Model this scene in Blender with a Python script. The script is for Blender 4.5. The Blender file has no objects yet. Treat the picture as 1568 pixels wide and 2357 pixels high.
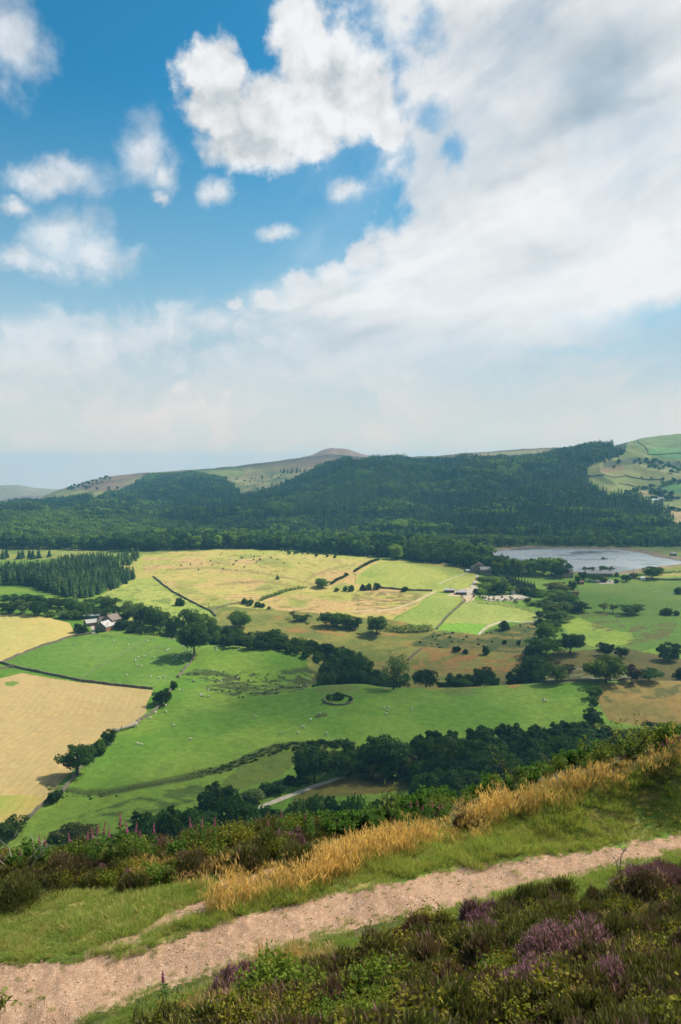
import bpy, bmesh, math, random
import numpy as np
from mathutils import Vector, Matrix

# ------------------------------------------------------------------ camera
sc = bpy.context.scene
COL = sc.collection
rad = math.radians
F, CX, CY = 1833.0, 784.0, 1178.5          # focal length and centre of a 1568 x 2357 picture
PITCH = rad(2.8)
CP, SP = math.cos(PITCH), math.sin(PITCH)
cam_d = bpy.data.cameras.new('camera')
cam = bpy.data.objects.new('camera', cam_d)
COL.objects.link(cam)
cam.location = (0, 0, 0)
cam.rotation_euler = (math.pi / 2 - PITCH, 0, 0)
cam_d.sensor_fit = 'VERTICAL'
cam_d.sensor_height = 36.0
cam_d.lens = 36.0 * F / 2357.0
cam_d.clip_start = 0.05
cam_d.clip_end = 40000
cam_d.dof.use_dof = True
cam_d.dof.focus_distance = 200
cam_d.dof.aperture_fstop = 4.0
sc.camera = cam

# ------------------------------------------------------------------ light
SUN_EL, SUN_AZ = rad(47), rad(62)           # azimuth from +Y towards +X
SUN = Vector((math.cos(SUN_EL) * math.sin(SUN_AZ), math.cos(SUN_EL) * math.cos(SUN_AZ), math.sin(SUN_EL)))
sun_d = bpy.data.lights.new('sun', 'SUN')
sun_d.energy = 5.0
sun_d.angle = rad(0.53)
sun_d.color = (1.0, 0.93, 0.80)
sun = bpy.data.objects.new('sun', sun_d)
COL.objects.link(sun)
sun.rotation_euler = SUN.to_track_quat('Z', 'Y').to_euler()
sun.location = (300, 200, 400)

sc.view_settings.view_transform = 'Standard'
sc.view_settings.look = 'None'
sc.view_settings.exposure = 0.55
sc.view_settings.gamma = 1.0
sc.view_settings.use_curve_mapping = False
sc.render.film_transparent = False
cy = sc.cycles
cy.use_denoising = True
cy.max_bounces = 6
cy.diffuse_bounces = 2
cy.glossy_bounces = 2
cy.transmission_bounces = 3
cy.volume_bounces = 0
cy.transparent_max_bounces = 12
cy.use_adaptive_sampling = True
cy.adaptive_threshold = 0.02
cy.sample_clamp_indirect = 4.0


# ------------------------------------------------------------------ node helper
class NT:
    def __init__(self, tree, clear=True):
        self.t = tree
        if clear:
            tree.nodes.clear()

    def n(self, typ, ins=None, **props):
        nd = self.t.nodes.new(typ)
        for k, v in props.items():
            setattr(nd, k, v)
        if ins:
            for k, v in ins.items():
                self.set(nd, k, v)
        return nd

    def set(self, nd, k, v):
        s = nd.inputs[k]
        if hasattr(v, 'is_output') or isinstance(v, bpy.types.NodeSocket):
            self.t.links.new(v, s)
        elif isinstance(v, bpy.types.Node):
            self.t.links.new(v.outputs[0], s)
        else:
            s.default_value = v

    def m(self, op, a, b=0.0, c=0.0, clamp=False):
        nd = self.t.nodes.new('ShaderNodeMath')
        nd.operation = op
        nd.use_clamp = clamp
        for i, v in enumerate((a, b, c)):
            if i < len(nd.inputs):
                self.set(nd, i, v)
        return nd.outputs[0]

    def vm(self, op, a, b=(0, 0, 0), scale=None):
        nd = self.t.nodes.new('ShaderNodeVectorMath')
        nd.operation = op
        self.set(nd, 0, a)
        if op not in ('LENGTH', 'NORMALIZE', 'SCALE'):
            self.set(nd, 1, b)
        if scale is not None:
            self.set(nd, 'Scale', scale)
        return nd.outputs['Value'] if op in ('LENGTH', 'DOT_PRODUCT', 'DISTANCE') else nd.outputs[0]

    def ss(self, x, lo, hi, a=0.0, b=1.0):
        nd = self.n('ShaderNodeMapRange', interpolation_type='SMOOTHSTEP')
        for k, v in (('Value', x), ('From Min', lo), ('From Max', hi), ('To Min', a), ('To Max', b)):
            self.set(nd, k, v)
        return nd.outputs[0]

    def mix(self, f, a, b, mode='MIX'):
        nd = self.n('ShaderNodeMix', data_type='RGBA', blend_type=mode, clamp_factor=True)
        self.set(nd, 0, f)
        for k, v in ((6, a), (7, b)):
            if isinstance(v, tuple) and len(v) == 3:
                v = v + (1.0,)
            self.set(nd, k, v)
        return nd.outputs[2]

    def noise(self, vec, scale, detail=4.0, rough=0.55, dist=0.0, dim='3D', typ='FBM', out=0):
        nd = self.n('ShaderNodeTexNoise', noise_dimensions=dim, noise_type=typ)
        if vec is not None:
            self.set(nd, 'Vector', vec)
        self.set(nd, 'Scale', scale)
        self.set(nd, 'Detail', detail)
        self.set(nd, 'Roughness', rough)
        self.set(nd, 'Distortion', dist)
        return nd.outputs[out]

    def comb(self, x, y, z):
        nd = self.n('ShaderNodeCombineXYZ')
        for i, v in enumerate((x, y, z)):
            self.set(nd, i, v)
        return nd.outputs[0]


# ------------------------------------------------------------------ sky
def px_ang(u, v):
    """direction (azimuth, elevation) in degrees of a picture point"""
    a, b = (u - CX) / F, (CY - v) / F
    d = Vector((a, CP + b * SP, b * CP - SP)).normalized()
    return math.degrees(math.atan2(d.x, d.y)), math.degrees(math.asin(d.z))
def make_sky():
    w = bpy.data.worlds.new('World')
    sc.world = w
    w.use_nodes = True
    w.cycles.sampling_method = 'MANUAL'
    w.cycles.sample_map_resolution = 512
    k = NT(w.node_tree)
    out = k.n('ShaderNodeOutputWorld')
    bg = k.n('ShaderNodeBackground')
    sky = k.n('ShaderNodeTexSky', sky_type='NISHITA', sun_disc=False, sun_elevation=SUN_EL,
              sun_rotation=SUN_AZ, altitude=400.0, air_density=1.0, dust_density=1.2, ozone_density=2.0)
    k.set(bg, 'Strength', 0.1)
    k.t.links.new(bg.outputs[0], out.inputs[0])
    tc = k.n('ShaderNodeTexCoord')
    d = tc.outputs['Generated']
    sep = k.n('ShaderNodeSeparateXYZ', {0: d})
    x, y, z = sep.outputs
    az = k.m('MULTIPLY', k.m('ARCTAN2', x, y), 57.29578)
    el = k.m('MULTIPLY', k.m('ARCSINE', z), 57.29578)
    P = k.comb(az, el, 0.0)
    # deck coordinates: a flat layer seen in perspective
    zz = k.m('ADD', k.m('MAXIMUM', z, 0.0), 0.09)
    D = k.comb(k.m('DIVIDE', x, zz), k.m('DIVIDE', y, zz), 0.0)
    # warps
    wv = k.noise(P, 0.11, 3.0, 0.6, out=1)
    wv = k.vm('SCALE', k.vm('SUBTRACT', wv, (0.5, 0.5, 0.5)), scale=5.0)
    wv2 = k.noise(P, 0.55, 5.0, 0.62, out=1)
    wv2 = k.vm('SCALE', k.vm('SUBTRACT', wv2, (0.5, 0.5, 0.5)), scale=2.6)
    Q = k.vm('ADD', k.vm('ADD', P, wv), wv2)
    Qs = k.vm('ADD', P, k.vm('SCALE', wv2, scale=0.8))

    def blob(cu, cv, ru, rv, q):
        a, e = px_ang(cu, cv)
        s = 57.29578 / F * 0.93
        v = k.vm('SUBTRACT', q, (a, e, 0.0))
        v = k.vm('MULTIPLY', v, (1 / (ru * s), 1 / (rv * s), 0.0))
        return k.m('SUBTRACT', 1.0, k.vm('LENGTH', v))

    def union(lst, q, sm=0.25):
        r = None
        for b in lst:
            f = blob(*b, q)
            r = f if r is None else k.m('SMOOTH_MAX', r, f, sm)
        return r
    fine = k.noise(P, 0.34, 5.0, 0.56)
    fz = k.m('SUBTRACT', fine, 0.5)
    inv = lambda q: k.m('SUBTRACT', 1.0, q)
    cum = union([(500, 165, 85, 85), (530, 250, 100, 70), (690, 60, 85, 110), (640, 250, 120, 90), (745, 150, 110, 110),
                 (830, 205, 110, 100), (600, 330, 115, 80), (750, 270, 110, 80), (690, 330, 100, 60), (890, 290, 60, 50)], Q)
    crisp = k.ss(k.m('ADD', cum, k.m('MULTIPLY', fz, 0.85)), -0.14, 0.34)
    soft = union([(110, 400, 120, 55), (170, 560, 110, 100), (230, 600, 100, 70), (70, 610, 120, 50), (10, 60, 105, 120)], Q, 0.2)
    small = union([(335, 350, 70, 80), (375, 400, 38, 45), (492, 440, 42, 34), (795, 440, 55, 28), (630, 540, 54, 26),
                   (35, 480, 50, 22), (370, 462, 22, 18)], Qs, 0.15)
    softm = k.ss(k.m('ADD', soft, k.m('MULTIPLY', fz, 1.2)), -0.1, 0.95)
    smallm = k.ss(k.m('ADD', small, k.m('MULTIPLY', fz, 1.3)), -0.25, 1.05)
    # the great bank: everything to the right of a border that slants down to the left
    cr = k.n('ShaderNodeFloatCurve')
    k.set(cr, 'Value', k.m('DIVIDE', el, 40.0))
    cm = cr.mapping.curves[0]
    tbl = [(-1500, 820), (-200, 790), (30, 755), (240, 725), (470, 700), (560, 690), (690, 645), (780, 605), (860, 540),
           (880, 400), (860, 300), (915, 200), (870, 90), (830, 0), (700, -200)]
    qq = []
    for u, v in tbl:
        a, e = px_ang(u, v)
        qq.append((e / 40.0, (a + 60) / 120.0))
    qq.sort()
    cm.points[0].location = (0.0, 0.0)
    cm.points[1].location = (1.0, qq[-1][1])
    for e, a in qq:
        cm.points.new(e, a)
    cr.mapping.update()
    bord = k.m('SUBTRACT', k.m('MULTIPLY', cr.outputs[0], 120.0), 60.0)
    sepq = k.n('ShaderNodeSeparateXYZ', {0: Q})
    rel = k.m('SUBTRACT', sepq.outputs[0], bord)
    # streaks inside the bank: long bands that fan out from a point low on the left
    ca, ce = px_ang(-800, 1270)
    Pw = k.vm('ADD', P, k.vm('ADD', k.vm('SCALE', wv, scale=0.55), k.vm('SCALE', wv2, scale=0.22)))
    dv = k.vm('SUBTRACT', Pw, (ca, ce, 0.0))
    sd = k.n('ShaderNodeSeparateXYZ', {0: dv})
    th = k.m('ARCTAN2', sd.outputs[1], sd.outputs[0])
    lr = k.m('LOGARITHM', k.m('ADD', k.vm('LENGTH', dv), 2.0), 2.71828)
    band = k.noise(k.comb(k.m('MULTIPLY', th, 8.5), k.m('MULTIPLY', lr, 2.4), 3.7), 1.0, 6.0, 0.55, 0.3)
    rot2 = k.n('ShaderNodeVectorRotate', rotation_type='Z_AXIS')
    k.set(rot2, 'Vector', k.vm('ADD', P, k.vm('ADD', k.vm('SCALE', wv, scale=0.9), k.vm('SCALE', wv2, scale=0.3))))
    k.set(rot2, 'Angle', rad(-9))
    flat = k.noise(k.vm('MULTIPLY', rot2.outputs[0], (0.055, 0.23, 1.0)), 1.0, 6.0, 0.54, 0.3)
    band = k.mix(k.m('MULTIPLY', k.ss(az, -14.0, 2.0), k.ss(el, 5.0, 12.0, 0.3, 1.0)), flat, band)
    bank = k.ss(k.m('ADD', rel, k.m('ADD', k.m('MULTIPLY', fz, k.ss(el, 12.0, 17.0, 5.0, 8.0)), k.m('MULTIPLY', k.m('SUBTRACT', band, 0.5), k.ss(el, 11.0, 15.0, 45.0, 3.0)))), k.ss(el, 11.0, 15.0, -8.0, -0.8), k.ss(el, 11.0, 16.0, 14.0, 2.2))
    lump = k.noise(k.vm('MULTIPLY', Q, (1.0, 1.3, 1.0)), 0.13, 4.0, 0.5)
    gap = k.ss(k.m('ADD', k.m('MULTIPLY', band, 0.75), k.m('MULTIPLY', lump, 0.25)), 0.38, 0.60)
    thin = k.m('ADD', k.ss(el, 8.0, 16.0, 0.50, 0.80), k.m('MULTIPLY', gap, k.ss(el, 8.0, 16.0, 0.50, 0.20)))
    win = union([(1510, 735, 240, 42), (1350, 800, 200, 22)], Q, 0.2)
    thin = k.m('MULTIPLY', thin, inv(k.ss(win, -0.3, 1.0, 0.0, 0.75)))
    hole = union([(985, 255, 60, 45), (915, 140, 45, 65), (1035, 345, 50, 45), (965, 60, 60, 40)], Q, 0.2)
    thin = k.m('MULTIPLY', thin, inv(k.ss(k.m('ADD', hole, k.m('MULTIPLY', fz, 1.5)), -0.1, 1.0, 0.0, 0.75)))
    bankm = k.m('MULTIPLY', k.m('MULTIPLY', bank, thin), k.m('MULTIPLY', k.ss(el, 4.0, 12.5, 0.55, 1.0), k.ss(az, -26.0, -8.0, 0.75, 1.0)))
    veil = k.m('MULTIPLY', k.ss(band, 0.42, 0.75), k.ss(rel, -9.0, 0.0, 0.0, 0.45))
    low = k.ss(el, 14.5, 3.0, 0.0, 0.72)
    lowstreak = k.m('MULTIPLY', low, k.m('ADD', 0.75, k.m('MULTIPLY', k.ss(flat, 0.35, 0.65), 0.25)))
    bumps = union([(612, 694, 42, 30), (690, 655, 60, 40), (768, 640, 50, 42), (545, 700, 22, 18), (835, 590, 50, 40), (740, 690, 120, 40)], Qs, 0.2)
    bumpm = k.m('MULTIPLY', k.ss(k.m('ADD', bumps, k.m('MULTIPLY', fz, 1.0)), -0.12, 0.45), 0.85)
    keep = k.m('MULTIPLY', inv(bumpm), k.m('MULTIPLY', inv(crisp), inv(k.m('MULTIPLY', softm, 0.80))))
    keep = k.m('MULTIPLY', keep, inv(k.m('MULTIPLY', smallm, 0.88)))
    keep = k.m('MULTIPLY', keep, k.m('MULTIPLY', inv(bankm), k.m('MULTIPLY', inv(veil), inv(lowstreak))))
    cover = inv(keep)
    # brightness of the cloud: lit tops, grey bases and folds
    up = k.noise(k.vm('ADD', k.vm('MULTIPLY', Q, (1.0, 1.3, 1.0)), (1.2, 1.6, 0.0)), 0.13, 4.0, 0.5)
    relief = k.m('SUBTRACT', lump, up)
    fine2 = k.noise(k.vm('ADD', P, (0.5, 0.7, 0.0)), 0.34, 5.0, 0.56)
    cumk = k.m('MAXIMUM', crisp, k.m('MAXIMUM', softm, smallm))
    shade = k.m('ADD', 0.825, k.m('MULTIPLY', relief, k.m('MULTIPLY', k.ss(el, 6.0, 20.0, 0.06, 1.0), k.m('ADD', 0.18, k.m('MULTIPLY', cumk, 0.62)))))
    shade = k.m('ADD', shade, k.m('MULTIPLY', k.m('SUBTRACT', fine, fine2), k.m('MULTIPLY', k.ss(el, 4.0, 14.0, 0.15, 1.0), k.m('ADD', 0.16, k.m('MULTIPLY', cumk, 0.40)))))
    shade = k.m('ADD', shade, k.m('MULTIPLY', k.m('SUBTRACT', band, 0.47), k.ss(el, 2.0, 14.0, 0.15, 0.95)))

    def fold(u0, v0, u1, v1, w, d):
        """a grey fold along a line of the bank"""
        a0, e0 = px_ang(u0, v0)
        a1, e1 = px_ang(u1, v1)
        L = math.hypot(a1 - a0, e1 - e0)
        tx, ty = (a1 - a0) / L, (e1 - e0) / L
        v = k.vm('SUBTRACT', k.vm('ADD', P, k.vm('SCALE', wv, scale=0.45)), ((a0 + a1) / 2, (e0 + e1) / 2, 0.0))
        p = k.m('DIVIDE', k.vm('DOT_PRODUCT', v, (tx, ty, 0.0)), L * .55)
        q = k.m('DIVIDE', k.vm('DOT_PRODUCT', v, (-ty, tx, 0.0)), w * 57.29578 / F)
        r2 = k.m('ADD', k.m('MULTIPLY', p, p), k.m('MULTIPLY', q, q))
        return k.m('MULTIPLY', k.m('EXPONENT', k.m('MULTIPLY', r2, -1.6)), d)
    g = None
    for fo in ((1180, 330, 1560, 60, 50, .22), (980, 70, 1400, 20, 75, .12), (1300, 270, 1568, 215, 26, .16), (1230, 140, 1480, 90, 40, .16),
               (720, 812, 960, 735, 26, .14), (1020, 470, 1330, 330, 20, .10), (1060, 620, 1400, 560, 22, .06), (880, 800, 1150, 740, 18, .06)):
        f = fold(*fo)
        g = f if g is None else k.m('ADD', g, f)
    shade = k.m('SUBTRACT', shade, k.m('MULTIPLY', g, k.m('ADD', 0.7, k.m('MULTIPLY', k.m('SUBTRACT', band, 0.3), 1.2))))
    shade = k.m('MULTIPLY', shade, k.ss(el, 0.0, 14.0, 0.80, 1.0))
    shade = k.m('MINIMUM', k.m('MAXIMUM', shade, 0.45), 0.97)
    wl = k.mix(k.ss(shade, 0.5, 0.88), (0.78, 0.90, 0.99), (0.985, 0.99, 1.0))
    white = k.vm('SCALE', wl, scale=k.m('MULTIPLY', shade, 6.5))
    # clear air: the sky texture, a little deeper
    air = k.vm('MULTIPLY', sky.outputs[0], (0.125, 0.71, 0.84))
    air = k.mix(k.ss(el, 26.0, 2.0, 0.0, 0.72), air, (3.45, 4.45, 4.8))
    col = k.mix(cover, air, white)
    col = k.vm('MULTIPLY', col, k.mix(k.ss(el, 9.0, 0.0), (1.0, 1.0, 1.0), (1.78, 1.36, 1.10)))
    k.t.links.new(col, bg.inputs['Color'])


make_sky()
# ------------------------------------------------------------------ terrain
def slope(v):
    b = (CY - np.asarray(v, float)) / F
    return (b * CP - SP) / (CP + b * SP)


def tang(u, v):
    b = (CY - np.asarray(v, float)) / F
    return ((np.asarray(u, float) - CX) / F) / (CP + b * SP)


def project(x, y, z):
    """world -> picture point"""
    fw = y * CP - z * SP
    up = y * SP + z * CP
    return CX + F * x / fw, CY - F * up / fw


def hash2(ix, iy, seed):
    h = (ix.astype(np.int64) * 374761393 + iy.astype(np.int64) * 668265263 + seed * 1274126177) & 0xffffffff
    h = ((h ^ (h >> 13)) * 1274126177) & 0xffffffff
    h = h ^ (h >> 16)
    return (h & 0xffff) / 65535.0


def vnoise(x, y, seed=0):
    ix, iy = np.floor(x), np.floor(y)
    fx, fy = x - ix, y - iy
    fx, fy = fx * fx * (3 - 2 * fx), fy * fy * (3 - 2 * fy)
    a, b = hash2(ix, iy, seed), hash2(ix + 1, iy, seed)
    c, d = hash2(ix, iy + 1, seed), hash2(ix + 1, iy + 1, seed)
    return (a + (b - a) * fx) * (1 - fy) + (c + (d - c) * fx) * fy


def fbm(x, y, seed=0, oct=4):
    t, a, s = 0, 0.5, 0
    for i in range(oct):
        t = t + a * vnoise(x * 2 ** i, y * 2 ** i, seed + i)
        s += a
        a *= 0.5
    return t / s


# columns: u of the picture (as tangent of azimuth), rows: distance
UC = np.concatenate([np.linspace(-2300, -300, 50)[:-1], np.linspace(-300, -20, 60)[:-1], np.arange(-20, 1590, 2.0),
                     np.linspace(1590, 1880, 60), np.linspace(1880, 3900, 50)[1:]])
AC = (UC - CX) / F
NC = len(UC)
W = 1568


def col(pts):
    p = np.array(pts, float)
    return np.interp(UC, p[:, 0], p[:, 1])


def smooth(y, n):
    k = np.hanning(n + 2)[1:-1]
    k /= k.sum()
    p = np.concatenate([np.full(n, y[0]), y, np.full(n, y[-1])])
    return np.convolve(p, k, 'same')[n:-n]


LINES = []                                    # (Y, z) per column, near to far


def line_z(Y, z, n=41):
    Yc = col(Y) if isinstance(Y, list) else np.full(NC, float(Y))
    LINES.append((smooth(Yc, n), smooth(col(z), n)))


def colv(v, n):
    """v along the columns, read at the u where each column really shows"""
    p = np.array(v, float)
    uu = UC
    for _ in range(3):
        vv = np.interp(uu, p[:, 0], p[:, 1])
        b = (CY - vv) / F
        uu = CX + F * AC * (CP + b * SP)
    return smooth(vv, n)


def line_v(Y, v, n=15):
    Yc = col(Y) if isinstance(Y, list) else np.full(NC, float(Y))
    vv = colv(v, n)
    LINES.append((Yc, slope(vv) * Yc))


def line_vz(v, z, n=15):
    vv = colv(v, n)
    zz = smooth(col(z), n)
    LINES.append((zz / slope(vv), zz))


PATH_NEAR = [(-2300, 2900), (-700, 2700), (180, 2357), (420, 2262), (560, 2215), (700, 2180), (830, 2137), (1000, 2100),
             (1200, 2050), (1400, 2002), (1568, 1972), (2300, 1830), (3900, 1600)]
PATH_FAR = [(-2300, 2450), (-700, 2290), (0, 2214), (150, 2207), (300, 2188), (420, 2150), (560, 2103), (700, 2070), (850, 2042),
            (1000, 2005), (1200, 1976), (1400, 1945), (1568, 1918), (2300, 1770), (3900, 1580)]
EDGE = [(-2300, 2200), (-700, 2080), (0, 2010), (150, 2000), (300, 1985), (450, 1965), (600, 1938), (800, 1926), (900, 1913),
        (1000, 1893), (1100, 1874), (1200, 1845), (1300, 1812), (1400, 1779), (1500, 1749), (1568, 1732), (2300, 1590), (3900, 1470)]
PZ = [(-2300, -10), (-700, -9), (0, -8.3), (700, -7.9), (1568, -7.3), (2300, -6.8), (3900, -6)]

line_z(0.25, [(0, -1.75), (1, -1.75)])
line_z(2.2, [(-700, -2.9), (784, -2.7), (1568, -2.5), (2300, -2.3)])
line_z(5.0, [(-700, -5.0), (784, -4.4), (1568, -4.1), (2300, -3.8)])
line_vz(PATH_NEAR, PZ)
line_vz(PATH_FAR, [(u, z - 0.12) for u, z in PZ])
line_vz(EDGE, [(-2300, -10.5), (-700, -9.7), (0, -9.1), (800, -8.7), (1200, -7.6), (1568, -6.2), (2300, -5.0), (3900, -4.4)])
line_z(34, [(-700, -22), (0, -21), (800, -20.5), (1568, -18), (2300, -16)])
line_z(75, [(-700, -52), (784, -52), (2300, -50)])
line_z(140, [(-700, -92), (784, -93), (2300, -93)])
line_z(200, [(-700, -111), (784, -113), (2300, -113)])
line_z(255, [(-700, -115.5), (300, -115.5), (600, -117), (784, -118), (2300, -117)])
line_z(300, [(-700, -114.6), (0, -114.3), (300, -113.5), (500, -116), (784, -117.5), (1100, -118), (2300, -118)])
line_z(345, [(-700, -113.6), (0, -113.2), (300, -113.8), (500, -114.5), (784, -113.6), (1300, -115.5), (1568, -117), (2300, -117)])
line_v(405, [(-700, 1590), (0, 1590), (350, 1594), (470, 1603), (523, 1607), (600, 1600), (710, 1588), (756, 1579), (806, 1576),
             (843, 1577), (873, 1583), (923, 1588), (1045, 1587), (1145, 1581), (1212, 1577), (1312, 1568), (1365, 1568),
             (1568, 1572), (2300, 1580)])
line_z(445, [(-700, -111), (0, -111), (350, -111.4), (460, -114), (540, -117), (700, -120.5), (750, -126), (1290, -126),
             (1380, -118), (1568, -117.5), (2300, -117)], 31)
line_z(490, [(-700, -109), (0, -109), (350, -109.6), (420, -108.4), (450, -107.6), (523, -107.6), (606, -109.3), (673, -111.3),
             (729, -114.2), (760, -121), (800, -124.5), (1045, -124.5), (1250, -123), (1320, -119), (1568, -117), (2300, -116)], 21)
line_z(530, [(-700, -107), (0, -107), (350, -108.3), (400, -113), (440, -118.5), (720, -119.5), (800, -120.2), (1045, -121),
             (1250, -119.5), (1568, -116), (2300, -115)], 31)
line_z(570, [(-700, -105), (0, -105), (350, -106.4), (450, -113.5), (600, -113.5), (784, -115), (1045, -119), (1200, -118.3),
             (1568, -114), (2300, -113)])
line_z(650, [(-700, -103), (0, -103), (350, -104), (600, -109), (784, -109), (1045, -111), (1200, -112.5), (1568, -110), (2300, -110)])
line_z(760, [(-700, -101), (0, -101), (350, -100), (600, -101.5), (784, -102), (1045, -104.5), (1200, -106), (1300, -105),
             (1568, -104), (2300, -103)])
line_z([(0, 860), (1, 860)], [(-700, -99), (0, -99), (350, -93), (600, -92), (784, -94), (1000, -97), (1080, -98.6), (1200, -101),
                              (1568, -101), (2300, -100)])
line_z(950, [(-700, -99), (0, -99), (250, -95), (330, -91.5), (523, -90.5), (650, -91.5), (784, -94.5), (900, -97.5), (1000, -99.5),
             (1100, -101), (2300, -100.5)])
line_z(1050, [(-700, -99), (0, -99), (500, -97), (784, -100), (1100, -101.4), (2300, -100)])
line_z(1150, [(-700, -98), (0, -98), (784, -99), (1100, -100.6), (1300, -100), (1568, -98), (2300, -96)])
line_z(1270, [(-700, -96), (0, -96), (784, -96), (1300, -96), (1568, -92), (2300, -88)])
line_v(1600, [(-700, 1195), (0, 1195), (300, 1194), (520, 1190), (600, 1177), (800, 1156), (1000, 1146), (1200, 1141), (1350, 1136),
              (1450, 1142), (1568, 1142), (2300, 1120)], 31)
line_v(2000, [(-700, 1178), (0, 1178), (130, 1172), (300, 1152), (420, 1147), (520, 1170), (560, 1165), (620, 1142), (700, 1113),
              (800, 1077), (900, 1083), (1000, 1083), (1150, 1073), (1280, 1053), (1390, 1038), (1440, 1040), (1500, 1052), (1568, 1056),
              (2300, 1030)], 25)
line_v(2400, [(-700, 1170), (0, 1168), (100, 1158), (200, 1143), (350, 1120), (480, 1108), (560, 1120), (620, 1112), (700, 1092), (780, 1076),
              (850, 1064), (1000, 1067), (1150, 1062), (1300, 1044), (1390, 1031), (1440, 1020), (1480, 1009), (1530, 1004), (1568, 1000), (2300, 960)], 25)
line_v(3000, [(-700, 1170), (0, 1165), (80, 1154), (130, 1131), (200, 1109), (250, 1098), (330, 1089), (450, 1081), (550, 1074), (700, 1057),
              (800, 1056), (900, 1056), (1000, 1050), (1100, 1042), (1200, 1036), (1290, 1031), (1400, 1034), (1568, 1030), (2300, 1000)], 21)
line_v(4000, [(-700, 1185), (0, 1175), (200, 1130), (600, 1077), (680, 1060), (705, 1053.5), (722, 1048), (738, 1040), (751, 1034), (765, 1032.5), (792, 1033.5),
              (806, 1036), (822, 1043), (850, 1052), (900, 1060), (1200, 1055), (1568, 1045), (2300, 1030)], 7)
line_v(5200, [(-700, 1130), (-100, 1121), (0, 1119), (30, 1118), (52, 1119), (80, 1125), (110, 1128), (200, 1135), (400, 1145),
              (1568, 1140), (2300, 1130)], 9)
line_z(7500, [(0, -160), (1, -160)])

YR = np.concatenate([np.geomspace(0.25, 5, 26)[:-1], np.geomspace(5, 24, 260)[:-1], np.geomspace(24, 235, 60)[:-1],
                     np.geomspace(235, 1300, 560)[:-1], np.geomspace(1300, 7500, 330)])
NR = len(YR)


def pchip_rows(X, Z, Q):
    """monotone cubic per column; X, Z are (K, NC), Q the rows"""
    h = np.diff(X, axis=0)
    dl = np.diff(Z, axis=0) / h
    d = np.zeros_like(Z)
    w1, w2 = 2 * h[1:] + h[:-1], h[1:] + 2 * h[:-1]
    same = dl[1:] * dl[:-1] > 0
    with np.errstate(divide='ignore', invalid='ignore'):
        hm = (w1 + w2) / (w1 / dl[:-1] + w2 / dl[1:])
    d[1:-1] = np.where(same, hm, 0)
    d[0], d[-1] = dl[0], dl[-1]
    out = np.zeros((len(Q), X.shape[1]))
    K = X.shape[0]
    for r, q in enumerate(Q):
        i = np.clip((X <= q).sum(0) - 1, 0, K - 2)
        c = np.arange(X.shape[1])
        x0, hh = X[i, c], h[i, c]
        t = np.clip((q - x0) / hh, 0, 1)
        a, b = Z[i, c], Z[i + 1, c]
        da, db = d[i, c] * hh, d[i + 1, c] * hh
        t2, t3 = t * t, t * t * t
        out[r] = a * (2 * t3 - 3 * t2 + 1) + da * (t3 - 2 * t2 + t) + b * (3 * t2 - 2 * t3) + db * (t3 - t2)
    return out


LX = np.array([l[0] for l in LINES])
LZ = np.array([l[1] for l in LINES])
LX = np.maximum.accumulate(LX + np.arange(len(LINES))[:, None] * 1e-3, axis=0)
GZ = pchip_rows(LX, LZ, YR)
GY = np.repeat(YR[:, None], NC, 1)
GX = GY * AC[None, :]

# natural roughness
far = np.clip((GY - 240) / 60, 0, 1)
GZ += far * (fbm(GX / 45, GY / 45, 3, 3) - 0.5) * np.clip(GY / 700, .5, 3) * 1.5
GZ += far * (fbm(GX / 11, GY / 11, 9, 3) - 0.5) * 0.7
hillr = np.clip((GY - 1300) / 300, 0, 1)
GZ += hillr * (fbm(GX / 160, GY / 160, 5, 4) - 0.5) * 14
fold = np.clip((GY - 1330) / 250, 0, 1) * np.clip((2250 - GY) / 250, 0, 1)
GZ += fold * (np.abs(fbm(GX / 210 + GY / 900, GY / 520, 15, 3) - .5) * -90 + 12)
near = np.clip((24 - GY) / 4, 0, 1) * np.clip((GY - 3) / 3, 0, 1)
GZ += near * ((fbm(GX / .9, GY / .9, 21, 4) - .5) * .22 + (fbm(GX / .12, GY / .12, 25, 2) - .5) * .03)

# water level and the basin of the reservoir
WATER = -102.0
SHORE_PX = [(1120, 1275), (1152, 1267.5), (1190, 1263), (1232, 1261), (1290, 1262), (1345, 1263), (1428, 1265), (1482, 1273), (1508, 1282), (1568, 1290),
            (1800, 1303), (2100, 1312), (2100, 1318), (1800, 1309), (1568, 1298), (1478, 1308), (1425, 1317), (1380, 1319), (1312, 1315), (1260, 1306), (1200, 1295), (1150, 1284)]


def unproject_z(u, v, z):
    s = slope(v)
    Y = z / s
    return tang(u, v) * Y, Y


SHORE = np.array([unproject_z(u, v, WATER) for u, v in SHORE_PX])


def in_poly(px, py, poly):
    poly = np.asarray(poly, float)
    x0, y0 = poly.min(0)
    x1, y1 = poly.max(0)
    m = (px >= x0) & (px <= x1) & (py >= y0) & (py <= y1)
    res = np.zeros(px.shape, bool)
    X, Y = px[m], py[m]
    ins = np.zeros(X.shape, bool)
    n = len(poly)
    j = n - 1
    for i in range(n):
        xi, yi = poly[i]
        xj, yj = poly[j]
        if yi != yj:
            c = ((yi > Y) != (yj > Y)) & (X < (xj - xi) * (Y - yi) / (yj - yi) + xi)
            ins ^= c
        j = i
    res[m] = ins
    return res


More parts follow.
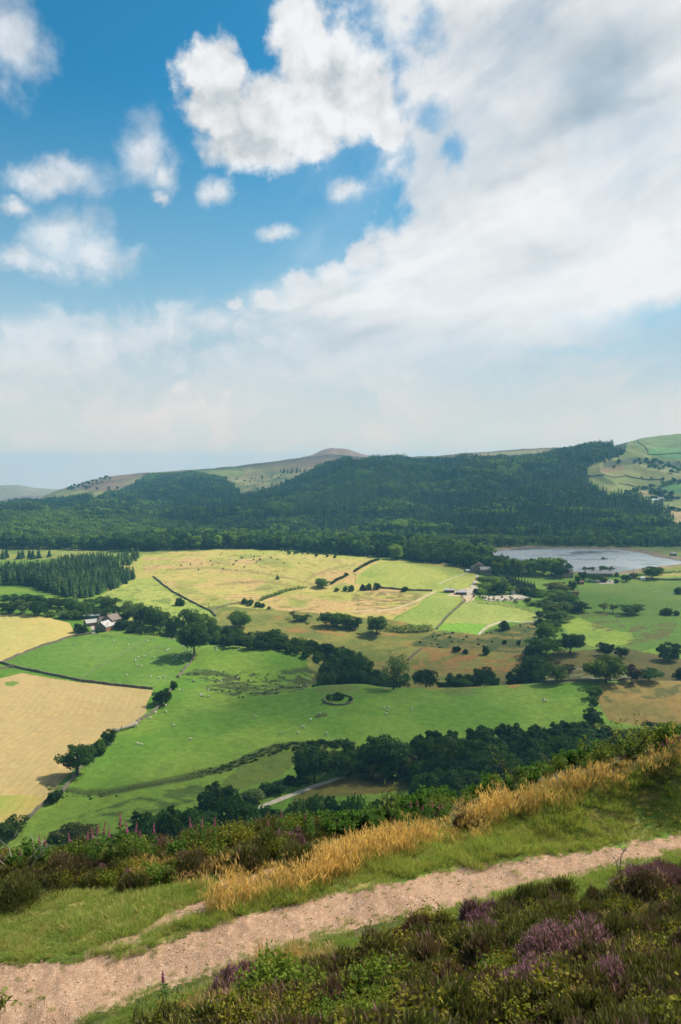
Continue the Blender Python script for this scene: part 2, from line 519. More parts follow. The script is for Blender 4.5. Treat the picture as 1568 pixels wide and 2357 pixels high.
def dist_line(px, py, pts, reach):
    """distance to a polyline, inf beyond reach"""
    pts = np.asarray(pts, float)
    d = np.full(px.shape, 1e9)
    x0, y0 = pts.min(0) - reach
    x1, y1 = pts.max(0) + reach
    m = (px >= x0) & (px <= x1) & (py >= y0) & (py <= y1)
    X, Y = px[m], py[m]
    b = np.full(X.shape, 1e9)
    for (ax, ay), (bx, by) in zip(pts[:-1], pts[1:]):
        ex, ey = bx - ax, by - ay
        t = np.clip(((X - ax) * ex + (Y - ay) * ey) / max(ex * ex + ey * ey, 1e-9), 0, 1)
        b = np.minimum(b, np.hypot(X - ax - t * ex, Y - ay - t * ey))
    d[m] = b
    return d


wd = dist_line(GX, GY, np.vstack([SHORE, SHORE[:1]]), 60)
inw = in_poly(GX, GY, SHORE)
bank = np.clip(wd / 25, 0, 1)
lift = WATER + 0.25 + wd * 0.10
near_shore = (~inw) & (wd < 25) & (GY > 700) & (GY < 1400)
GZ = np.where(near_shore, lift * (1 - bank) + GZ * bank, GZ)
GZ = np.where(inw, WATER - 0.2 - np.clip(wd * .12, 0, 4), GZ)


def col_index(a):
    i = np.interp(a, AC, np.arange(NC))
    return i


def ground(x, y):
    """height of the terrain at world x, y"""
    x, y = np.asarray(x, float), np.asarray(y, float)
    ci = np.clip(col_index(x / np.maximum(y, 1e-6)), 0, NC - 1.001)
    ri = np.clip(np.interp(y, YR, np.arange(NR)), 0, NR - 1.001)
    c0, r0 = ci.astype(int), ri.astype(int)
    fc, fr = ci - c0, ri - r0
    return ((GZ[r0, c0] * (1 - fc) + GZ[r0, c0 + 1] * fc) * (1 - fr) +
            (GZ[r0 + 1, c0] * (1 - fc) + GZ[r0 + 1, c0 + 1] * fc) * fr)


GS = GZ / GY


def hit(u, v, ymin=0.0):
    """world point where the sight line through a picture point meets the terrain"""
    a, s = float(tang(u, v)), float(slope(v))
    ci = min(max(float(col_index(a)), 0), NC - 1.001)
    c0 = int(ci)
    fc = ci - c0
    g = GS[:, c0] * (1 - fc) + GS[:, c0 + 1] * fc
    ok = (g >= s) & (YR > ymin)
    ok &= YR > 1.0
    if not ok.any():
        r = NR - 1
        Y = YR[r]
    else:
        r = int(np.argmax(ok))
        if r > 0 and g[r] > g[r - 1]:
            t = (s - g[r - 1]) / (g[r] - g[r - 1])
            t = min(max(t, 0), 1)
        else:
            t = 1.0
        Y = YR[r - 1] + (YR[r] - YR[r - 1]) * t if r else YR[0]
    return float(a * Y), float(Y), float(ground(a * Y, Y))


def at_depth(u, Y, v=1400):
    a = float(tang(u, v))
    return a * Y, Y, float(ground(a * Y, Y))


GU, GV = project(GX, GY, GZ)
# ------------------------------------------------------------------ what covers the ground (plain albedo, apart from painted fold lines)
CG = np.zeros((NR, NC, 3))
valley = GY > 232
nA = fbm(GX / 30, GY / 30, 31, 4)
nB = fbm(GX / 8, GY / 8, 37, 3)
nC = fbm(GX / 70, GY / 70, 41, 3)
wob = np.clip(GY / 600, .3, 2)
PU = GU + (fbm(GX / 14, GY / 14, 51, 3) - .5) * 9
PV = GV + (fbm(GX / 14, GY / 14, 57, 3) - .5) * 6


def put(mask, a, b=None, n=None, lo=.35, hi=.65):
    """paint a cover: colour a, drifting to b with a noise"""
    a = np.array(a)
    if b is None:
        CG[mask] = a
        return
    t = np.clip(((nA if n is None else n)[mask] - lo) / (hi - lo), 0, 1)[:, None]
    CG[mask] = a * (1 - t) + np.array(b) * t


def field(poly, a, b=None, rough=False, y0=232, y1=1300, n=None, lo=.35, hi=.65):
    m = in_poly(PU if rough else GU, PV if rough else GV, poly) & (GY > y0) & (GY < y1)
    put(m, a, b, n, lo, hi)
    return m


def patches(poly, c, n, thr, rough=True, y0=232, y1=1300, soft=.06, k=1.0):
    m = in_poly(PU, PV, poly) & (GY > y0) & (GY < y1)
    t = np.clip((n[m] - thr) / soft, 0, 1)[:, None] * k
    CG[m] = CG[m] * (1 - t) + np.array(c) * t


def band(pts, w, c, k=1.0, jit=True, y0=232, y1=1300):
    d = dist_line(PU if jit else GU, PV if jit else GV, pts, w + 4)
    m = (d < w) & (GY > y0) & (GY < y1)
    t = (np.clip((w - d[m]) / (w * .5), 0, 1) * k)[:, None]
    CG[m] = CG[m] * (1 - t) + np.array(c) * t


GRASS, GRASS2 = (.080, .165, .016), (.132, .208, .026)
LIME, LIME2 = (.205, .265, .045), (.285, .300, .068)
GOLD, GOLD2 = (.370, .305, .090), (.290, .285, .062)
STRAW, STRAW2 = (.375, .275, .118), (.320, .242, .092)
RUSH = (.040, .055, .014)
BRACK = (.270, .135, .042)
n35 = fbm(GX / 3.5, GY / 3.5, 61, 3)
n5 = fbm(GX / 6, GY / 3, 67, 3)

put(valley, GRASS, GRASS2, nA)
put(valley & (GY > 900), (.20, .22, .05), (.10, .14, .03), nA)
# gold rough grazing and the olive slope under it
field([(240, 1380), (262, 1312), (330, 1277), (470, 1267), (523, 1263), (650, 1268), (800, 1279), (870, 1286), (900, 1288), (1060, 1296),
       (1110, 1330), (1090, 1362), (1000, 1362), (960, 1395), (905, 1425), (1000, 1448), (1105, 1462), (1200, 1480), (1240, 1545),
       (1100, 1605), (730, 1605), (735, 1515), (600, 1478), (500, 1445), (420, 1400), (350, 1330)], GOLD, GOLD2, True, 425, n=fbm(GX / 26, GY / 40, 71, 4), lo=.38, hi=.62)
GP = [(330, 1270), (870, 1285), (1060, 1300), (1000, 1362), (905, 1425), (700, 1425), (480, 1400), (330, 1320)]
patches(GP, (.40, .27, .11), fbm(GX / 40, GY / 22, 73, 4), .55, soft=.10, k=.95)
patches(GP, (.215, .235, .050), fbm(GX / 34, GY / 60, 74, 4), .54, soft=.1, k=.9)
patches(GP, (.17, .13, .04), fbm(GX / 7, GY / 4, 75, 3), .66, soft=.06, k=.7)
SL = [(430, 1400), (520, 1395), (900, 1425), (1100, 1462), (1240, 1490), (1240, 1560), (1150, 1600), (730, 1605), (700, 1500), (520, 1450)]
m = in_poly(PU, PV, SL) & (GY > 425)
put(m, (.190, .180, .040), (.130, .135, .030), nA, .35, .62)
patches(SL, BRACK, fbm(GX / 16, GY / 11, 77, 4), .60, soft=.1, k=.75)
patches(SL, (.10, .13, .025), fbm(GX / 20, GY / 12, 79, 4), .56, soft=.08, k=.8)
patches([(920, 1515), (1010, 1500), (1220, 1505), (1220, 1560), (1000, 1545), (930, 1540)], BRACK, nB, .45, soft=.15, k=.75)
for ln in ([(385, 1312), (480, 1307), (600, 1318), (660, 1330), (735, 1350)], [(700, 1340), (720, 1325), (760, 1312), (800, 1302)], [(500, 1345), (600, 1338), (690, 1350)], [(560, 1362), (640, 1350)], [(820, 1375), (900, 1385), (960, 1372)]):
    band(ln, 3.5, (.20, .16, .05), .6)  # shade of ground folds in the golden field, painted as darker lines
patches([(820, 1362), (1000, 1362), (960, 1395), (880, 1402), (800, 1390)], (.13, .12, .035), n5, .46, soft=.12, k=.75)
# lime meadow left of the long wall
field([(232, 1372), (262, 1352), (297, 1337), (353, 1326), (380, 1347), (400, 1364), (480, 1402), (497, 1417), (470, 1440), (380, 1420), (300, 1440)], LIME, LIME2)
patches([(232, 1372), (353, 1326), (497, 1417), (300, 1440)], (.10, .15, .03), nB, .60, k=.7)
# lime pastures around the upper farm
field([(868, 1294), (900, 1291), (960, 1296), (1035, 1306), (1092, 1324), (1083, 1350), (1060, 1360), (1003, 1361), (925, 1358), (880, 1352), (815, 1343), (832, 1318)], (.265, .285, .058), (.200, .245, .045), n=nA)
field([(1000, 1363), (1062, 1370), (1062, 1388), (1030, 1420), (1004, 1446), (905, 1428), (962, 1396)], (.235, .270, .058), (.185, .245, .045))
field([(1068, 1388), (1085, 1382), (1160, 1389), (1235, 1408), (1250, 1420), (1225, 1431), (1160, 1430), (1128, 1445), (1104, 1461), (1008, 1450), (1032, 1420)], (.250, .280, .068), (.205, .255, .052))
field([(1008, 1436), (1060, 1434), (1120, 1438), (1120, 1447), (1103, 1460), (1006, 1450)], (.150, .290, .030))
field([(1040, 1362), (1075, 1352), (1100, 1366), (1090, 1382), (1066, 1388), (1062, 1372), (1030, 1372)], (.42, .33, .22), (.36, .30, .16))
# mown yellow field, two pastures, the big straw field
M1 = field([(-60, 1413), (0, 1414), (67, 1414), (110, 1421), (160, 1434), (167, 1446), (178, 1459), (120, 1482), (60, 1505), (0, 1526), (-60, 1545)], (.42, .33, .105), (.36, .32, .10))
field([(-60, 1545), (8, 1522), (85, 1492), (170, 1464), (211, 1458), (355, 1467), (185, 1565), (43, 1538), (0, 1528)], (.085, .170, .020), (.115, .195, .030), n=nC)
field([(355, 1467), (415, 1468), (448, 1508), (430, 1535), (407, 1563), (353, 1586), (185, 1565)], (.078, .160, .018), (.105, .180, .026), n=nC)
M2 = field([(-120, 1560), (0, 1562), (50, 1549), (110, 1560), (187, 1571), (280, 1580), (352, 1588), (350, 1598), (338, 1617), (337, 1640), (300, 1668), (262, 1680),
            (232, 1696), (206, 1735), (133, 1808), (112, 1838), (85, 1866), (57, 1892), (0, 1930), (-200, 2000), (-200, 1560)], STRAW, STRAW2, n=nC)
field([(-60, 1838), (0, 1832), (60, 1829), (112, 1834), (85, 1866), (57, 1890), (0, 1930), (-60, 1960)], (.24, .27, .05), (.38, .29, .09), n=nA)
field([(12, 1570), (30, 1568), (48, 1570), (30, 1579), (14, 1578)], (.12, .20, .03))
# rush beds and rough bands in the pastures
for poly in ([(418, 1550), (450, 1540), (523, 1545), (600, 1552), (523, 1572), (430, 1562)], [(460, 1582), (523, 1572), (600, 1566), (740, 1563), (690, 1590), (600, 1602), (545, 1605), (480, 1590)],
             [(636, 1545), (700, 1536), (752, 1528), (752, 1560), (700, 1568), (640, 1562)]):
    m = in_poly(PU, PV, poly) & (GY > 232)
    t = np.clip((n5[m] - .40) / .1, 0, 1)[:, None] * .9
    CG[m] = CG[m] * (1 - t) + np.array(RUSH) * t
for poly in ([(715, 1642), (735, 1638), (755, 1644), (748, 1654), (725, 1655)],):
    patches(poly, RUSH, n35, .42, soft=.1)
band([(110, 1812), (200, 1826), (300, 1813), (400, 1793), (523, 1768), (600, 1730), (640, 1718), (720, 1714), (812, 1712)], 9, (.050, .065, .016), .8)
band([(230, 1830), (330, 1812), (420, 1795), (520, 1772)], 6, (.04, .052, .014), .7)
patches([(180, 1880), (300, 1840), (470, 1800), (520, 1795), (500, 1830), (330, 1880)], (.05, .075, .016), n5, .44, soft=.12, k=.8)
patches([(523, 1780), (600, 1776), (620, 1800), (523, 1800)], (.05, .075, .016), n5, .44, soft=.12, k=.8)
field([(600, 1740), (650, 1728), (706, 1724), (690, 1750), (640, 1790), (560, 1815), (523, 1830), (470, 1845), (523, 1790), (560, 1758)], (.115, .145, .022), (.085, .125, .02))
field([(680, 1830), (740, 1800), (830, 1790), (960, 1797), (965, 1815), (880, 1825), (760, 1835), (700, 1850), (670, 1850)], (.10, .11, .02), (.12, .10, .026))
# rough ground under the lime pastures
R1P = [(940, 1485), (1000, 1455), (1104, 1462), (1130, 1447), (1230, 1430), (1240, 1490), (1190, 1503), (1060, 1496)]
m = in_poly(PU, PV, R1P) & (GY > 232)
put(m, (.055, .075, .018), (.16, .13, .035), nB, .42, .68)
# fields on the right
RF = [(1310, 1352), (1400, 1338), (1568, 1330), (1800, 1326), (1900, 1500), (1568, 1512), (1440, 1510), (1330, 1492), (1288, 1450), (1300, 1400)]
field(RF, (.084, .158, .020), (.130, .192, .032), True, n=nC)
field([(1290, 1432), (1330, 1422), (1400, 1446), (1455, 1456), (1462, 1472), (1430, 1486), (1365, 1488), (1320, 1470)], (.190, .260, .032), (.15, .225, .03), True)
field([(1455, 1502), (1510, 1490), (1568, 1488), (1600, 1512), (1500, 1515)], (.15, .24, .025), None, True)
for poly in ([(1360, 1432), (1420, 1425), (1440, 1445), (1400, 1452), (1365, 1450)], [(1450, 1440), (1560, 1432), (1540, 1470), (1470, 1480), (1440, 1490)],
             [(1320, 1412), (1400, 1405), (1400, 1420), (1320, 1425)]):
    patches(poly, (.10, .085, .026), n5, .42, soft=.12, k=.85)
m = in_poly(PU, PV, [(1270, 1500), (1440, 1492), (1568, 1515), (1900, 1520), (1900, 1570), (1568, 1566), (1365, 1568), (1250, 1572)]) & (GY > 232)
put(m, (.085, .090, .022), (.13, .11, .03), nA)
patches([(1255, 1545), (1300, 1530), (1440, 1540), (1445, 1562), (1350, 1567), (1240, 1572)], (.25, .25, .13), n35, .50, soft=.1, k=.9)
field([(1372, 1577), (1440, 1568), (1568, 1566), (1900, 1570), (1900, 1690), (1568, 1680), (1480, 1672), (1400, 1660), (1380, 1620)], (.210, .140, .040), (.150, .125, .032), True, n=fbm(GX / 18, GY / 12, 81, 4))
patches([(1380, 1590), (1568, 1575), (1568, 1600), (1400, 1620)], (.06, .075, .02), nB, .58, soft=.08, k=.8)
# dam bank and the shores
field([(1380, 1321), (1425, 1317), (1478, 1308), (1568, 1298), (1800, 1300), (1800, 1312), (1568, 1312), (1470, 1322)], (.16, .17, .03), (.11, .14, .025), y1=1000)
field([(1470, 1328), (1568, 1314), (1700, 1316), (1700, 1326), (1568, 1326), (1460, 1332)], (.26, .24, .06), y1=1000)
shore_m = (~inw) & (wd < 16) & (GY > 760) & (GY < 1400)
put(shore_m, (.23, .165, .105), (.16, .13, .09), nB)
put(inw, (.05, .045, .035))
far_bank = (~inw) & (wd >= 16) & (wd < 28) & (GY > 980) & (GY < 1400)
put(far_bank, (.13, .16, .04))
# the hills
hl = GY > 1290
put(hl, (.022, .035, .014), (.03, .045, .018), nA)
moor = in_poly(PU, PV, [(-400, 1190), (0, 1160), (60, 1150), (240, 1147), (255, 1135), (305, 1112), (520, 1104), (610, 1140), (700, 1098), (800, 1062), (850, 1052), (1050, 1054),
                        (1290, 1040), (1400, 1024), (1400, 900), (-400, 900)]) & (GY > 1900)
nM = fbm(GX / 300, GY / 300, 91, 4)
put(moor | (GY > 2750), (.185, .118, .072), (.205, .175, .075), nM, .45, .68)
m = in_poly(PU, PV, [(500, 1120), (545, 1098), (660, 1083), (700, 1100), (620, 1150), (560, 1170), (520, 1160)]) & (GY > 1500)
put(m, (.10, .12, .045), (.22, .19, .08), fbm(GX / 50, GY / 50, 93, 4), .38, .6)
m = in_poly(PU, PV, [(505, 1072), (560, 1066), (560, 1095), (500, 1100), (400, 1100), (430, 1085)]) & (GY > 2000)
put(m, (.20, .21, .06), (.15, .17, .05), nM)
m = in_poly(PU, PV, [(60, 1150), (130, 1125), (200, 1128), (250, 1133), (250, 1147), (150, 1150)]) & (GY > 2000)
put(m, (.24, .23, .07), (.15, .15, .05), fbm(GX / 90, GY / 90, 95, 4), .38, .6)
m = GY > 3300
put(m, (.175, .112, .080), (.190, .138, .082), nM)
m = GY > 4500
put(m, (.22, .18, .10), (.20, .17, .09), nM)
# farmland on the right-hand hill
RH = [(1335, 1075), (1440, 1040), (1445, 1015), (1480, 990), (1900, 950), (1900, 1225), (1568, 1225), (1480, 1190), (1400, 1145), (1350, 1110)]
mRH = field(RH, (.130, .155, .040), (.165, .170, .055), False, 1280, 2900, n=fbm(GX / 60, GY / 60, 97, 3))
for poly, c in (([(1575, 1035), (1500, 1030), (1490, 1045), (1540, 1058), (1580, 1056)], (.10, .20, .05)),
                ([(1400, 1105), (1500, 1098), (1540, 1108), (1520, 1125), (1470, 1120)], (.16, .18, .05)),
                ([(1370, 1078), (1430, 1070), (1450, 1085), (1400, 1094)], (.17, .12, .06)),
                ([(1350, 1098), (1430, 1093), (1530, 1103), (1545, 1090), (1470, 1075), (1440, 1080)], (.17, .17, .055)),
                ([(1515, 1120), (1568, 1108), (1700, 1100), (1700, 1140), (1568, 1138), (1540, 1134)], (.09, .19, .045)),
                ([(1462, 1136), (1480, 1127), (1503, 1129), (1500, 1143), (1468, 1140)], (.30, .25, .11)),
                ([(1465, 1141), (1525, 1145), (1520, 1158), (1480, 1156)], (.10, .19, .04)),
                ([(1520, 1160), (1568, 1150), (1700, 1150), (1700, 1180), (1568, 1172), (1540, 1170)], (.15, .17, .05)),
                ([(1525, 1174), (1560, 1178), (1700, 1182), (1700, 1232), (1568, 1225), (1550, 1195)], (.38, .28, .13)),
                ([(1450, 1015), (1500, 1003), (1568, 999), (1700, 990), (1700, 1030), (1568, 1034), (1500, 1030), (1485, 1040)], (.13, .175, .05))):
    field(poly, c, tuple(q * .88 for q in c), False, 1280, 2900, n=nA)
band([(1395, 1070), (1430, 1062), (1480, 1060), (1530, 1068), (1568, 1072)], 9, (.05, .06, .03), .9, True, 1300, 3000)
for ln in [] and ([(1445, 1015), (1470, 1020), (1492, 1040)], [(1490, 1045), (1540, 1045), (1600, 1040)], [(1345, 1096), (1440, 1095), (1530, 1103)], [(1425, 1113), (1460, 1120)]):
    band(ln, 1.3, (.03, .035, .02), .85, False, 1300, 3000)

# near hillside: soil and moss under the plants
nh = GY < 232
put(nh, (.085, .075, .030), (.060, .080, .020), fbm(GX / .6, GY / .6, 101, 4), .4, .6)
grass_u = in_poly(GU, GV, [(-900, 2030), (0, 2055), (300, 2040), (420, 2060), (560, 2050), (800, 2000), (1000, 1950), (1200, 1890), (1568, 1800), (2400, 1650),
                           (2400, 1790), (1568, 1930), (1200, 1990), (850, 2050), (560, 2110), (300, 2195), (0, 2220), (-900, 2320)]) & nh
put(grass_u, (.105, .165, .030), (.230, .200, .070), fbm(GX / .5, GY / .5, 103, 4), .4, .62)
lowslope = (GY > 30) & (GY < 232)
put(lowslope, (.05, .075, .016), (.075, .085, .02), fbm(GX / 6, GY / 6, 105, 4))

# stripes of the mown fields (phase of the swath lines, strength)
PH = np.zeros((NR, NC))
ST = np.zeros((NR, NC))
PH[M1] = (GX * .30 + GY * .95 + 8 * np.sin(GX / 60.0))[M1]
ST[M1] = .5
c0 = unproject_z(350, 1700, -113)
edge_d = dist_line(GX, GY, [unproject_z(u, v, -112.5) for u, v in ((90, 1860), (133, 1808), (206, 1735), (300, 1668), (337, 1640), (352, 1590))], 260)
PH[M2] = np.where(edge_d < 70, edge_d, 70 + (GX * .55 + GY * .83 + 60) * 1.0)[M2]
ST[M2] = .6
CG = np.clip(CG, .004, .9)

# ------------------------------------------------------------------ terrain meshes
def mesh_from(name, co, faces, mat=None, smooth_=True):
    me = bpy.data.meshes.new(name)
    co = np.asarray(co, np.float32)
    faces = np.asarray(faces, np.int32)
    n, k = faces.shape
    me.vertices.add(len(co))
    me.vertices.foreach_set('co', co.ravel())
    me.loops.add(n * k)
    me.loops.foreach_set('vertex_index', faces.ravel())
    me.polygons.add(n)
    me.polygons.foreach_set('loop_start', np.arange(n, dtype=np.int32) * k)
    me.polygons.foreach_set('loop_total', np.full(n, k, np.int32))
    me.polygons.foreach_set('use_smooth', np.full(n, smooth_, bool))
    if mat:
        me.materials.append(mat)
    me.update(calc_edges=True)
    return me


def attr(me, name, typ, data):
    at = me.attributes.new(name, typ, 'POINT')
    at.data.foreach_set('color' if typ == 'FLOAT_COLOR' else 'value', np.asarray(data, np.float32).ravel())


def link(name, me, parent=None, loc=None):
    o = bpy.data.objects.new(name, me)
    COL.objects.link(o)
    if parent is not None:
        o.parent = parent
    if loc is not None:
        o.location = loc
    return o


def new_mat(name):
    m = bpy.data.materials.new(name)
    m.use_nodes = True
    return m, NT(m.node_tree)


def ground_material(name, s1, s2, bump, detail_scale, kind='valley'):
    m, k = new_mat(name)
    out = k.n('ShaderNodeOutputMaterial')
    bs = k.n('ShaderNodeBsdfPrincipled')
    k.set(bs, 'Roughness', .9)
    k.set(bs, 'Specular IOR Level', .12)
    at = k.n('ShaderNodeAttribute', attribute_name='cover')
    g = k.n('ShaderNodeNewGeometry')
    p = g.outputs['Position']
    n1 = k.noise(p, s1, 5, .6)
    n2 = k.noise(p, s2, 4, .6)
    f = k.m('ADD', k.m('MULTIPLY', k.m('SUBTRACT', n1, .5), 1.1), k.m('MULTIPLY', k.m('SUBTRACT', n2, .5), detail_scale))
    if kind == 'valley':
        f = k.m('MULTIPLY', f, k.m('SUBTRACT', 1.0, k.m('MULTIPLY', k.n('ShaderNodeAttribute', attribute_name='mown').outputs['Fac'], .95)))
    c = k.vm('SCALE', at.outputs['Color'], scale=k.m('MAXIMUM', k.m('ADD', 1.0, f), .35))
    if kind == 'valley':
        ph = k.n('ShaderNodeAttribute', attribute_name='swath')
        st = k.n('ShaderNodeAttribute', attribute_name='mown')
        wn = k.noise(p, .06, 3, .5)
        x = k.m('ADD', ph.outputs['Fac'], k.m('MULTIPLY', wn, 5.0))
        s = k.m('SINE', k.m('MULTIPLY', x, 1.9))
        s = k.m('ADD', s, k.m('MULTIPLY', k.m('SINE', k.m('MULTIPLY', x, 4.3)), .5))
        br = k.noise(p, .12, 3, .6)
        s = k.m('MULTIPLY', k.m('MULTIPLY', s, st.outputs['Fac']), k.ss(br, .3, .65, .05, .12))
        c = k.vm('SCALE', c, scale=k.m('ADD', 1.0, s))
        c = k.mix(k.m('MULTIPLY', k.m('MAXIMUM', s, 0.0), 1.6), c, (.22, .22, .05))
    hue = k.noise(p, s1 * .45, 3, .5)
    c = k.mix(k.ss(hue, .45, .75, 0.0, .22), c, k.vm('MULTIPLY', c, (1.35, 1.05, .8)))
    k.set(bs, 'Base Color', c)
    bp = k.n('ShaderNodeBump')
    k.set(bp, 'Strength', bump)
    k.set(bp, 'Distance', .6 if kind != 'near' else .03)
    k.set(bp, 'Height', k.m('ADD', n1, n2))
    k.t.links.new(bp.outputs[0], bs.inputs['Normal'])
    k.t.links.new(bs.outputs[0], out.inputs[0])
    return m


IDX = np.arange(NR * NC).reshape(NR, NC)
QA = np.stack([IDX[:-1, :-1], IDX[:-1, 1:], IDX[1:, 1:], IDX[1:, :-1]], -1)
FY = GY[:-1, :-1]
FU = (GU[:-1, :-1] + GU[1:, 1:]) / 2
FV = (GV[:-1, :-1] + GV[1:, 1:]) / 2
pn, pf = np.array(PATH_NEAR, float), np.array(PATH_FAR, float)
jit = (fbm(GX / .35, GY / .35, 111, 4) - .5)[:-1, :-1]
v_near, v_far = np.interp(FU, pn[:, 0], pn[:, 1]), np.interp(FU, pf[:, 0], pf[:, 1])
# the side track joins the path on the left
side = np.array([(560, 2052), (500, 2072), (440, 2100), (380, 2130), (300, 2160), (200, 2195)], float)
on_path = (FY < 30) & (FY > 4) & (FV < v_near + jit * 34) & (FV > v_far - jit * 34 + 4)
sd = dist_line(FU + jit * 30, FV + jit * 24, side, 30)
on_path |= (FY < 30) & (FY > 4) & (sd < 13) & (jit > -.10)
on_path |= (FY < 30) & (FY > 4) & (dist_line(FU + jit * 40, FV + jit * 16, [(520, 2035), (600, 2015), (660, 1990)], 12) < 7)
CO = np.stack([GX, GY, GZ], -1).reshape(-1, 3)
CCOL = np.concatenate([CG.reshape(-1, 3), np.ones((NR * NC, 1))], 1)


def terrain_piece(name, mask, mat):
    f = QA[mask]
    used, inv = np.unique(f, return_inverse=True)
    me = mesh_from(name, CO[used], inv.reshape(f.shape), mat)
    attr(me, 'cover', 'FLOAT_COLOR', CCOL[used])
    attr(me, 'swath', 'FLOAT', PH.ravel()[used])
    attr(me, 'mown', 'FLOAT', ST.ravel()[used])
    o = link(name, me)
    o['kind'] = 'structure'
    return o


m_valley = ground_material('valley grass', .30, 2.6, .6, 1.5)
m_hills = ground_material('hill ground', .03, .2, .3, .8, 'hills')
m_near = ground_material('hillside soil', 3.0, 22.0, .6, 1.2, 'near')


def path_material():
    m, k = new_mat('path gravel')
    out = k.n('ShaderNodeOutputMaterial')
    bs = k.n('ShaderNodeBsdfPrincipled')
    k.set(bs, 'Roughness', .92)
    k.set(bs, 'Specular IOR Level', .15)
    g = k.n('ShaderNodeNewGeometry')
    p = g.outputs['Position']
    v1 = k.n('ShaderNodeTexVoronoi', {'Vector': p, 'Scale': 55.0})
    v2 = k.n('ShaderNodeTexVoronoi', {'Vector': p, 'Scale': 24.0})
    n1 = k.noise(p, 1.1, 5, .6)
    n2 = k.noise(p, 9.0, 4, .65)
    bw1 = k.n('ShaderNodeSeparateColor', {0: v1.outputs['Color']})
    bw2 = k.n('ShaderNodeSeparateColor', {0: v2.outputs['Color']})
    t = k.m('ADD', k.m('MULTIPLY', bw1.outputs[0], .5), k.m('MULTIPLY', n2, .6))
    c = k.mix(k.ss(t, .15, 1.0), (.26, .160, .100), (.46, .295, .190))
    c = k.mix(k.ss(n1, .45, .7, 0, .55), c, (.44, .290, .190))
    c = k.mix(k.ss(bw2.outputs[1], .86, .95, 0, .6), c, (.50, .38, .29))
    c = k.mix(k.ss(k.noise(p, 2.3, 5, .65), .60, .74, 0, .65), c, (.17, .16, .05))
    k.set(bs, 'Base Color', c)
    bp = k.n('ShaderNodeBump')
    k.set(bp, 'Strength', .6)
    k.set(bp, 'Distance', .025)
    h = k.m('ADD', k.m('MULTIPLY', v1.outputs['Distance'], -1.0), k.m('ADD', n2, k.m('MULTIPLY', bw2.outputs[0], .5)))
    k.set(bp, 'Height', h)
    k.t.links.new(bp.outputs[0], bs.inputs['Normal'])
    k.t.links.new(bs.outputs[0], out.inputs[0])
    return m


m_path = path_material()
nearf = FY < 233
hillf = FY >= 1290
terrain_piece('hillside', nearf & ~on_path, m_near)
terrain_piece('path', on_path, m_path)
terrain_piece('valley_ground', ~nearf & ~hillf, m_valley)
terrain_piece('hills', hillf, m_hills)
# the hillside goes on beside and behind the camera
xs, ys = np.linspace(-60, 60, 80), np.linspace(-40, 0.25, 40)
bx, by = np.meshgrid(xs, ys)
bz = -1.75 - (by - .25) * .45 + np.where(np.abs(bx) > .4, -np.minimum(np.abs(bx) - .4, 3) * .25, 0) * np.clip((by + 2) / 2, 0, 1) + (fbm(bx, by, 5) - .5) * .2 * np.clip(-by, 0, 1)
bi = np.arange(bx.size).reshape(bx.shape)
bq = np.stack([bi[:-1, :-1], bi[:-1, 1:], bi[1:, 1:], bi[1:, :-1]], -1).reshape(-1, 4)
me = mesh_from('hillside', np.stack([bx, by, bz], -1).reshape(-1, 3), bq, m_near)
attr(me, 'cover', 'FLOAT_COLOR', np.tile([.085, .08, .03, 1], (bx.size, 1)))
o = link('hillside', me)
o['kind'] = 'structure'


def water_surface():
    m, k = new_mat('reservoir water')
    out = k.n('ShaderNodeOutputMaterial')
    bs = k.n('ShaderNodeBsdfPrincipled', {'Base Color': (.25, .27, .28, 1), 'Roughness': .06, 'IOR': 1.7})  # pale grey base and raised IOR stand in for reflected sky
    g = k.n('ShaderNodeNewGeometry')
    p = k.vm('MULTIPLY', g.outputs['Position'], (1, .35, 1))
    w1 = k.noise(p, .5, 4, .6)
    calm = k.noise(k.vm('MULTIPLY', g.outputs['Position'], (.6, 1, 1)), .02, 4, .6)
    k.set(bs, 'Roughness', k.ss(calm, .34, .52, .08, .30))
    bp = k.n('ShaderNodeBump', {'Distance': .25, 'Height': w1})
    k.set(bp, 'Strength', k.ss(calm, .30, .60, .35, .6))
    k.t.links.new(bp.outputs[0], bs.inputs['Normal'])
    k.t.links.new(bs.outputs[0], out.inputs[0])
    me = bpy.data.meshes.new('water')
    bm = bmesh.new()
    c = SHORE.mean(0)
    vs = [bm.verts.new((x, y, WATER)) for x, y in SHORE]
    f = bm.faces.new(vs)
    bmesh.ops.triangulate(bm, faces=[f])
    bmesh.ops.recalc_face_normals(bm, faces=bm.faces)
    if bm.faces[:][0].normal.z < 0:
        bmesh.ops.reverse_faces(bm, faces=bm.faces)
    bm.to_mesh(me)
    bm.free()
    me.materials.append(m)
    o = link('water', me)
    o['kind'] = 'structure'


water_surface()
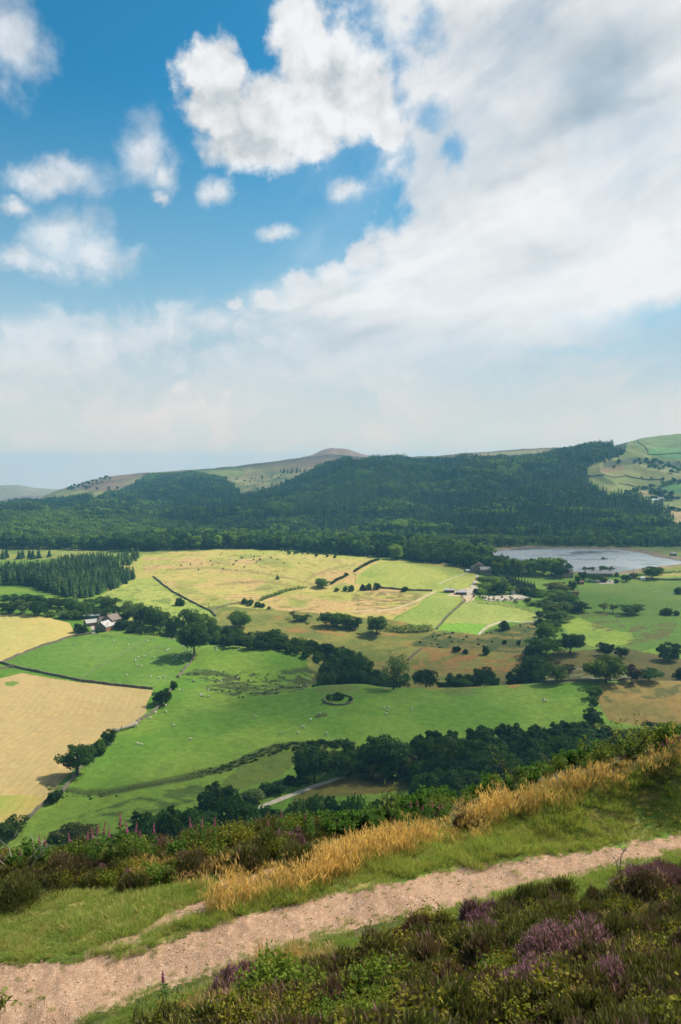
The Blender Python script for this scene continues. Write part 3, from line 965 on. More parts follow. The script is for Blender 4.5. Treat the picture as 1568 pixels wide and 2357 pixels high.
# ------------------------------------------------------------------ trees
def leaf_material(name, a, b, trans=.35, rough=.6, vary=.7):
    m, k = new_mat(name)
    out = k.n('ShaderNodeOutputMaterial')
    oi = k.n('ShaderNodeObjectInfo')
    at = k.n('ShaderNodeAttribute', attribute_name='tint')
    r = k.m('FRACT', k.m('MULTIPLY', oi.outputs['Random'], 7.31))
    c = k.mix(k.m('ADD', k.m('MULTIPLY', oi.outputs['Random'], .5), k.m('MULTIPLY', at.outputs['Fac'], .5)), a, b)
    f = k.m('MULTIPLY', k.m('ADD', 1 - vary / 2, k.m('MULTIPLY', r, vary)), k.m('ADD', .72, k.m('MULTIPLY', at.outputs['Fac'], .56)))
    c = k.vm('SCALE', c, scale=f)
    d = k.n('ShaderNodeBsdfPrincipled', {'Base Color': c, 'Roughness': rough})
    k.set(d, 'Specular IOR Level', .06)
    t = k.n('ShaderNodeBsdfTranslucent', {'Color': k.vm('MULTIPLY', c, (1.5, 1.5, .6))})
    mx = k.n('ShaderNodeMixShader', {0: trans})
    k.t.links.new(d.outputs[0], mx.inputs[1])
    k.t.links.new(t.outputs[0], mx.inputs[2])
    k.t.links.new(mx.outputs[0], out.inputs[0])
    return m


def plain_material(name, a, b=None, scale=3.0, rough=.85, bump=0.0, spec=.2, vary=0.0):
    m, k = new_mat(name)
    out = k.n('ShaderNodeOutputMaterial')
    bs = k.n('ShaderNodeBsdfPrincipled', {'Roughness': rough})
    k.set(bs, 'Specular IOR Level', spec)
    tc = k.n('ShaderNodeTexCoord')
    n = k.noise(tc.outputs['Object'], scale, 5, .6)
    c = k.mix(k.ss(n, .35, .65), a, b if b else a)
    if vary:
        oi = k.n('ShaderNodeObjectInfo')
        c = k.vm('SCALE', c, scale=k.m('ADD', 1 - vary / 2, k.m('MULTIPLY', oi.outputs['Random'], vary)))
    k.set(bs, 'Base Color', c)
    if bump:
        bp = k.n('ShaderNodeBump', {'Strength': bump, 'Distance': .05, 'Height': n})
        k.t.links.new(bp.outputs[0], bs.inputs['Normal'])
    k.t.links.new(bs.outputs[0], out.inputs[0])
    return m


BARK = plain_material('bark', (.075, .060, .045), (.030, .025, .02), 4.0, .95)
LEAF = {
    'oak': leaf_material('oak leaves', (.036, .078, .012), (.070, .125, .018)),
    'dark': leaf_material('dark leaves', (.018, .046, .011), (.036, .076, .014)),
    'ash': leaf_material('ash leaves', (.075, .125, .036), (.120, .160, .045)),
    'lit': leaf_material('sunlit fresh leaves', (.090, .160, .024), (.160, .230, .034)),  # fresh green, raised so the colour carries the sun on lit crowns
    'olive': leaf_material('olive leaves', (.075, .085, .026), (.110, .115, .032)),
    'copper': leaf_material('copper leaves', (.036, .026, .022), (.055, .036, .024)),
    'spruce': leaf_material('spruce needles', (.017, .050, .022), (.044, .090, .028), .15),
    'pale': leaf_material('larch needles', (.058, .120, .032), (.105, .165, .042), .2),
}


class Cloud:
    """collects leaf quads"""

    def __init__(self):
        self.c, self.t = [], []

    def quads(self, p, n, size, tint, rng, aspect=1.0):
        p, n = np.asarray(p), np.asarray(n)
        N = len(p)
        n = n / np.maximum(np.linalg.norm(n, axis=1, keepdims=True), 1e-6)
        r = rng.normal(size=(N, 3))
        t = np.cross(n, r)
        t /= np.maximum(np.linalg.norm(t, axis=1, keepdims=True), 1e-6)
        b = np.cross(n, t)
        s = (np.asarray(size) * rng.uniform(.7, 1.3, N))[:, None] * .5
        t, b = t * s, b * s * aspect
        q = np.stack([p - t - b * .4, p - b * 1.0 + t * .3, p + t + b * .3, p + b - t * .35], 1)
        self.c.append(q.reshape(-1, 3))
        self.t.append(np.repeat(np.asarray(tint) * np.ones(N), 4))

    def mesh(self, name, mat):
        co = np.concatenate(self.c)
        f = np.arange(len(co)).reshape(-1, 4)
        me = mesh_from(name, co, f, mat, False)
        attr(me, 'tint', 'FLOAT', np.clip(np.concatenate(self.t), 0, 1))
        return me


class Tubes:
    def __init__(self):
        self.v, self.f, self.n = [], [], 0

    def tube(self, pts, rad_, k=6):
        pts = np.asarray(pts, float)
        m = len(pts)
        rad_ = np.broadcast_to(np.asarray(rad_, float), (m,))
        tan = np.gradient(pts, axis=0)
        tan /= np.maximum(np.linalg.norm(tan, axis=1, keepdims=True), 1e-9)
        ref = np.array([0, 0, 1.0]) if abs(tan[0, 2]) < .8 else np.array([1.0, 0, 0])
        a = np.cross(tan, ref)
        a /= np.maximum(np.linalg.norm(a, axis=1, keepdims=True), 1e-9)
        b = np.cross(tan, a)
        ang = np.linspace(0, 2 * np.pi, k, endpoint=False)
        ring = pts[:, None] + rad_[:, None, None] * (np.cos(ang)[None, :, None] * a[:, None] + np.sin(ang)[None, :, None] * b[:, None])
        self.v.append(ring.reshape(-1, 3))
        i0 = self.n
        for r in range(m - 1):
            for j in range(k):
                j2 = (j + 1) % k
                self.f.append((i0 + r * k + j, i0 + r * k + j2, i0 + (r + 1) * k + j2, i0 + (r + 1) * k + j))
        self.n += m * k
        # caps
        for end, r in ((0, 0), (1, m - 1)):
            self.v.append(pts[r][None])
            for j in range(k):
                x, y = i0 + r * k + j, i0 + r * k + (j + 1) % k
                self.f.append((x, y, self.n, self.n) if end else (y, x, self.n, self.n))
            self.n += 1

    def mesh(self, name, mat, smooth_=True):
        me = bpy.data.meshes.new(name)
        fs = [f if f[2] != f[3] else f[:3] for f in self.f]
        me.from_pydata([tuple(p) for p in np.concatenate(self.v)], [], fs)
        me.polygons.foreach_set('use_smooth', [smooth_] * len(fs))
        me.materials.append(mat)
        me.update()
        return me


def broadleaf(seed, kind, leaves=3600, size=.055, spread=.5, base=.22, blobs=26, thin=0.0, flat=1.0):
    """unit tree: height 1, crown about 1 wide; returns trunk mesh, crown mesh"""
    rng = np.random.default_rng(seed)
    tb = Tubes()
    lean = rng.normal(size=2) * .03
    tz = [0, .08, .2, .38, .6]
    tp = [(lean[0] * z * 2, lean[1] * z * 2, z) for z in tz]
    tb.tube(tp, [.035, .026, .022, .017, .007], 7)
    cl = Cloud()
    cs = []
    hc = (1 - base) / 2
    for i in range(blobs):
        # blob centres near the outside of an egg-shaped envelope
        ph = rng.uniform(0, 2 * np.pi)
        zz = rng.uniform(-.78, .86)
        rr = math.sqrt(max(0, 1 - zz * zz)) * rng.uniform(.45, .78)
        if zz < -.2:
            rr *= .95
        wob_ = 1 + .22 * math.sin(ph * 2 + seed) + .12 * math.sin(ph * 3 + seed * 2)
        c = np.array([rr * spread * math.cos(ph) * wob_, rr * spread * math.sin(ph) * wob_, base + hc + zz * hc * .80])
        r = rng.uniform(.10, .19) * (1 - .25 * abs(zz))
        cs.append((c, r))
    cs.append((np.array([0, 0, base + hc]), .26))
    tot = sum(r * r for _, r in cs)
    for i, (c, r) in enumerate(cs):
        n = int(leaves * r * r / tot)
        d = rng.normal(size=(n, 3))
        d /= np.linalg.norm(d, axis=1, keepdims=True)
        d = d[(d[:, 2] > -.55) | (rng.random(n) < .35)]
        n = len(d)
        lump = 1 + .22 * np.sin(d[:, 0] * 6 + i) * np.sin(d[:, 1] * 6 + seed) * np.sin(d[:, 2] * 5)
        p = c + d * (r * lump * rng.uniform(.72, 1.1, n))[:, None] * np.array([spread * 2, spread * 2, .92 * flat])
        if thin:
            kk = rng.random(n) > thin
            p, d, n = p[kk], d[kk], int(kk.sum())
        nn = d + rng.normal(size=(n, 3)) * .45
        cl.quads(p, nn, size, np.clip(rng.normal(.5 + rng.normal() * .16, .16, n), 0, 1), rng)
        if i % 3 == 0 or thin:
            st = np.array([lean[0] * .7, lean[1] * .7, min(base + .02 + .3 * rng.random(), c[2] - .05)])
            md = (st + c) / 2 + rng.normal(size=3) * .02
            tb.tube([st, md, c], [.012, .008, .003], 5)
    return tb.mesh('trunk', BARK), cl.mesh('crown', LEAF[kind])


def bush(seed, kind, leaves=1500, size=.10, thin=0.0):
    rng = np.random.default_rng(seed)
    tb, cl = Tubes(), Cloud()
    for i in range(6):
        a = rng.uniform(0, 6.28)
        tb.tube([(0, 0, 0), (.12 * math.cos(a), .12 * math.sin(a), .3), (.3 * math.cos(a), .3 * math.sin(a), .62)], [.022, .015, .005], 5)
    for i in range(14):
        a, rr = rng.uniform(0, 6.28), rng.uniform(0, .36)
        c = np.array([rr * math.cos(a), rr * math.sin(a), rng.uniform(.25, .72) * (1 - rr * .7)])
        r = rng.uniform(.16, .27)
        n = int(leaves / 14)
        d = rng.normal(size=(n, 3))
        d /= np.linalg.norm(d, axis=1, keepdims=True)
        p = c + d * (r * rng.uniform(.7, 1.1, n))[:, None]
        p[:, 2] = np.abs(p[:, 2])
        if thin:
            kk = rng.random(n) > thin
            p, d = p[kk], d[kk]
        cl.quads(p, d + rng.normal(size=d.shape) * .5, size, np.clip(rng.normal(.5 + rng.normal() * .15, .16, len(p)), 0, 1), rng)
    return tb.mesh('trunk', BARK), cl.mesh('crown', LEAF[kind])


def conifer(seed, kind, tiers=17, per=15, size=.11, width=.36):
    rng = np.random.default_rng(seed)
    tb, cl = Tubes(), Cloud()
    tb.tube([(0, 0, 0), (0, 0, .5), (0, 0, .97)], [.022, .013, .003], 5)
    for i in range(tiers):
        t = i / (tiers - 1)
        z = .10 + .88 * t
        R = width * .5 * (1 - t) ** .82 * rng.uniform(.85, 1.12) + .012
        n = max(4, int(per * (1 - t * .72)))
        a = rng.uniform(0, 6.28) + np.arange(n) * 2 * np.pi / n + rng.normal(size=n) * .15
        rr = R * rng.uniform(.72, 1.15, n)
        for fr, sz in ((1.0, 1.0), (.58, 1.1)):
            p = np.stack([np.cos(a) * rr * fr, np.sin(a) * rr * fr, z - rr * fr * .42 + rng.normal(size=n) * .008], 1)
            nn = np.stack([np.cos(a) * .55, np.sin(a) * .55, np.full(n, .8)], 1) + rng.normal(size=(n, 3)) * .22
            cl.quads(p, nn, size * sz * (1.05 - .62 * t), np.clip(rng.normal(.5, .2, n), 0, 1), rng)
    return tb.mesh('trunk', BARK), cl.mesh('crown', LEAF[kind])


PROTO = {}
for kk, sd in (('oak', 1), ('dark', 2), ('ash', 3), ('lit', 4), ('olive', 5)):
    PROTO[kk] = [broadleaf(sd * 10 + j, kk, spread=.56 + .05 * j, base=.0 + .06 * j) for j in range(3)]
PROTO['big'] = [broadleaf(77, 'dark', 6000, .045, .50, .26, 34)]
PROTO['biglit'] = [broadleaf(78, 'lit', 6000, .045, .52, .12, 34)]
PROTO['field oak'] = [broadleaf(79, 'dark', 5200, .046, .52, .24, 30)]
PROTO['thin'] = [broadleaf(81, 'ash', 2600, .045, .46, .16, 30, .62)]
PROTO['bare'] = [broadleaf(83, 'olive', 1500, .06, .46, .2, 18, .6), broadleaf(84, 'olive', 1500, .06, .5, .2, 18, .55)]
PROTO['copper'] = [broadleaf(85, 'copper', 1500, .08, .5, .1, 16)]
PROTO['poplar'] = [broadleaf(87, 'oak', 2600, .055, .40, .05, 26)]
PROTO['bush'] = [bush(91, 'oak'), bush(92, 'dark'), bush(93, 'oak')]
PROTO['pale bush'] = [bush(94, 'lit'), bush(95, 'olive'), bush(96, 'ash')]
PROTO['dark bush'] = [bush(97, 'dark'), bush(98, 'dark')]
PROTO['spruce'] = [conifer(101 + j, 'spruce') for j in range(3)]
PROTO['pine'] = [conifer(111 + j, 'pale', 15, 14, .12, .42) for j in range(2)]
LOWP = {'spruce': [conifer(121 + j, 'spruce', 9, 9, .17, .40) for j in range(3)], 'pale': [conifer(131 + j, 'pale', 9, 9, .18, .38) for j in range(2)],
        'broad': [broadleaf(141 + j, ('oak', 'dark', 'oak', 'ash')[j], 900, .10, .5, .10, 16) for j in range(4)],
        'litbroad': [broadleaf(151 + j, ('lit', 'lit')[j], 900, .10, .5, .10, 16) for j in range(2)]}
RNG = random.Random(5)
USED = {}


def plant(kind, x, y, z, h, w, label, cat='tree', group=None, name=None, proto=None):
    """one tree: an Empty with a trunk and a crown"""
    P = PROTO[kind]
    tr, cr = P[RNG.randrange(len(P))] if proto is None else P[proto]
    nm = name or ('bush' if 'bush' in kind else 'conifer' if kind in ('spruce', 'pine') else 'broadleaf_tree')
    e = bpy.data.objects.new(nm, None)
    e.empty_display_size = 1
    e.location = (x, y, z - .02 * h)
    e.rotation_euler = (0, 0, RNG.uniform(0, 6.28))
    e.scale = (w, w, h)
    e['label'], e['category'] = label, cat
    if group:
        e['group'] = group
    COL.objects.link(e)
    for part, me in (('trunk', tr), ('crown', cr)):
        o = link(part, me, e)
    return e


def tree(u, vt, vb, wpx, kind, label, group=None, Y=None, cat=None, name=None, proto=None):
    """a tree whose foot and top show at the given places of the photograph"""
    x, y, z = hit(u, vb, 232) if Y is None else at_depth(u, Y, vb)
    h = float(slope(vt)) * y - z
    h = max(h, .6)
    wid = wpx / F * y * (1.22 if 'bush' not in kind else 1.0)
    if kind in ('spruce', 'pine'):
        wid = wid / .40
    c = cat or ('bush' if 'bush' in kind else 'tree')
    return plant(kind, x, y, z, h, wid, label, c, group, name, proto)
# lone trees and bushes that stand clear of their neighbours: u, top, foot, width, kind, label
SINGLE = [
    (448, 1433, 1509, 76, 'big', 'large dark broad tree standing at the end of the stone wall in the sheep pasture'),
    (472, 1409, 1483, 66, 'biglit', 'tall tree with sunlit yellow-green top right behind the large dark pasture tree'),
    (438, 1396, 1462, 48, 'oak', 'round dark tree behind and left of the yellow-topped tall tree'),
    (397, 1414, 1466, 34, 'dark', 'narrow dark tree at the right end of the long dark hedge'),
    (313, 1378, 1432, 46, 'ash', 'tall pale grey-green tree behind the hedge right of the farmhouse'),
    (353, 1387, 1448, 40, 'oak', 'dark rounded tree beside the tall pale grey-green tree right of the farmhouse'),
    (339, 1421, 1441, 16, 'copper', 'small copper-leaved purple tree in the farm garden'),
    (90, 1380, 1417, 40, 'dark', 'round dark tree on the top edge of the yellow mown field'),
    (48, 1376, 1413, 36, 'ash', 'pale grey-green tree on the top edge of the yellow mown field'),
    (20, 1386, 1411, 34, 'dark', 'dark tree at the far left end of the mown field edge'),
    (414, 1373, 1394, 23, 'bush', 'lone round bush beside the long wall in the bright meadow'),
    (178, 1712, 1784, 76, 'field oak', 'broad dark oak with gaps in its crown on the corner of the straw field'),
    (230, 1699, 1735, 40, 'bush', 'wide dark hawthorn next up the wall from the straw field oak'),
    (250, 1677, 1712, 34, 'dark', 'upright dark tree between the wide hawthorn and the fallen trunk'),
    (126, 1813, 1847, 34, 'dark bush', 'dark bush at the lower corner of the straw field wall'),
    (373, 1580, 1622, 42, 'dark', 'dark compact tree on the right corner of the straw field'),
    (400, 1565, 1587, 21, 'bush', 'low round bush above the dark tree at the straw field corner'),
    (741, 1330, 1352, 33, 'oak', 'clump-like dark tree where the hedges meet in the golden field'),
    (796, 1317, 1325, 10, 'bush', 'tiny bush on the hedge that climbs the golden field'),
    (933, 1347, 1361, 18, 'dark bush', 'lone dark bush on the lower edge of the bright hill pasture'),
    (639, 1321, 1333, 8, 'pine', 'single young sapling alone in the middle of the golden field'),
    (696, 1412, 1429, 30, 'oak', 'low spreading tree on the olive slope left of the dark copse'),
    (674, 1404, 1424, 15, 'bare', 'thin leafless hawthorn on the olive slope'),
    (708, 1431, 1436, 11, 'pale bush', 'tiny bright bush beside the low spreading tree on the slope'),
    (868, 1413, 1461, 53, 'biglit', 'big rounded sunlit tree at the left end of the clipped slope hedge'),
    (756, 1444, 1450, 8, 'pale bush', 'tiny bright green shrub under the left of the dark copse'),
    (786, 1440, 1448, 17, 'pale bush', 'low bright green shrub under the middle of the dark copse'),
    (553, 1403, 1446, 46, 'oak', 'rounded tree standing above the left end of the stream trees'),
    (906, 1492, 1587, 60, 'thin', 'tall half-bare tree with visible branches among the stream trees'),
    (1162, 1425, 1449, 28, 'dark bush', 'lone round dark bush below the curved pale track'),
    (1118, 1483, 1506, 21, 'dark bush', 'dark bush alone in the rough rushy hollow'),
    (1312, 1457, 1504, 64, 'field oak', 'broad low dark oak casting shade beside the bright patch of pasture'),
    (1328, 1383, 1408, 46, 'dark', 'dark spreading tree on the pasture side of the lane trees'),
    (1282, 1520, 1571, 44, 'ash', 'pale grey-green tree by the cream herb patch'),
    (1395, 1506, 1572, 78, 'biglit', 'large rounded ash tree behind the far edge of the middle pasture'),
    (1455, 1525, 1570, 40, 'copper', 'dark purplish tree right of the large rounded ash'),
    (1495, 1537, 1567, 46, 'dark', 'low dark tree right of the purplish tree'),
    (1393, 1475, 1508, 30, 'dark', 'upright dark tree above the large rounded ash'),
    (1430, 1487, 1513, 25, 'oak', 'small round-headed tree on a bare stem above the purplish tree'),
    (1540, 1476, 1521, 54, 'dark', 'big dark tree at the right edge of the lower pasture'),
    (1566, 1532, 1566, 30, 'dark', 'dark tree cut by the right edge above the brown field'),
    (1390, 1386, 1408, 24, 'bare', 'left one of two thin brown hawthorns in the right pasture'),
    (1411, 1389, 1410, 22, 'bare', 'right one of two thin brown hawthorns in the right pasture'),
    (1452, 1387, 1413, 43, 'oak', 'dark bushy tree in the middle of the right pasture'),
    (1535, 1397, 1415, 30, 'bush', 'wide bush near the right edge of the right pasture'),
    (1556, 1403, 1416, 15, 'dark bush', 'small dark bush beside the wide bush in the right pasture'),
    (1563, 1349, 1366, 26, 'bush', 'bush at the right edge just below the dam meadow'),
    (1370, 1577, 1608, 30, 'oak', 'tree at the top of the fence line between green and brown fields'),
    (1369, 1603, 1621, 20, 'bush', 'bush halfway down the line between green and brown fields'),
    (1366, 1627, 1672, 42, 'dark', 'dark tree at the bottom of the line between green and brown fields'),
    (1502, 1301, 1332, 36, 'oak', 'big lone tree in front of the dam bank'),
    (1354, 1301, 1322, 19, 'oak', 'round tree against the water behind the left end of the cottage row'),
    (1397, 1300, 1320, 23, 'oak', 'round tree against the water behind the middle of the cottage row'),
    (1342, 1314, 1334, 22, 'dark', 'dark round tree between the stone house and the cottage row'),
    (1369, 1321, 1338, 25, 'oak', 'tree in front of the left half of the cottage row'),
    (1390, 1326, 1339, 23, 'pale bush', 'spreading bush in front of the right half of the cottage row'),
    (1441, 1322, 1339, 19, 'oak', 'tree between the pale yard and the dam meadow'),
    (1420, 1316, 1326, 15, 'bush', 'small bush by the right gable of the cottage row'),
    (1459, 1316, 1328, 23, 'pale bush', 'loose pale bush at the foot of the dam bank'),
    (1418, 1331, 1341, 13, 'dark bush', 'dark bush in the pale yard below the cottages'),
    (1293, 1291, 1328, 38, 'dark', 'dark tree behind the small stone house by the water'),
    (1330, 1320, 1345, 18, 'poplar', 'narrow tapering tree right of the small stone house'),
    (756, 1595, 1616, 12, 'poplar', 'narrow upright bush inside the round walled enclosure'),
    (779, 1591, 1607, 33, 'dark bush', 'wide dark bush at the back of the round walled enclosure'),
    (808, 1602, 1614, 12, 'dark bush', 'small round bush at the right of the round walled enclosure'),
    (725, 1718, 1801, 96, 'field oak', 'very broad dark tree left of the woodland above the pale track'),
    (756, 1720, 1770, 48, 'olive', 'olive-brown tree tucked behind the very broad dark tree'),
    (860, 1752, 1791, 56, 'olive', 'rounded olive-grey tree at the upper end of the pale track'),
    (628, 1795, 1826, 66, 'dark bush', 'wide dark bush left of the pale track'),
    (665, 1781, 1808, 36, 'dark bush', 'dark bush at the left foot of the very broad dark tree'),
    (696, 1776, 1806, 42, 'bush', 'green bush at the foot of the very broad dark tree'),
    (580, 1815, 1846, 76, 'pale bush', 'loose olive-green bush above the lower end of the pale track'),
    (500, 1797, 1886, 72, 'dark', 'tall dark tree at the left end of the valley woodland'),
    (25, 1878, 1926, 58, 'oak', 'rounded tree in the bottom left corner of the valley'),
    (176, 1893, 1938, 66, 'olive', 'olive-green bushy tree low on the left below the hill edge'),
    (125, 1911, 1938, 32, 'bush', 'small bush left of the olive-green tree below the hill edge'),
    (1326, 1667, 1712, 62, 'dark', 'distinct dark rounded tree standing above the right of the valley woodland'),
    (1518, 1667, 1720, 98, 'dark', 'wide dark tree behind the golden grass on the right'),
]
for t in SINGLE:
    tree(*t)

# groups whose members nothing tells apart
def grove(label, group, lst, cat=None):
    for t in lst:
        tree(*t[:5], label, group, t[5] if len(t) > 5 else None, cat)


grove('broadleaf tree crowded behind the farm buildings', 'trees behind the farm',
      [(250, 1370, 1398, 42, 'oak'), (228, 1394, 1421, 46, 'oak'), (190, 1383, 1409, 32, 'oak'), (165, 1375, 1406, 36, 'oak'), (137, 1372, 1399, 34, 'oak'),
       (205, 1378, 1400, 36, 'dark'), (112, 1374, 1398, 34, 'dark'), (268, 1393, 1417, 34, 'dark'), (180, 1403, 1424, 36, 'oak'), (262, 1412, 1428, 22, 'oak'),
       (60, 1366, 1390, 40, 'dark'), (25, 1366, 1390, 34, 'dark'), (85, 1368, 1390, 36, 'dark'), (285, 1408, 1430, 30, 'oak'), (330, 1392, 1436, 34, 'dark'), (370, 1402, 1450, 34, 'oak')])
grove('garden bush around the farm buildings', 'bushes around the farm',
      [(180, 1433, 1455, 25, 'bush'), (193, 1440, 1458, 26, 'bush'), (283, 1425, 1448, 42, 'bush'), (300, 1440, 1455, 24, 'bush'), (322, 1428, 1438, 15, 'bush'), (355, 1432, 1442, 16, 'bush'),
       (150, 1403, 1423, 42, 'pale bush'), (118, 1404, 1419, 28, 'pale bush'), (270, 1430, 1445, 24, 'bush'), (225, 1447, 1457, 12, 'bush')])
grove('bush in the short row above the golden field wall', 'bushes in the golden field',
      [(795, 1347, 1360, 11, 'bush'), (809, 1345, 1361, 19, 'bush'), (836, 1343, 1359, 18, 'bush'), (850, 1341, 1358, 18, 'bush'), (868, 1340, 1357, 22, 'bush')])
grove('thin hawthorn bush in the row left of the golden field hedge', 'hawthorns left of the hedge',
      [(563, 1375, 1390, 18, 'bush'), (578, 1378, 1394, 20, 'pale bush'), (594, 1383, 1397, 18, 'bush'), (606, 1387, 1399, 12, 'pale bush'), (620, 1395, 1402, 12, 'pale bush'), (776, 1352, 1361, 15, 'pale bush')])
grove('dark tree in the small copse on the olive slope', 'copse on the olive slope',
      [(752, 1408, 1441, 33, 'dark'), (775, 1408, 1443, 36, 'oak'), (795, 1411, 1445, 38, 'oak'), (812, 1418, 1447, 40, 'dark')])
grove('dark tree along the stream behind the pasture crest', 'stream trees',
      [(530, 1436, 1480, 36, 'dark', 515), (543, 1442, 1480, 34, 'oak', 520), (565, 1450, 1480, 34, 'dark', 525), (586, 1450, 1480, 36, 'ash', 525), (605, 1453, 1480, 34, 'oak', 525), (626, 1446, 1480, 54, 'dark', 522),
       (648, 1458, 1480, 34, 'dark', 520), (666, 1465, 1480, 32, 'oak', 520), (686, 1463, 1480, 32, 'oak', 518), (704, 1473, 1480, 30, 'oak', 515), (724, 1468, 1480, 30, 'dark', 512), (740, 1478, 1500, 30, 'dark', 505),
       (755, 1480, 1500, 38, 'dark', 500), (789, 1492, 1500, 44, 'dark', 500), (772, 1500, 1500, 40, 'dark', 490), (758, 1522, 1500, 40, 'dark', 470), (822, 1506, 1500, 40, 'oak', 490), (806, 1526, 1500, 40, 'dark', 470),
       (840, 1528, 1500, 40, 'dark', 465), (753, 1543, 1500, 36, 'oak', 452), (786, 1540, 1500, 40, 'dark', 455), (816, 1537, 1500, 40, 'dark', 455), (845, 1552, 1500, 40, 'dark', 448), (870, 1537, 1500, 28, 'dark', 460),
       (735, 1562, 1500, 28, 'bush', 446), (890, 1560, 1500, 30, 'dark', 448), (920, 1550, 1500, 36, 'oak', 455), (500, 1432, 1480, 40, 'dark', 520), (515, 1445, 1480, 30, 'oak', 512)])
grove('dark alder behind the middle pasture crest', 'alders behind the crest',
      [(980, 1540, 1500, 46, 'dark', 455), (1023, 1566, 1500, 32, 'dark', 450), (1045, 1547, 1500, 40, 'dark', 458), (1066, 1553, 1500, 36, 'oak', 455), (1086, 1550, 1500, 40, 'dark', 458), (1117, 1530, 1500, 40, 'dark', 462), (1134, 1553, 1500, 30, 'dark', 452),
       (1185, 1537, 1500, 40, 'dark', 458), (1222, 1507, 1500, 50, 'dark', 470), (1210, 1533, 1500, 40, 'dark', 455), (1238, 1536, 1500, 34, 'oak', 455)])
grove('dark lane tree in the line that climbs towards the reservoir', 'lane trees',
      [(1232, 1483, 1516, 42, 'dark'), (1258, 1467, 1509, 56, 'oak'), (1247, 1503, 1530, 40, 'dark'), (1260, 1430, 1471, 50, 'oak'), (1277, 1403, 1431, 46, 'oak'), (1278, 1381, 1413, 52, 'ash'), (1275, 1357, 1386, 56, 'oak'),
       (1302, 1363, 1391, 46, 'oak'), (1285, 1338, 1363, 46, 'olive'), (1318, 1333, 1363, 26, 'poplar'), (1245, 1383, 1396, 22, 'bush'), (1262, 1392, 1407, 24, 'bush'), (1243, 1420, 1437, 26, 'bush'), (1300, 1412, 1432, 26, 'ash'), (1262, 1512, 1530, 36, 'olive'), (1240, 1405, 1420, 22, 'pale bush'), (1275, 1428, 1446, 30, 'oak')])
grove('bushy shrub in the rough hollow under the lime pastures', 'shrubs in the rough hollow',
      [(1073, 1492, 1504, 16, 'dark bush'), (1052, 1484, 1500, 22, 'dark bush'), (1162, 1470, 1482, 13, 'dark bush'), (1195, 1472, 1484, 12, 'bush'), (1310, 1528, 1545, 26, 'olive')])
grove('young broadleaf tree in the copse below the upper farm', 'copse below the upper farm',
      [(1112, 1326, 1345, 24, 'lit'), (1125, 1328, 1350, 26, 'lit'), (1118, 1340, 1360, 24, 'lit'), (1145, 1336, 1367, 34, 'dark'), (1130, 1346, 1366, 22, 'oak'), (1140, 1325, 1348, 24, 'lit'), (1161, 1331, 1364, 24, 'lit'), (1172, 1346, 1366, 20, 'lit'), (1095, 1352, 1367, 20, 'dark bush'),
       (1108, 1352, 1367, 20, 'lit'), (1152, 1326, 1345, 20, 'ash'), (1185, 1350, 1366, 14, 'lit'), (1193, 1356, 1367, 12, 'pale bush')])
grove('dense spruce in the young plantation below the upper farm', 'young spruces below the upper farm',
      [(1166 + i * 7.0 + (j % 2) * 3, 1318 + i * 2.2 + j * 8, 1339 + i * 2.2 + j * 8, 10, 'spruce') for i in range(10) for j in range(3)])
grove('hedge bush between the plantation and the lane trees', 'bushes by the plantation end',
      [(1207, 1350, 1366, 18, 'oak'), (1218, 1352, 1368, 20, 'lit'), (1232, 1353, 1368, 20, 'oak'), (1246, 1355, 1372, 24, 'oak'), (1226, 1381, 1394, 22, 'pale bush'), (1216, 1374, 1384, 16, 'pale bush')])
grove('dark woodland tree above the pale track', 'woodland above the track',
      [(830, 1700, 1780, 74, 'dark'), (880, 1693, 1777, 84, 'dark'), (912, 1708, 1782, 66, 'dark'), (800, 1722, 1790, 50, 'oak'), (945, 1735, 1790, 44, 'olive'), (900, 1745, 1796, 46, 'dark'), (960, 1706, 1775, 44, 'dark')])
vr = np.random.default_rng(8)
rows = []
for i, u in enumerate(np.arange(985, 1470, 36)):
    rows.append((u + vr.normal() * 6, 1700 + vr.normal() * 5 - (u - 985) * .015, 1772 + vr.normal() * 4, 62 + vr.normal() * 8, ('dark', 'dark', 'oak')[vr.integers(3)]))
for i, u in enumerate(np.arange(975, 1500, 40)):
    rows.append((u + vr.normal() * 8, 1738 + vr.normal() * 8 - (u - 985) * .03, 1812 + vr.normal() * 5, 62 + vr.normal() * 10, ('dark', 'dark', 'oak', 'olive')[vr.integers(4)]))
for i, u in enumerate(np.arange(980, 1440, 40)):
    rows.append((u + vr.normal() * 8, 1776 + vr.normal() * 8, 1852 + vr.normal() * 6, 66 + vr.normal() * 10, ('dark', 'dark', 'oak', 'olive', 'dark')[vr.integers(5)]))
grove('tree in the dense dark valley woodland on the right', 'dense valley woodland', rows)
low = []
for u, vt in ((330, 1872), (360, 1866), (395, 1846), (425, 1862), (450, 1868), (478, 1878), (540, 1830), (565, 1850), (600, 1862), (640, 1850), (668, 1838), (720, 1830), (745, 1842), (765, 1826), (800, 1838), (830, 1814), (860, 1832),
              (895, 1830), (925, 1816), (950, 1826), (968, 1806), (1000, 1800), (1025, 1788), (300, 1885), (585, 1878), (700, 1858), (1060, 1800), (1100, 1812), (875, 1852)):
    low.append((u, vt, 1890, 88 + vr.normal() * 12, ('dark', 'dark', 'dark', 'oak')[vr.integers(4)], 222 + vr.normal() * 10))
grove('dark tree in the woodland just under the hill edge', 'woodland under the hill edge', low)
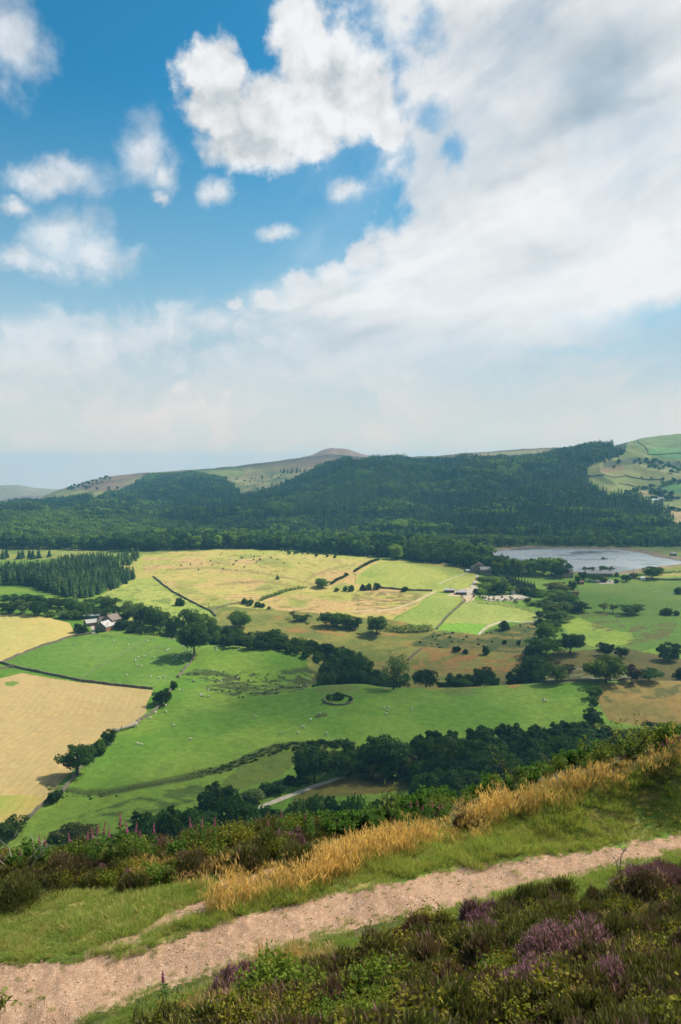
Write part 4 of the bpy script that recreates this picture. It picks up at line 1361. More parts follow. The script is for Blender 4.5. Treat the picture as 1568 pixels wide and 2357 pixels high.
grove('isolated spruce on the pale clearing far left', 'spruces on the clearing',
      [(7, 1262, 1287, 12, 'spruce'), (15, 1258, 1284, 12, 'spruce'), (44, 1266, 1287, 13, 'spruce'), (52, 1262, 1284, 12, 'spruce'), (68, 1259, 1285, 11, 'spruce'), (76, 1262, 1287, 12, 'spruce'), (89, 1260, 1285, 13, 'spruce'), (114, 1261, 1282, 10, 'spruce'),
       (20, 1290, 1298, 9, 'spruce'), (75, 1292, 1303, 9, 'spruce'), (97, 1290, 1299, 8, 'spruce'), (160, 1284, 1296, 7, 'spruce'), (150, 1282, 1293, 8, 'spruce'), (178, 1280, 1292, 8, 'spruce'), (190, 1276, 1290, 9, 'spruce')])
grove('small tree on the field boundaries of the far right hillside', 'trees on the far right hillside',
      [(1445, 1125, 1139, 15, 'dark'), (1463, 1121, 1134, 15, 'dark'), (1470, 1116, 1127, 10, 'ash'), (1481, 1117, 1125, 9, 'dark'), (1488, 1118, 1126, 7, 'ash'), (1497, 1113, 1122, 7, 'dark'), (1503, 1114, 1122, 6, 'dark'),
       (1526, 1098, 1105, 7, 'dark'), (1529, 1106, 1116, 12, 'ash'), (1541, 1105, 1114, 10, 'dark'), (1552, 1098, 1111, 11, 'dark'), (1564, 1102, 1113, 10, 'dark'), (1544, 1165, 1171, 10, 'dark'), (1551, 1165, 1172, 10, 'dark'), (1564, 1168, 1175, 11, 'dark'),
       (1452, 1131, 1143, 12, 'dark'), (1437, 1135, 1146, 14, 'dark'), (1425, 1141, 1148, 12, 'dark'), (1478, 1096, 1099, 5, 'dark'), (1500, 1097, 1101, 5, 'dark')], 'tree')
grove('dark sheltering tree behind the far pink farmhouse', 'trees behind the far farmhouse',
      [(1511, 1122, 1145, 23, 'dark'), (1521, 1129, 1145, 15, 'dark'), (1531, 1126, 1139, 8, 'dark'), (1544, 1128, 1143, 13, 'dark'), (1538, 1137, 1151, 17, 'dark'), (1547, 1140, 1151, 10, 'dark'), (1561, 1142, 1147, 12, 'dark')])

# ------------------------------------------------------------------ woods that read as one mass
def scatter(name, pts, scl, rotz, pick, protos, label=None, cat=None, mat_join=True):
    """one object whose points carry plants"""
    colx = bpy.data.collections.new(name + ' kinds')
    for i, (tr, cr) in enumerate(protos):
        me = cr.copy()
        if tr is not None:
            bm = bmesh.new()
            bm.from_mesh(cr)
            n0 = len(bm.faces)
            bm.from_mesh(tr)
            bm.faces.ensure_lookup_table()
            for f in bm.faces[n0:]:
                f.material_index = 1
            bm.to_mesh(me)
            bm.free()
            me.materials.append(tr.materials[0])
        ob = bpy.data.objects.new('%s_kind_%02d' % (name, i), me)
        colx.objects.link(ob)
    pts = np.asarray(pts, np.float32)
    pm = bpy.data.meshes.new(name)
    pm.vertices.add(len(pts))
    pm.vertices.foreach_set('co', pts.ravel())
    scl = np.asarray(scl, np.float32)
    if scl.ndim == 1:
        scl = np.repeat(scl[:, None], 3, 1)
    a = pm.attributes.new('size', 'FLOAT_VECTOR', 'POINT')
    a.data.foreach_set('vector', np.ascontiguousarray(scl).ravel())
    a = pm.attributes.new('turn', 'FLOAT_VECTOR', 'POINT')
    rz = np.asarray(rotz, np.float32)
    if rz.ndim == 1:
        rz = np.stack([rz * 0, rz * 0, rz], 1)
    a.data.foreach_set('vector', np.ascontiguousarray(rz, np.float32).ravel())
    a = pm.attributes.new('pick', 'INT', 'POINT')
    a.data.foreach_set('value', np.asarray(pick, np.int32))
    ob = link(name, pm)
    ob['kind'] = 'stuff'
    if label:
        ob['label'] = label
    ng = bpy.data.node_groups.new(name, 'GeometryNodeTree')
    ng.interface.new_socket('Geometry', in_out='INPUT', socket_type='NodeSocketGeometry')
    ng.interface.new_socket('Geometry', in_out='OUTPUT', socket_type='NodeSocketGeometry')
    k = NT(ng, False)
    gi, go = k.n('NodeGroupInput'), k.n('NodeGroupOutput')
    ip = k.n('GeometryNodeInstanceOnPoints')
    ci = k.n('GeometryNodeCollectionInfo', {'Collection': colx, 'Separate Children': True, 'Reset Children': True})

    def na(nm, typ):
        nd = k.n('GeometryNodeInputNamedAttribute', data_type=typ)
        nd.inputs['Name'].default_value = nm
        return nd.outputs['Attribute']
    k.t.links.new(gi.outputs[0], ip.inputs['Points'])
    k.t.links.new(ci.outputs[0], ip.inputs['Instance'])
    ip.inputs['Pick Instance'].default_value = True
    k.t.links.new(na('pick', 'INT'), ip.inputs['Instance Index'])
    k.t.links.new(na('turn', 'FLOAT_VECTOR'), ip.inputs['Rotation'])
    k.t.links.new(na('size', 'FLOAT_VECTOR'), ip.inputs['Scale'])
    k.t.links.new(ip.outputs[0], go.inputs[0])
    md = ob.modifiers.new('plants', 'NODES')
    md.node_group = ng
    return ob


def spots(poly, spacing, y0, y1, seed, keep=1.0):
    """jittered world grid inside a region whose ground shows at poly in the photograph"""
    rng = np.random.default_rng(seed)
    poly = np.asarray(poly, float)
    a0, a1 = (poly[:, 0].min() - CX) / F - .01, (poly[:, 0].max() - CX) / F + .01
    ys = np.arange(y0, y1, spacing)
    out = []
    for y in ys:
        n = int((a1 - a0) * y / spacing)
        x = a0 * y + (np.arange(n) + rng.uniform(-.45, .45, n)) * spacing
        yy = y + rng.uniform(-.45, .45, n) * spacing
        out.append(np.stack([x, yy], 1))
    p = np.concatenate(out)
    z = ground(p[:, 0], p[:, 1])
    u, v = project(p[:, 0], p[:, 1], z)
    jj = (fbm(p[:, 0] / 30, p[:, 1] / 30, seed, 3) - .5) * 10
    m = in_poly(u + jj, v + jj * .4, poly)
    if keep < 1:
        m &= rng.random(len(p)) < keep
    return np.column_stack([p, z])[m]


def forest(name, label, regions, kinds):
    """regions: (polygon, spacing, y0, y1, hmin, hmax, widthratio, {kind indices}, seed, keep)"""
    P, S, R, K = [], [], [], []
    for (poly, sp, y0, y1, h0, h1, wr, ks, seed, keep) in regions:
        p = spots(poly, sp, y0, y1, seed, keep)
        rng = np.random.default_rng(seed + 1)
        n = len(p)
        stand = fbm(p[:, 0] / 90, p[:, 1] / 90, seed + 7, 3)
        h = (h0 + (h1 - h0) * np.clip((stand - .3) / .4, 0, 1)) * rng.uniform(.8, 1.15, n)
        w = h * wr * rng.uniform(.85, 1.2, n)
        P.append(p - np.array([0, 0, .3]))
        S.append(np.stack([w, w, h], 1))
        R.append(rng.uniform(0, 6.28, n))
        sel = fbm(p[:, 0] / 110, p[:, 1] / 80, seed + 3, 3) + rng.normal(size=n) * .03
        rank = np.clip((sel - .28) / .44, 0, .999)
        K.append(np.array(ks)[(rank * len(ks)).astype(int)])
    P, S, R, K = map(np.concatenate, (P, S, R, K))
    print('FOREST', name, len(P))
    return scatter(name, P, S, R, K, kinds, label)


CON = LOWP['spruce'] + LOWP['pale'] + LOWP['broad'] + LOWP['litbroad']    # 0-2 spruce, 3-4 pale, 5-8 broad, 9-10 lit broad
H1 = [(-300, 1185), (-60, 1172), (0, 1172), (60, 1160), (130, 1160), (240, 1154), (262, 1140), (300, 1130), (335, 1112), (467, 1101), (500, 1108), (528, 1116), (545, 1135), (560, 1160), (600, 1152), (640, 1132), (690, 1106), (735, 1086),
      (775, 1072), (800, 1066), (815, 1076), (860, 1066), (905, 1062), (950, 1067), (1045, 1064), (1145, 1068), (1212, 1061), (1279, 1044), (1345, 1032), (1395, 1032), (1443, 1040), (1425, 1052), (1345, 1078), (1343, 1096), (1360, 1122), (1402, 1154),
      (1440, 1156), (1474, 1148), (1482, 1166), (1522, 1168), (1552, 1195), (1540, 1222), (1300, 1242), (1130, 1256), (900, 1254), (680, 1250), (560, 1226), (400, 1206), (200, 1196), (0, 1190), (-300, 1188)]
PALE = [(815, 1080), (880, 1072), (1000, 1085), (980, 1130), (900, 1165), (820, 1180), (640, 1200), (600, 1185), (740, 1150)]
BROADH = [(1080, 1085), (1180, 1080), (1150, 1130), (1060, 1135), (1040, 1110), (960, 1150), (920, 1200), (820, 1195), (870, 1165), (940, 1140)]
forest('conifer_forest', 'dark conifer forest covering the long hill behind the valley',
       [(H1, 7.6, 1200, 2560, 13, 25, .88, (0, 1, 3, 2, 0, 8, 4, 1, 9, 2), 11, 1.0), (PALE, 8, 1350, 2400, 17, 25, .85, (3, 4, 3, 10), 12, .95), (BROADH, 12, 1350, 2300, 17, 25, 1.0, (5, 8, 9, 8), 13, .9),
        ([(1300, 1120), (1410, 1160), (1545, 1200), (1540, 1222), (1100, 1246), (930, 1243), (940, 1215), (1150, 1170)], 8, 1275, 1700, 22, 28, .7, (0, 1, 2, 0), 14, 1.0)], CON)
forest('mixed_woodland', 'paler mixed wood on the valley floor before the dark conifer hill',
       [([(-300, 1232), (0, 1226), (200, 1228), (500, 1233), (900, 1238), (1130, 1246), (1568, 1214), (1700, 1208), (1700, 1275), (1568, 1285), (1508, 1276), (1470, 1266), (1345, 1258), (1232, 1256), (1130, 1262), (800, 1262), (400, 1262), (330, 1266), (250, 1262), (0, 1262), (-300, 1262)],
         8.5, 1085, 1420, 9, 15, .95, (5, 9, 8, 10, 8, 3, 4, 9), 21, .96),
        ([(-300, 1186), (0, 1188), (200, 1193), (400, 1203), (560, 1222), (690, 1250), (400, 1245), (200, 1240), (-300, 1235)], 8, 1150, 1750, 9, 17, .95, (9, 10, 4, 8, 10, 3, 9), 22, .92)], CON)
forest('woodland_belt', 'dark broadleaf wood along the far edge of the golden field',
       [([(-300, 1268), (0, 1264), (180, 1266), (330, 1270), (400, 1268), (523, 1263), (650, 1266), (720, 1272), (800, 1278), (870, 1284), (960, 1293), (1035, 1302), (1060, 1306), (1085, 1310), (1120, 1320), (1160, 1332), (1220, 1342), (1285, 1340), (1312, 1332),
          (1290, 1320), (1230, 1316), (1170, 1312), (1125, 1296), (1100, 1278), (900, 1262), (700, 1256), (523, 1250), (400, 1250), (250, 1256), (0, 1254), (-300, 1255)], 11, 800, 1150, 15, 23, 1.1, (5, 7, 6, 9, 5, 7), 31, 1.0)], CON)
forest('conifer_plantation', 'block of dense dark conifers left of the bright meadow',
       [([(-200, 1318), (0, 1322), (110, 1312), (150, 1300), (240, 1296), (300, 1320), (317, 1334), (290, 1346), (238, 1366), (205, 1378), (150, 1376), (110, 1364), (60, 1348), (0, 1346), (-200, 1346)], 4.6, 640, 980, 9, 14, .98, (0, 3, 1, 2, 3, 0, 4), 41, 1.0),
        ([(110, 1300), (200, 1286), (327, 1279), (300, 1300), (200, 1310), (120, 1316)], 6, 800, 1050, 7, 11, .95, (0, 1, 3, 4), 42, .9),
        ([(-200, 1300), (0, 1300), (150, 1290), (110, 1312), (0, 1320), (-200, 1318)], 9, 700, 1050, 4, 8, .75, (0, 1, 3, 4), 43, .6)], CON)
forest('undergrowth', 'low dark scrub filling the gaps between the stream and woodland trees',
       [([(500, 1440), (560, 1450), (640, 1470), (740, 1480), (830, 1510), (870, 1560), (940, 1570), (880, 1620), (720, 1620), (735, 1540), (660, 1505), (500, 1492)], 5.0, 440, 535, 3.5, 7.5, 1.15, (5, 6, 6, 5), 71, .8),
        ([(960, 1590), (1240, 1590), (1240, 1660), (960, 1660)], 5.0, 436, 470, 2.5, 6, 1.2, (5, 6), 72, .6),
        ([(960, 1705), (1480, 1690), (1600, 1700), (1600, 1900), (960, 1900)], 5.0, 236, 345, 3, 7.5, 1.15, (6, 5, 6, 8), 73, .8),
        ([(300, 1885), (600, 1860), (720, 1840), (960, 1830), (960, 1960), (300, 1960)], 4.6, 205, 268, 3, 6.5, 1.15, (6, 5, 6), 74, .75),
        ([(780, 1770), (980, 1765), (980, 1800), (850, 1792), (800, 1795)], 4.5, 236, 345, 2.5, 6, 1.2, (6, 5), 75, .8),
        ([(1230, 1500), (1290, 1400), (1310, 1340), (1275, 1340), (1240, 1420), (1215, 1500), (1200, 1560), (1250, 1570)], 6.0, 430, 800, 2, 6, 1.2, (5, 6, 8), 76, .45),
        ([(0, 1378), (140, 1385), (300, 1402), (420, 1430), (430, 1462), (290, 1440), (150, 1412), (0, 1400)], 7.0, 480, 800, 2.5, 6, 1.2, (5, 6, 8, 9), 77, .5)], CON)
forest('young_plantation', 'sunlit young trees in rows on the valley floor at the left',
       [([(110, 1258), (200, 1250), (300, 1244), (400, 1240), (405, 1262), (330, 1268), (200, 1264)], 5.5, 985, 1300, 6, 9, 1.0, (3, 4, 10, 4), 91, 1.0), ([(320, 1112), (340, 1100), (440, 1093), (520, 1104), (515, 1114), (420, 1106)], 10, 1900, 2900, 12, 17, 1.1, (10, 9, 8), 92, .9)], CON)
forest('rough_scrub', 'low dark scrub and bracken along the banks of the pastures',
       [([(110, 1812), (160, 1818), (210, 1822), (300, 1806), (400, 1786), (520, 1762), (600, 1726), (640, 1712), (720, 1708), (815, 1706), (815, 1720), (700, 1724), (640, 1732), (600, 1748), (520, 1780), (420, 1802), (310, 1828), (200, 1840), (120, 1834)], 1.5, 232, 370, .4, 2.4, 1.9, (5, 6, 8, 7, 5), 81, .6),
        ([(330, 1850), (470, 1800), (520, 1795), (500, 1830), (340, 1882)], 3.0, 232, 320, .3, .9, 1.8, (5, 6, 8), 82, .4),
        ([(418, 1550), (523, 1545), (740, 1563), (690, 1592), (545, 1606), (430, 1566)], 3.2, 380, 480, .3, .8, 2.0, (5, 6), 83, .35)], CON)
forest('scrub', 'scattered bushes and saplings dotted over the golden field and far moor',
       [([(390, 1296), (450, 1287), (600, 1296), (560, 1312), (420, 1318), (392, 1308)], 9, 700, 960, 1.2, 3.0, .9, (5, 6, 8), 51, .26), ([(523, 1268), (620, 1270), (760, 1285), (700, 1300), (560, 1296), (500, 1280)], 10, 800, 1000, 1.2, 3.2, .9, (5, 6, 8), 52, .26),
        ([(530, 1305), (600, 1300), (620, 1320), (540, 1330)], 9, 700, 900, 1.2, 2.8, .9, (5, 6, 8), 53, .22), ([(640, 1266), (700, 1270), (780, 1280), (780, 1286), (640, 1276)], 9, 800, 1000, 3, 7, 1.0, (5, 7, 8), 54, .6),
        ([(150, 1125), (220, 1105), (250, 1098), (260, 1106), (200, 1125), (160, 1135)], 26, 2300, 3200, 7, 10, 1.2, (5, 6), 55, .7), ([(190, 1122), (290, 1117), (290, 1128), (190, 1132)], 34, 2200, 3000, 7, 10, 1.2, (5, 6), 56, .5),
        ([(645, 1086), (680, 1084), (720, 1085), (718, 1088), (648, 1090)], 16, 2300, 3100, 12, 17, .8, (0, 1), 57, .9),
        ([(1410, 1064), (1480, 1057), (1568, 1066), (1600, 1078), (1560, 1094), (1500, 1078), (1440, 1070), (1408, 1080)], 17, 1500, 2700, 6, 10, 1.2, (5, 6), 58, .75),
        ([(500, 1120), (545, 1100), (640, 1090), (690, 1100), (620, 1150), (560, 1165)], 22, 1700, 3000, 5, 9, 1.1, (5, 8, 3), 59, .4),
        ([(1160, 1375), (1220, 1382), (1245, 1405), (1160, 1386), (1090, 1378), (1090, 1370)], 5, 550, 800, 1.0, 2.2, 1.2, (5, 9, 10), 60, .7),
        ([(940, 1485), (1000, 1458), (1120, 1450), (1230, 1432), (1240, 1490), (1060, 1498)], 7, 480, 640, .8, 2.0, 1.5, (5, 6, 8), 61, .45)], CON)
# ------------------------------------------------------------------ plants of the near hillside
def blade_material(name, root, tip_a, tip_b, trans=.3, split=None, rough=.7):
    """colour runs from root to tip; split = (threshold, colour a, colour b) for flower spikes"""
    m, k = new_mat(name)
    out = k.n('ShaderNodeOutputMaterial')
    oi = k.n('ShaderNodeObjectInfo')
    tn = k.n('ShaderNodeAttribute', attribute_name='tint').outputs['Fac']
    al = k.n('ShaderNodeAttribute', attribute_name='along').outputs['Fac']
    mixf = k.m('ADD', k.m('MULTIPLY', oi.outputs['Random'], .45), k.m('MULTIPLY', tn, .55))
    c = k.mix(k.ss(al, 0, .65), root, k.mix(mixf, tip_a, tip_b))
    if split:
        th, ca, cb, keep = split
        f = k.m('MULTIPLY', k.ss(al, th - .08, th + .08), k.m('LESS_THAN', tn, keep))
        c = k.mix(f, c, k.mix(k.m('FRACT', k.m('MULTIPLY', tn, 9.7)), ca, cb))
    c = k.vm('SCALE', c, scale=k.m('ADD', .75, k.m('MULTIPLY', k.m('FRACT', k.m('MULTIPLY', tn, 5.3)), .5)))
    d = k.n('ShaderNodeBsdfPrincipled', {'Base Color': c, 'Roughness': rough})
    k.set(d, 'Specular IOR Level', .08)
    t = k.n('ShaderNodeBsdfTranslucent', {'Color': k.vm('MULTIPLY', c, (1.3, 1.3, .8))})
    mx = k.n('ShaderNodeMixShader', {0: trans})
    k.t.links.new(d.outputs[0], mx.inputs[1])
    k.t.links.new(t.outputs[0], mx.inputs[2])
    k.t.links.new(mx.outputs[0], out.inputs[0])
    return m


class Strips:
    def __init__(self):
        self.c, self.f, self.t, self.a, self.n = [], [], [], [], 0

    def add(self, base, tip, width, tint, bend=0.0, seg=3, rng=None, prof=None, along=(0, 1)):
        """curved strips from base to tip; prof = width factor per ring"""
        base, tip = np.asarray(base, float), np.asarray(tip, float)
        N = len(base)
        ax = tip - base
        L = np.linalg.norm(ax, axis=1, keepdims=True)
        r = rng.normal(size=(N, 3))
        sd = np.cross(ax / np.maximum(L, 1e-9), r)
        sd /= np.maximum(np.linalg.norm(sd, axis=1, keepdims=True), 1e-9)
        bd = rng.normal(size=(N, 3)) * [1, 1, 0]
        prof = prof or [1, .85, .6, .08][:seg + 1] if seg == 3 else (prof or list(np.linspace(1, .1, seg + 1)))
        w = np.broadcast_to(np.asarray(width, float), (N,))[:, None]
        rings = []
        for i in range(seg + 1):
            s = i / seg
            p = base + ax * s + bd * L * bend * (s * s) - np.array([0, 0, 1]) * L * bend * .6 * s ** 3
            rings += [p - sd * w * prof[i] / 2, p + sd * w * prof[i] / 2]
        V = np.stack(rings, 1)
        k = 2 * (seg + 1)
        self.c.append(V.reshape(-1, 3))
        st = self.n + np.arange(N)[:, None] * k
        for i in range(seg):
            self.f.append(st + np.array([2 * i, 2 * i + 1, 2 * i + 3, 2 * i + 2])[None])
        self.n += N * k
        self.t.append(np.repeat(np.broadcast_to(np.asarray(tint, float), (N,)), k))
        self.a.append(np.tile(np.repeat(along[0] + (along[1] - along[0]) * np.linspace(0, 1, seg + 1), 2), N))

    def mesh(self, name, mat):
        me = mesh_from(name, np.concatenate(self.c), np.concatenate(self.f), mat, False)
        attr(me, 'tint', 'FLOAT', np.concatenate(self.t))
        attr(me, 'along', 'FLOAT', np.concatenate(self.a))
        return me


def disc(rng, n, r):
    a, q = rng.uniform(0, 6.283, n), r * np.sqrt(rng.random(n))
    return np.stack([np.cos(a) * q, np.sin(a) * q, np.zeros(n)], 1)


def tuft(seed, n, spread, h0, h1, w, lean, bend, mat, heads=0, headmat=None):
    rng = np.random.default_rng(seed)
    s = Strips()
    b = disc(rng, n, spread)
    h = rng.uniform(h0, h1, n)
    d = b * rng.uniform(.5, 1.5, (n, 1)) / max(spread, 1e-6) * lean + rng.normal(size=(n, 3)) * [lean * .4, lean * .4, 0]
    tip = b + np.stack([d[:, 0] * h, d[:, 1] * h, h], 1)
    s.add(b, tip, w * rng.uniform(.7, 1.3, n), rng.random(n), bend, 3, rng)
    if heads:
        j = rng.choice(n, heads, False)
        t = tip[j]
        for q in range(3):
            o = rng.normal(size=(heads, 3)) * [.018, .018, .02]
            s.add(t + o - [0, 0, .05], t + o + rng.normal(size=(heads, 3)) * [.03, .03, .01] + [0, 0, .055], .011, rng.uniform(.8, 1, heads), .1, 3, rng, [.3, 1, .8, .2], (.9, 1))
    return (None, s.mesh('tuft', mat))


def heather(seed, n, r, h0, h1, mat, w=.0085):
    """a lumpy dome of short upright sprigs over woody stems"""
    rng = np.random.default_rng(seed)
    s = Strips()
    h = h1
    lumps = disc(rng, 7, r * .62)
    lr = r * rng.uniform(.38, .62, 7)
    lh = h * rng.uniform(.62, 1.0, 7) * (1 - .35 * (np.linalg.norm(lumps, axis=1) / r) ** 2)
    k = rng.integers(0, 7, n)
    d = rng.normal(size=(n, 3))
    d[:, 2] = np.abs(d[:, 2]) * .9
    d /= np.linalg.norm(d, axis=1, keepdims=True)
    sh = rng.uniform(.75, 1.05, n)[:, None]
    p = lumps[k] + d * sh * np.stack([lr[k], lr[k], lh[k]], 1)
    g = d * .55 + [0, 0, 1.0] + rng.normal(size=(n, 3)) * .22
    g /= np.linalg.norm(g, axis=1, keepdims=True)
    L = rng.uniform(.03, .085, n)[:, None]
    s.add(p - g * L * .5, p + g * L, w * rng.uniform(.7, 1.4, n), np.clip(rng.random(n) * .8 + (k % 3) * .1, 0, 1), .12, 3, rng, [.6, 1.1, 1.0, .3], (.25, 1))
    m = n // 5
    j = rng.integers(0, n, m)
    s.add(lumps[k[j]] * .35, p[j], .006, rng.random(m) * .3, .1, 2, rng, [1, .8, .5], (0, .3))
    return (None, s.mesh('heather', mat))


def leafy(seed, n, r, h, size, mat, stems=14):
    rng = np.random.default_rng(seed)
    s = Strips()
    b = disc(rng, stems, r * .3)
    t = disc(rng, stems, r) + np.stack([np.zeros(stems), np.zeros(stems), h * rng.uniform(.6, 1.0, stems)], 1)
    s.add(b, t, .006, 0.0, .1, 3, rng, [1, .9, .7, .4], (0, .1))
    k = rng.integers(0, stems, n)
    f = rng.uniform(.35, 1.03, n)[:, None]
    p = b[k] + (t[k] - b[k]) * f + rng.normal(size=(n, 3)) * r * .16
    p[:, 2] = np.maximum(p[:, 2], .02)
    d = rng.normal(size=(n, 3)) * [1, 1, .55] + [0, 0, .25]
    d /= np.linalg.norm(d, axis=1, keepdims=True)
    s.add(p, p + d * (size * rng.uniform(.7, 1.3, n))[:, None], size * .62, rng.random(n), .15, 3, rng, [.25, 1, .85, .1], (.4, 1))
    return (None, s.mesh('leaves', mat))


M_SHORT = blade_material('short grass', (.120, .180, .035), (.140, .300, .042), (.420, .400, .130), .45)
M_GREEN = blade_material('verge grass', (.120, .170, .036), (.155, .310, .040), (.480, .400, .130), .45)
M_GOLD = blade_material('golden grass', (.130, .145, .036), (.500, .285, .090), (.660, .450, .180), .4)
M_HAIR = blade_material('brown bent grass', (.120, .140, .036), (.300, .190, .065), (.460, .310, .120), .4)
M_SEED = blade_material('seeding grass', (.075, .085, .022), (.260, .185, .075), (.460, .340, .170))
M_HEATH = blade_material('heather in flower', (.030, .028, .015), (.075, .085, .025), (.130, .105, .038), .15, (.60, (.215, .090, .140), (.330, .170, .235), .72))
M_HEATH2 = blade_material('heather going over', (.030, .026, .015), (.070, .075, .025), (.170, .105, .055), .15, (.62, (.230, .115, .140), (.200, .120, .090), .25))
M_HEATHG = blade_material('green heather', (.030, .032, .015), (.080, .105, .024), (.165, .150, .042), .15, (.75, (.200, .115, .130), (.170, .130, .060), .2))
M_BILB = blade_material('bilberry leaves', (.030, .045, .010), (.060, .125, .016), (.185, .225, .034), .4)
M_BILBY = blade_material('yellowing bilberry leaves', (.030, .030, .010), (.100, .130, .014), (.230, .190, .028), .35)
M_BRAM = blade_material('bramble leaves', (.022, .030, .010), (.070, .125, .020), (.190, .215, .045), .35)
M_FIRE = blade_material('fireweed leaves', (.020, .045, .012), (.045, .115, .020), (.090, .165, .030), .35)
M_SPIKE = blade_material('fireweed flowers', (.150, .055, .060), (.400, .100, .230), (.450, .180, .260), .35)

SHORT = [tuft(200 + i, 70, .10, .05, .13, .006, .5, .25, M_SHORT) for i in range(3)]
M_YELL = blade_material('dry short grass', (.150, .170, .045), (.260, .280, .070), (.520, .440, .170), .45)
SHORTY = [tuft(207 + i, 60, .10, .05, .14, .006, .6, .3, M_YELL) for i in range(2)]
VERGE = [tuft(210 + i, 70, .10, .12, .30, .006, .45, .25, M_GREEN) for i in range(3)]
GOLDT = [tuft(220 + i, 34, .13, .16, .46, .0050, .34, .22, M_GOLD, 22) for i in range(3)]
HAIRT = [tuft(230 + i, 60, .10, .25, .50, .005, .30, .2, M_HAIR, 14) for i in range(2)]
SEEDT = [tuft(240 + i, 46, .12, .25, .55, .0055, .35, .2, M_SEED, 30) for i in range(2)]
HEA = [heather(250 + i, 1500, .26, .16, .30, M_HEATH) for i in range(2)]
HEA2 = [heather(255 + i, 1500, .26, .15, .28, M_HEATH2) for i in range(2)]
HEAG = [heather(260 + i, 1500, .26, .15, .30, M_HEATHG) for i in range(2)]
BIL = [leafy(265 + i, 460, .24, .30, .036, M_BILB) for i in range(2)]
BILY = [leafy(268 + i, 420, .20, .30, .028, M_BILBY) for i in range(2)]
BRA = [leafy(270 + i, 170, .28, .40, .065, M_BRAM) for i in range(2)]
FERN = [leafy(275 + i, 260, .22, .60, .090, M_FIRE, 10) for i in range(2)]


def cover(name, label, parts, protos):
    """parts: (polygon, spacing, y0, y1, scale lo, scale hi, proto indices, seed, keep)"""
    P, S, R, K = [], [], [], []
    for (poly, sp, y0, y1, s0, s1, ks, seed, keep) in parts:
        p = spots_near(poly, sp, y0, y1, seed, keep)
        rng = np.random.default_rng(seed)
        n = len(p)
        big = fbm(p[:, 0] / .8, p[:, 1] / .8, seed + 5, 3)
        s = (s0 + (s1 - s0) * np.clip((big - .3) / .4, 0, 1)) * rng.uniform(.8, 1.2, n)
        P.append(p)
        S.append(s)
        R.append(np.stack([rng.normal(size=n) * .12, rng.normal(size=n) * .12, rng.uniform(0, 6.28, n)], 1))
        sel = fbm(p[:, 0] / 1.1, p[:, 1] / 1.1, seed + 3, 3) + rng.normal(size=n) * .08
        K.append(np.array(ks)[(np.clip((sel - .25) / .5, 0, .999) * len(ks)).astype(int)])
    P, S, R, K = map(np.concatenate, (P, S, R, K))
    print('COVER', name, len(P))
    return scatter(name, P, S, R, K, protos, label)


def spots_near(poly, sp, y0, y1, seed, keep):
    rng = np.random.default_rng(seed)
    poly = np.asarray(poly, float)
    a0, a1 = (poly[:, 0].min() - CX) / F * 1.03 - .03, (poly[:, 0].max() - CX) / F * 1.03 + .03
    out = []
    for y in np.arange(y0, y1, sp):
        n = int((a1 - a0) * y / sp)
        out.append(np.stack([a0 * y + (np.arange(n) + rng.uniform(-.5, .5, n)) * sp, y + rng.uniform(-.5, .5, n) * sp], 1))
    p = np.concatenate(out)
    z = ground(p[:, 0], p[:, 1])
    u, v = project(p[:, 0], p[:, 1], z)
    j = fbm(p[:, 0] / .7, p[:, 1] / .7, seed + 9, 3) - .5
    m = in_poly(u + j * 40, v + j * 26, poly) & (rng.random(len(p)) < keep)
    return np.column_stack([p, z])[m]


GB_TOP = [(465, 2085), (520, 2045), (600, 2015), (700, 1985), (850, 1950), (1000, 1910), (1100, 1884), (1200, 1855), (1300, 1822), (1420, 1783), (1568, 1740), (1900, 1660)]
GB_BOT = [(1900, 1680), (1568, 1772), (1400, 1822), (1250, 1868), (1050, 1935), (900, 1985), (760, 2032), (640, 2072), (520, 2108), (470, 2118)]
GOLDB = GB_TOP + GB_BOT
VERGEB = [(470, 2105), (620, 2055), (760, 2010), (900, 1958), (1050, 1905), (1250, 1840), (1400, 1795), (1568, 1742), (1900, 1650), (1900, 1850), (1568, 1915), (1400, 1942), (1200, 1972), (1000, 2003), (850, 2038), (700, 2068), (560, 2103), (430, 2145), (330, 2180), (420, 2130)]
LAWN = [(-400, 2020), (0, 2045), (150, 2058), (300, 2045), (420, 2045), (500, 2030), (480, 2072), (400, 2110), (300, 2150), (180, 2192), (120, 2208), (0, 2216), (-400, 2260)]
BANDL = [(-400, 1990), (0, 1990), (150, 1985), (300, 1970), (450, 1950), (600, 1912), (740, 1900), (760, 1925), (640, 1975), (540, 1998), (450, 2030), (330, 2045), (150, 2052), (0, 2040), (-400, 2030)]
BANK = [(330, 2420), (430, 2365), (560, 2310), (700, 2262), (830, 2206), (1000, 2150), (1200, 2100), (1400, 2056), (1568, 2024), (1900, 1880), (2000, 2500), (300, 2500)]
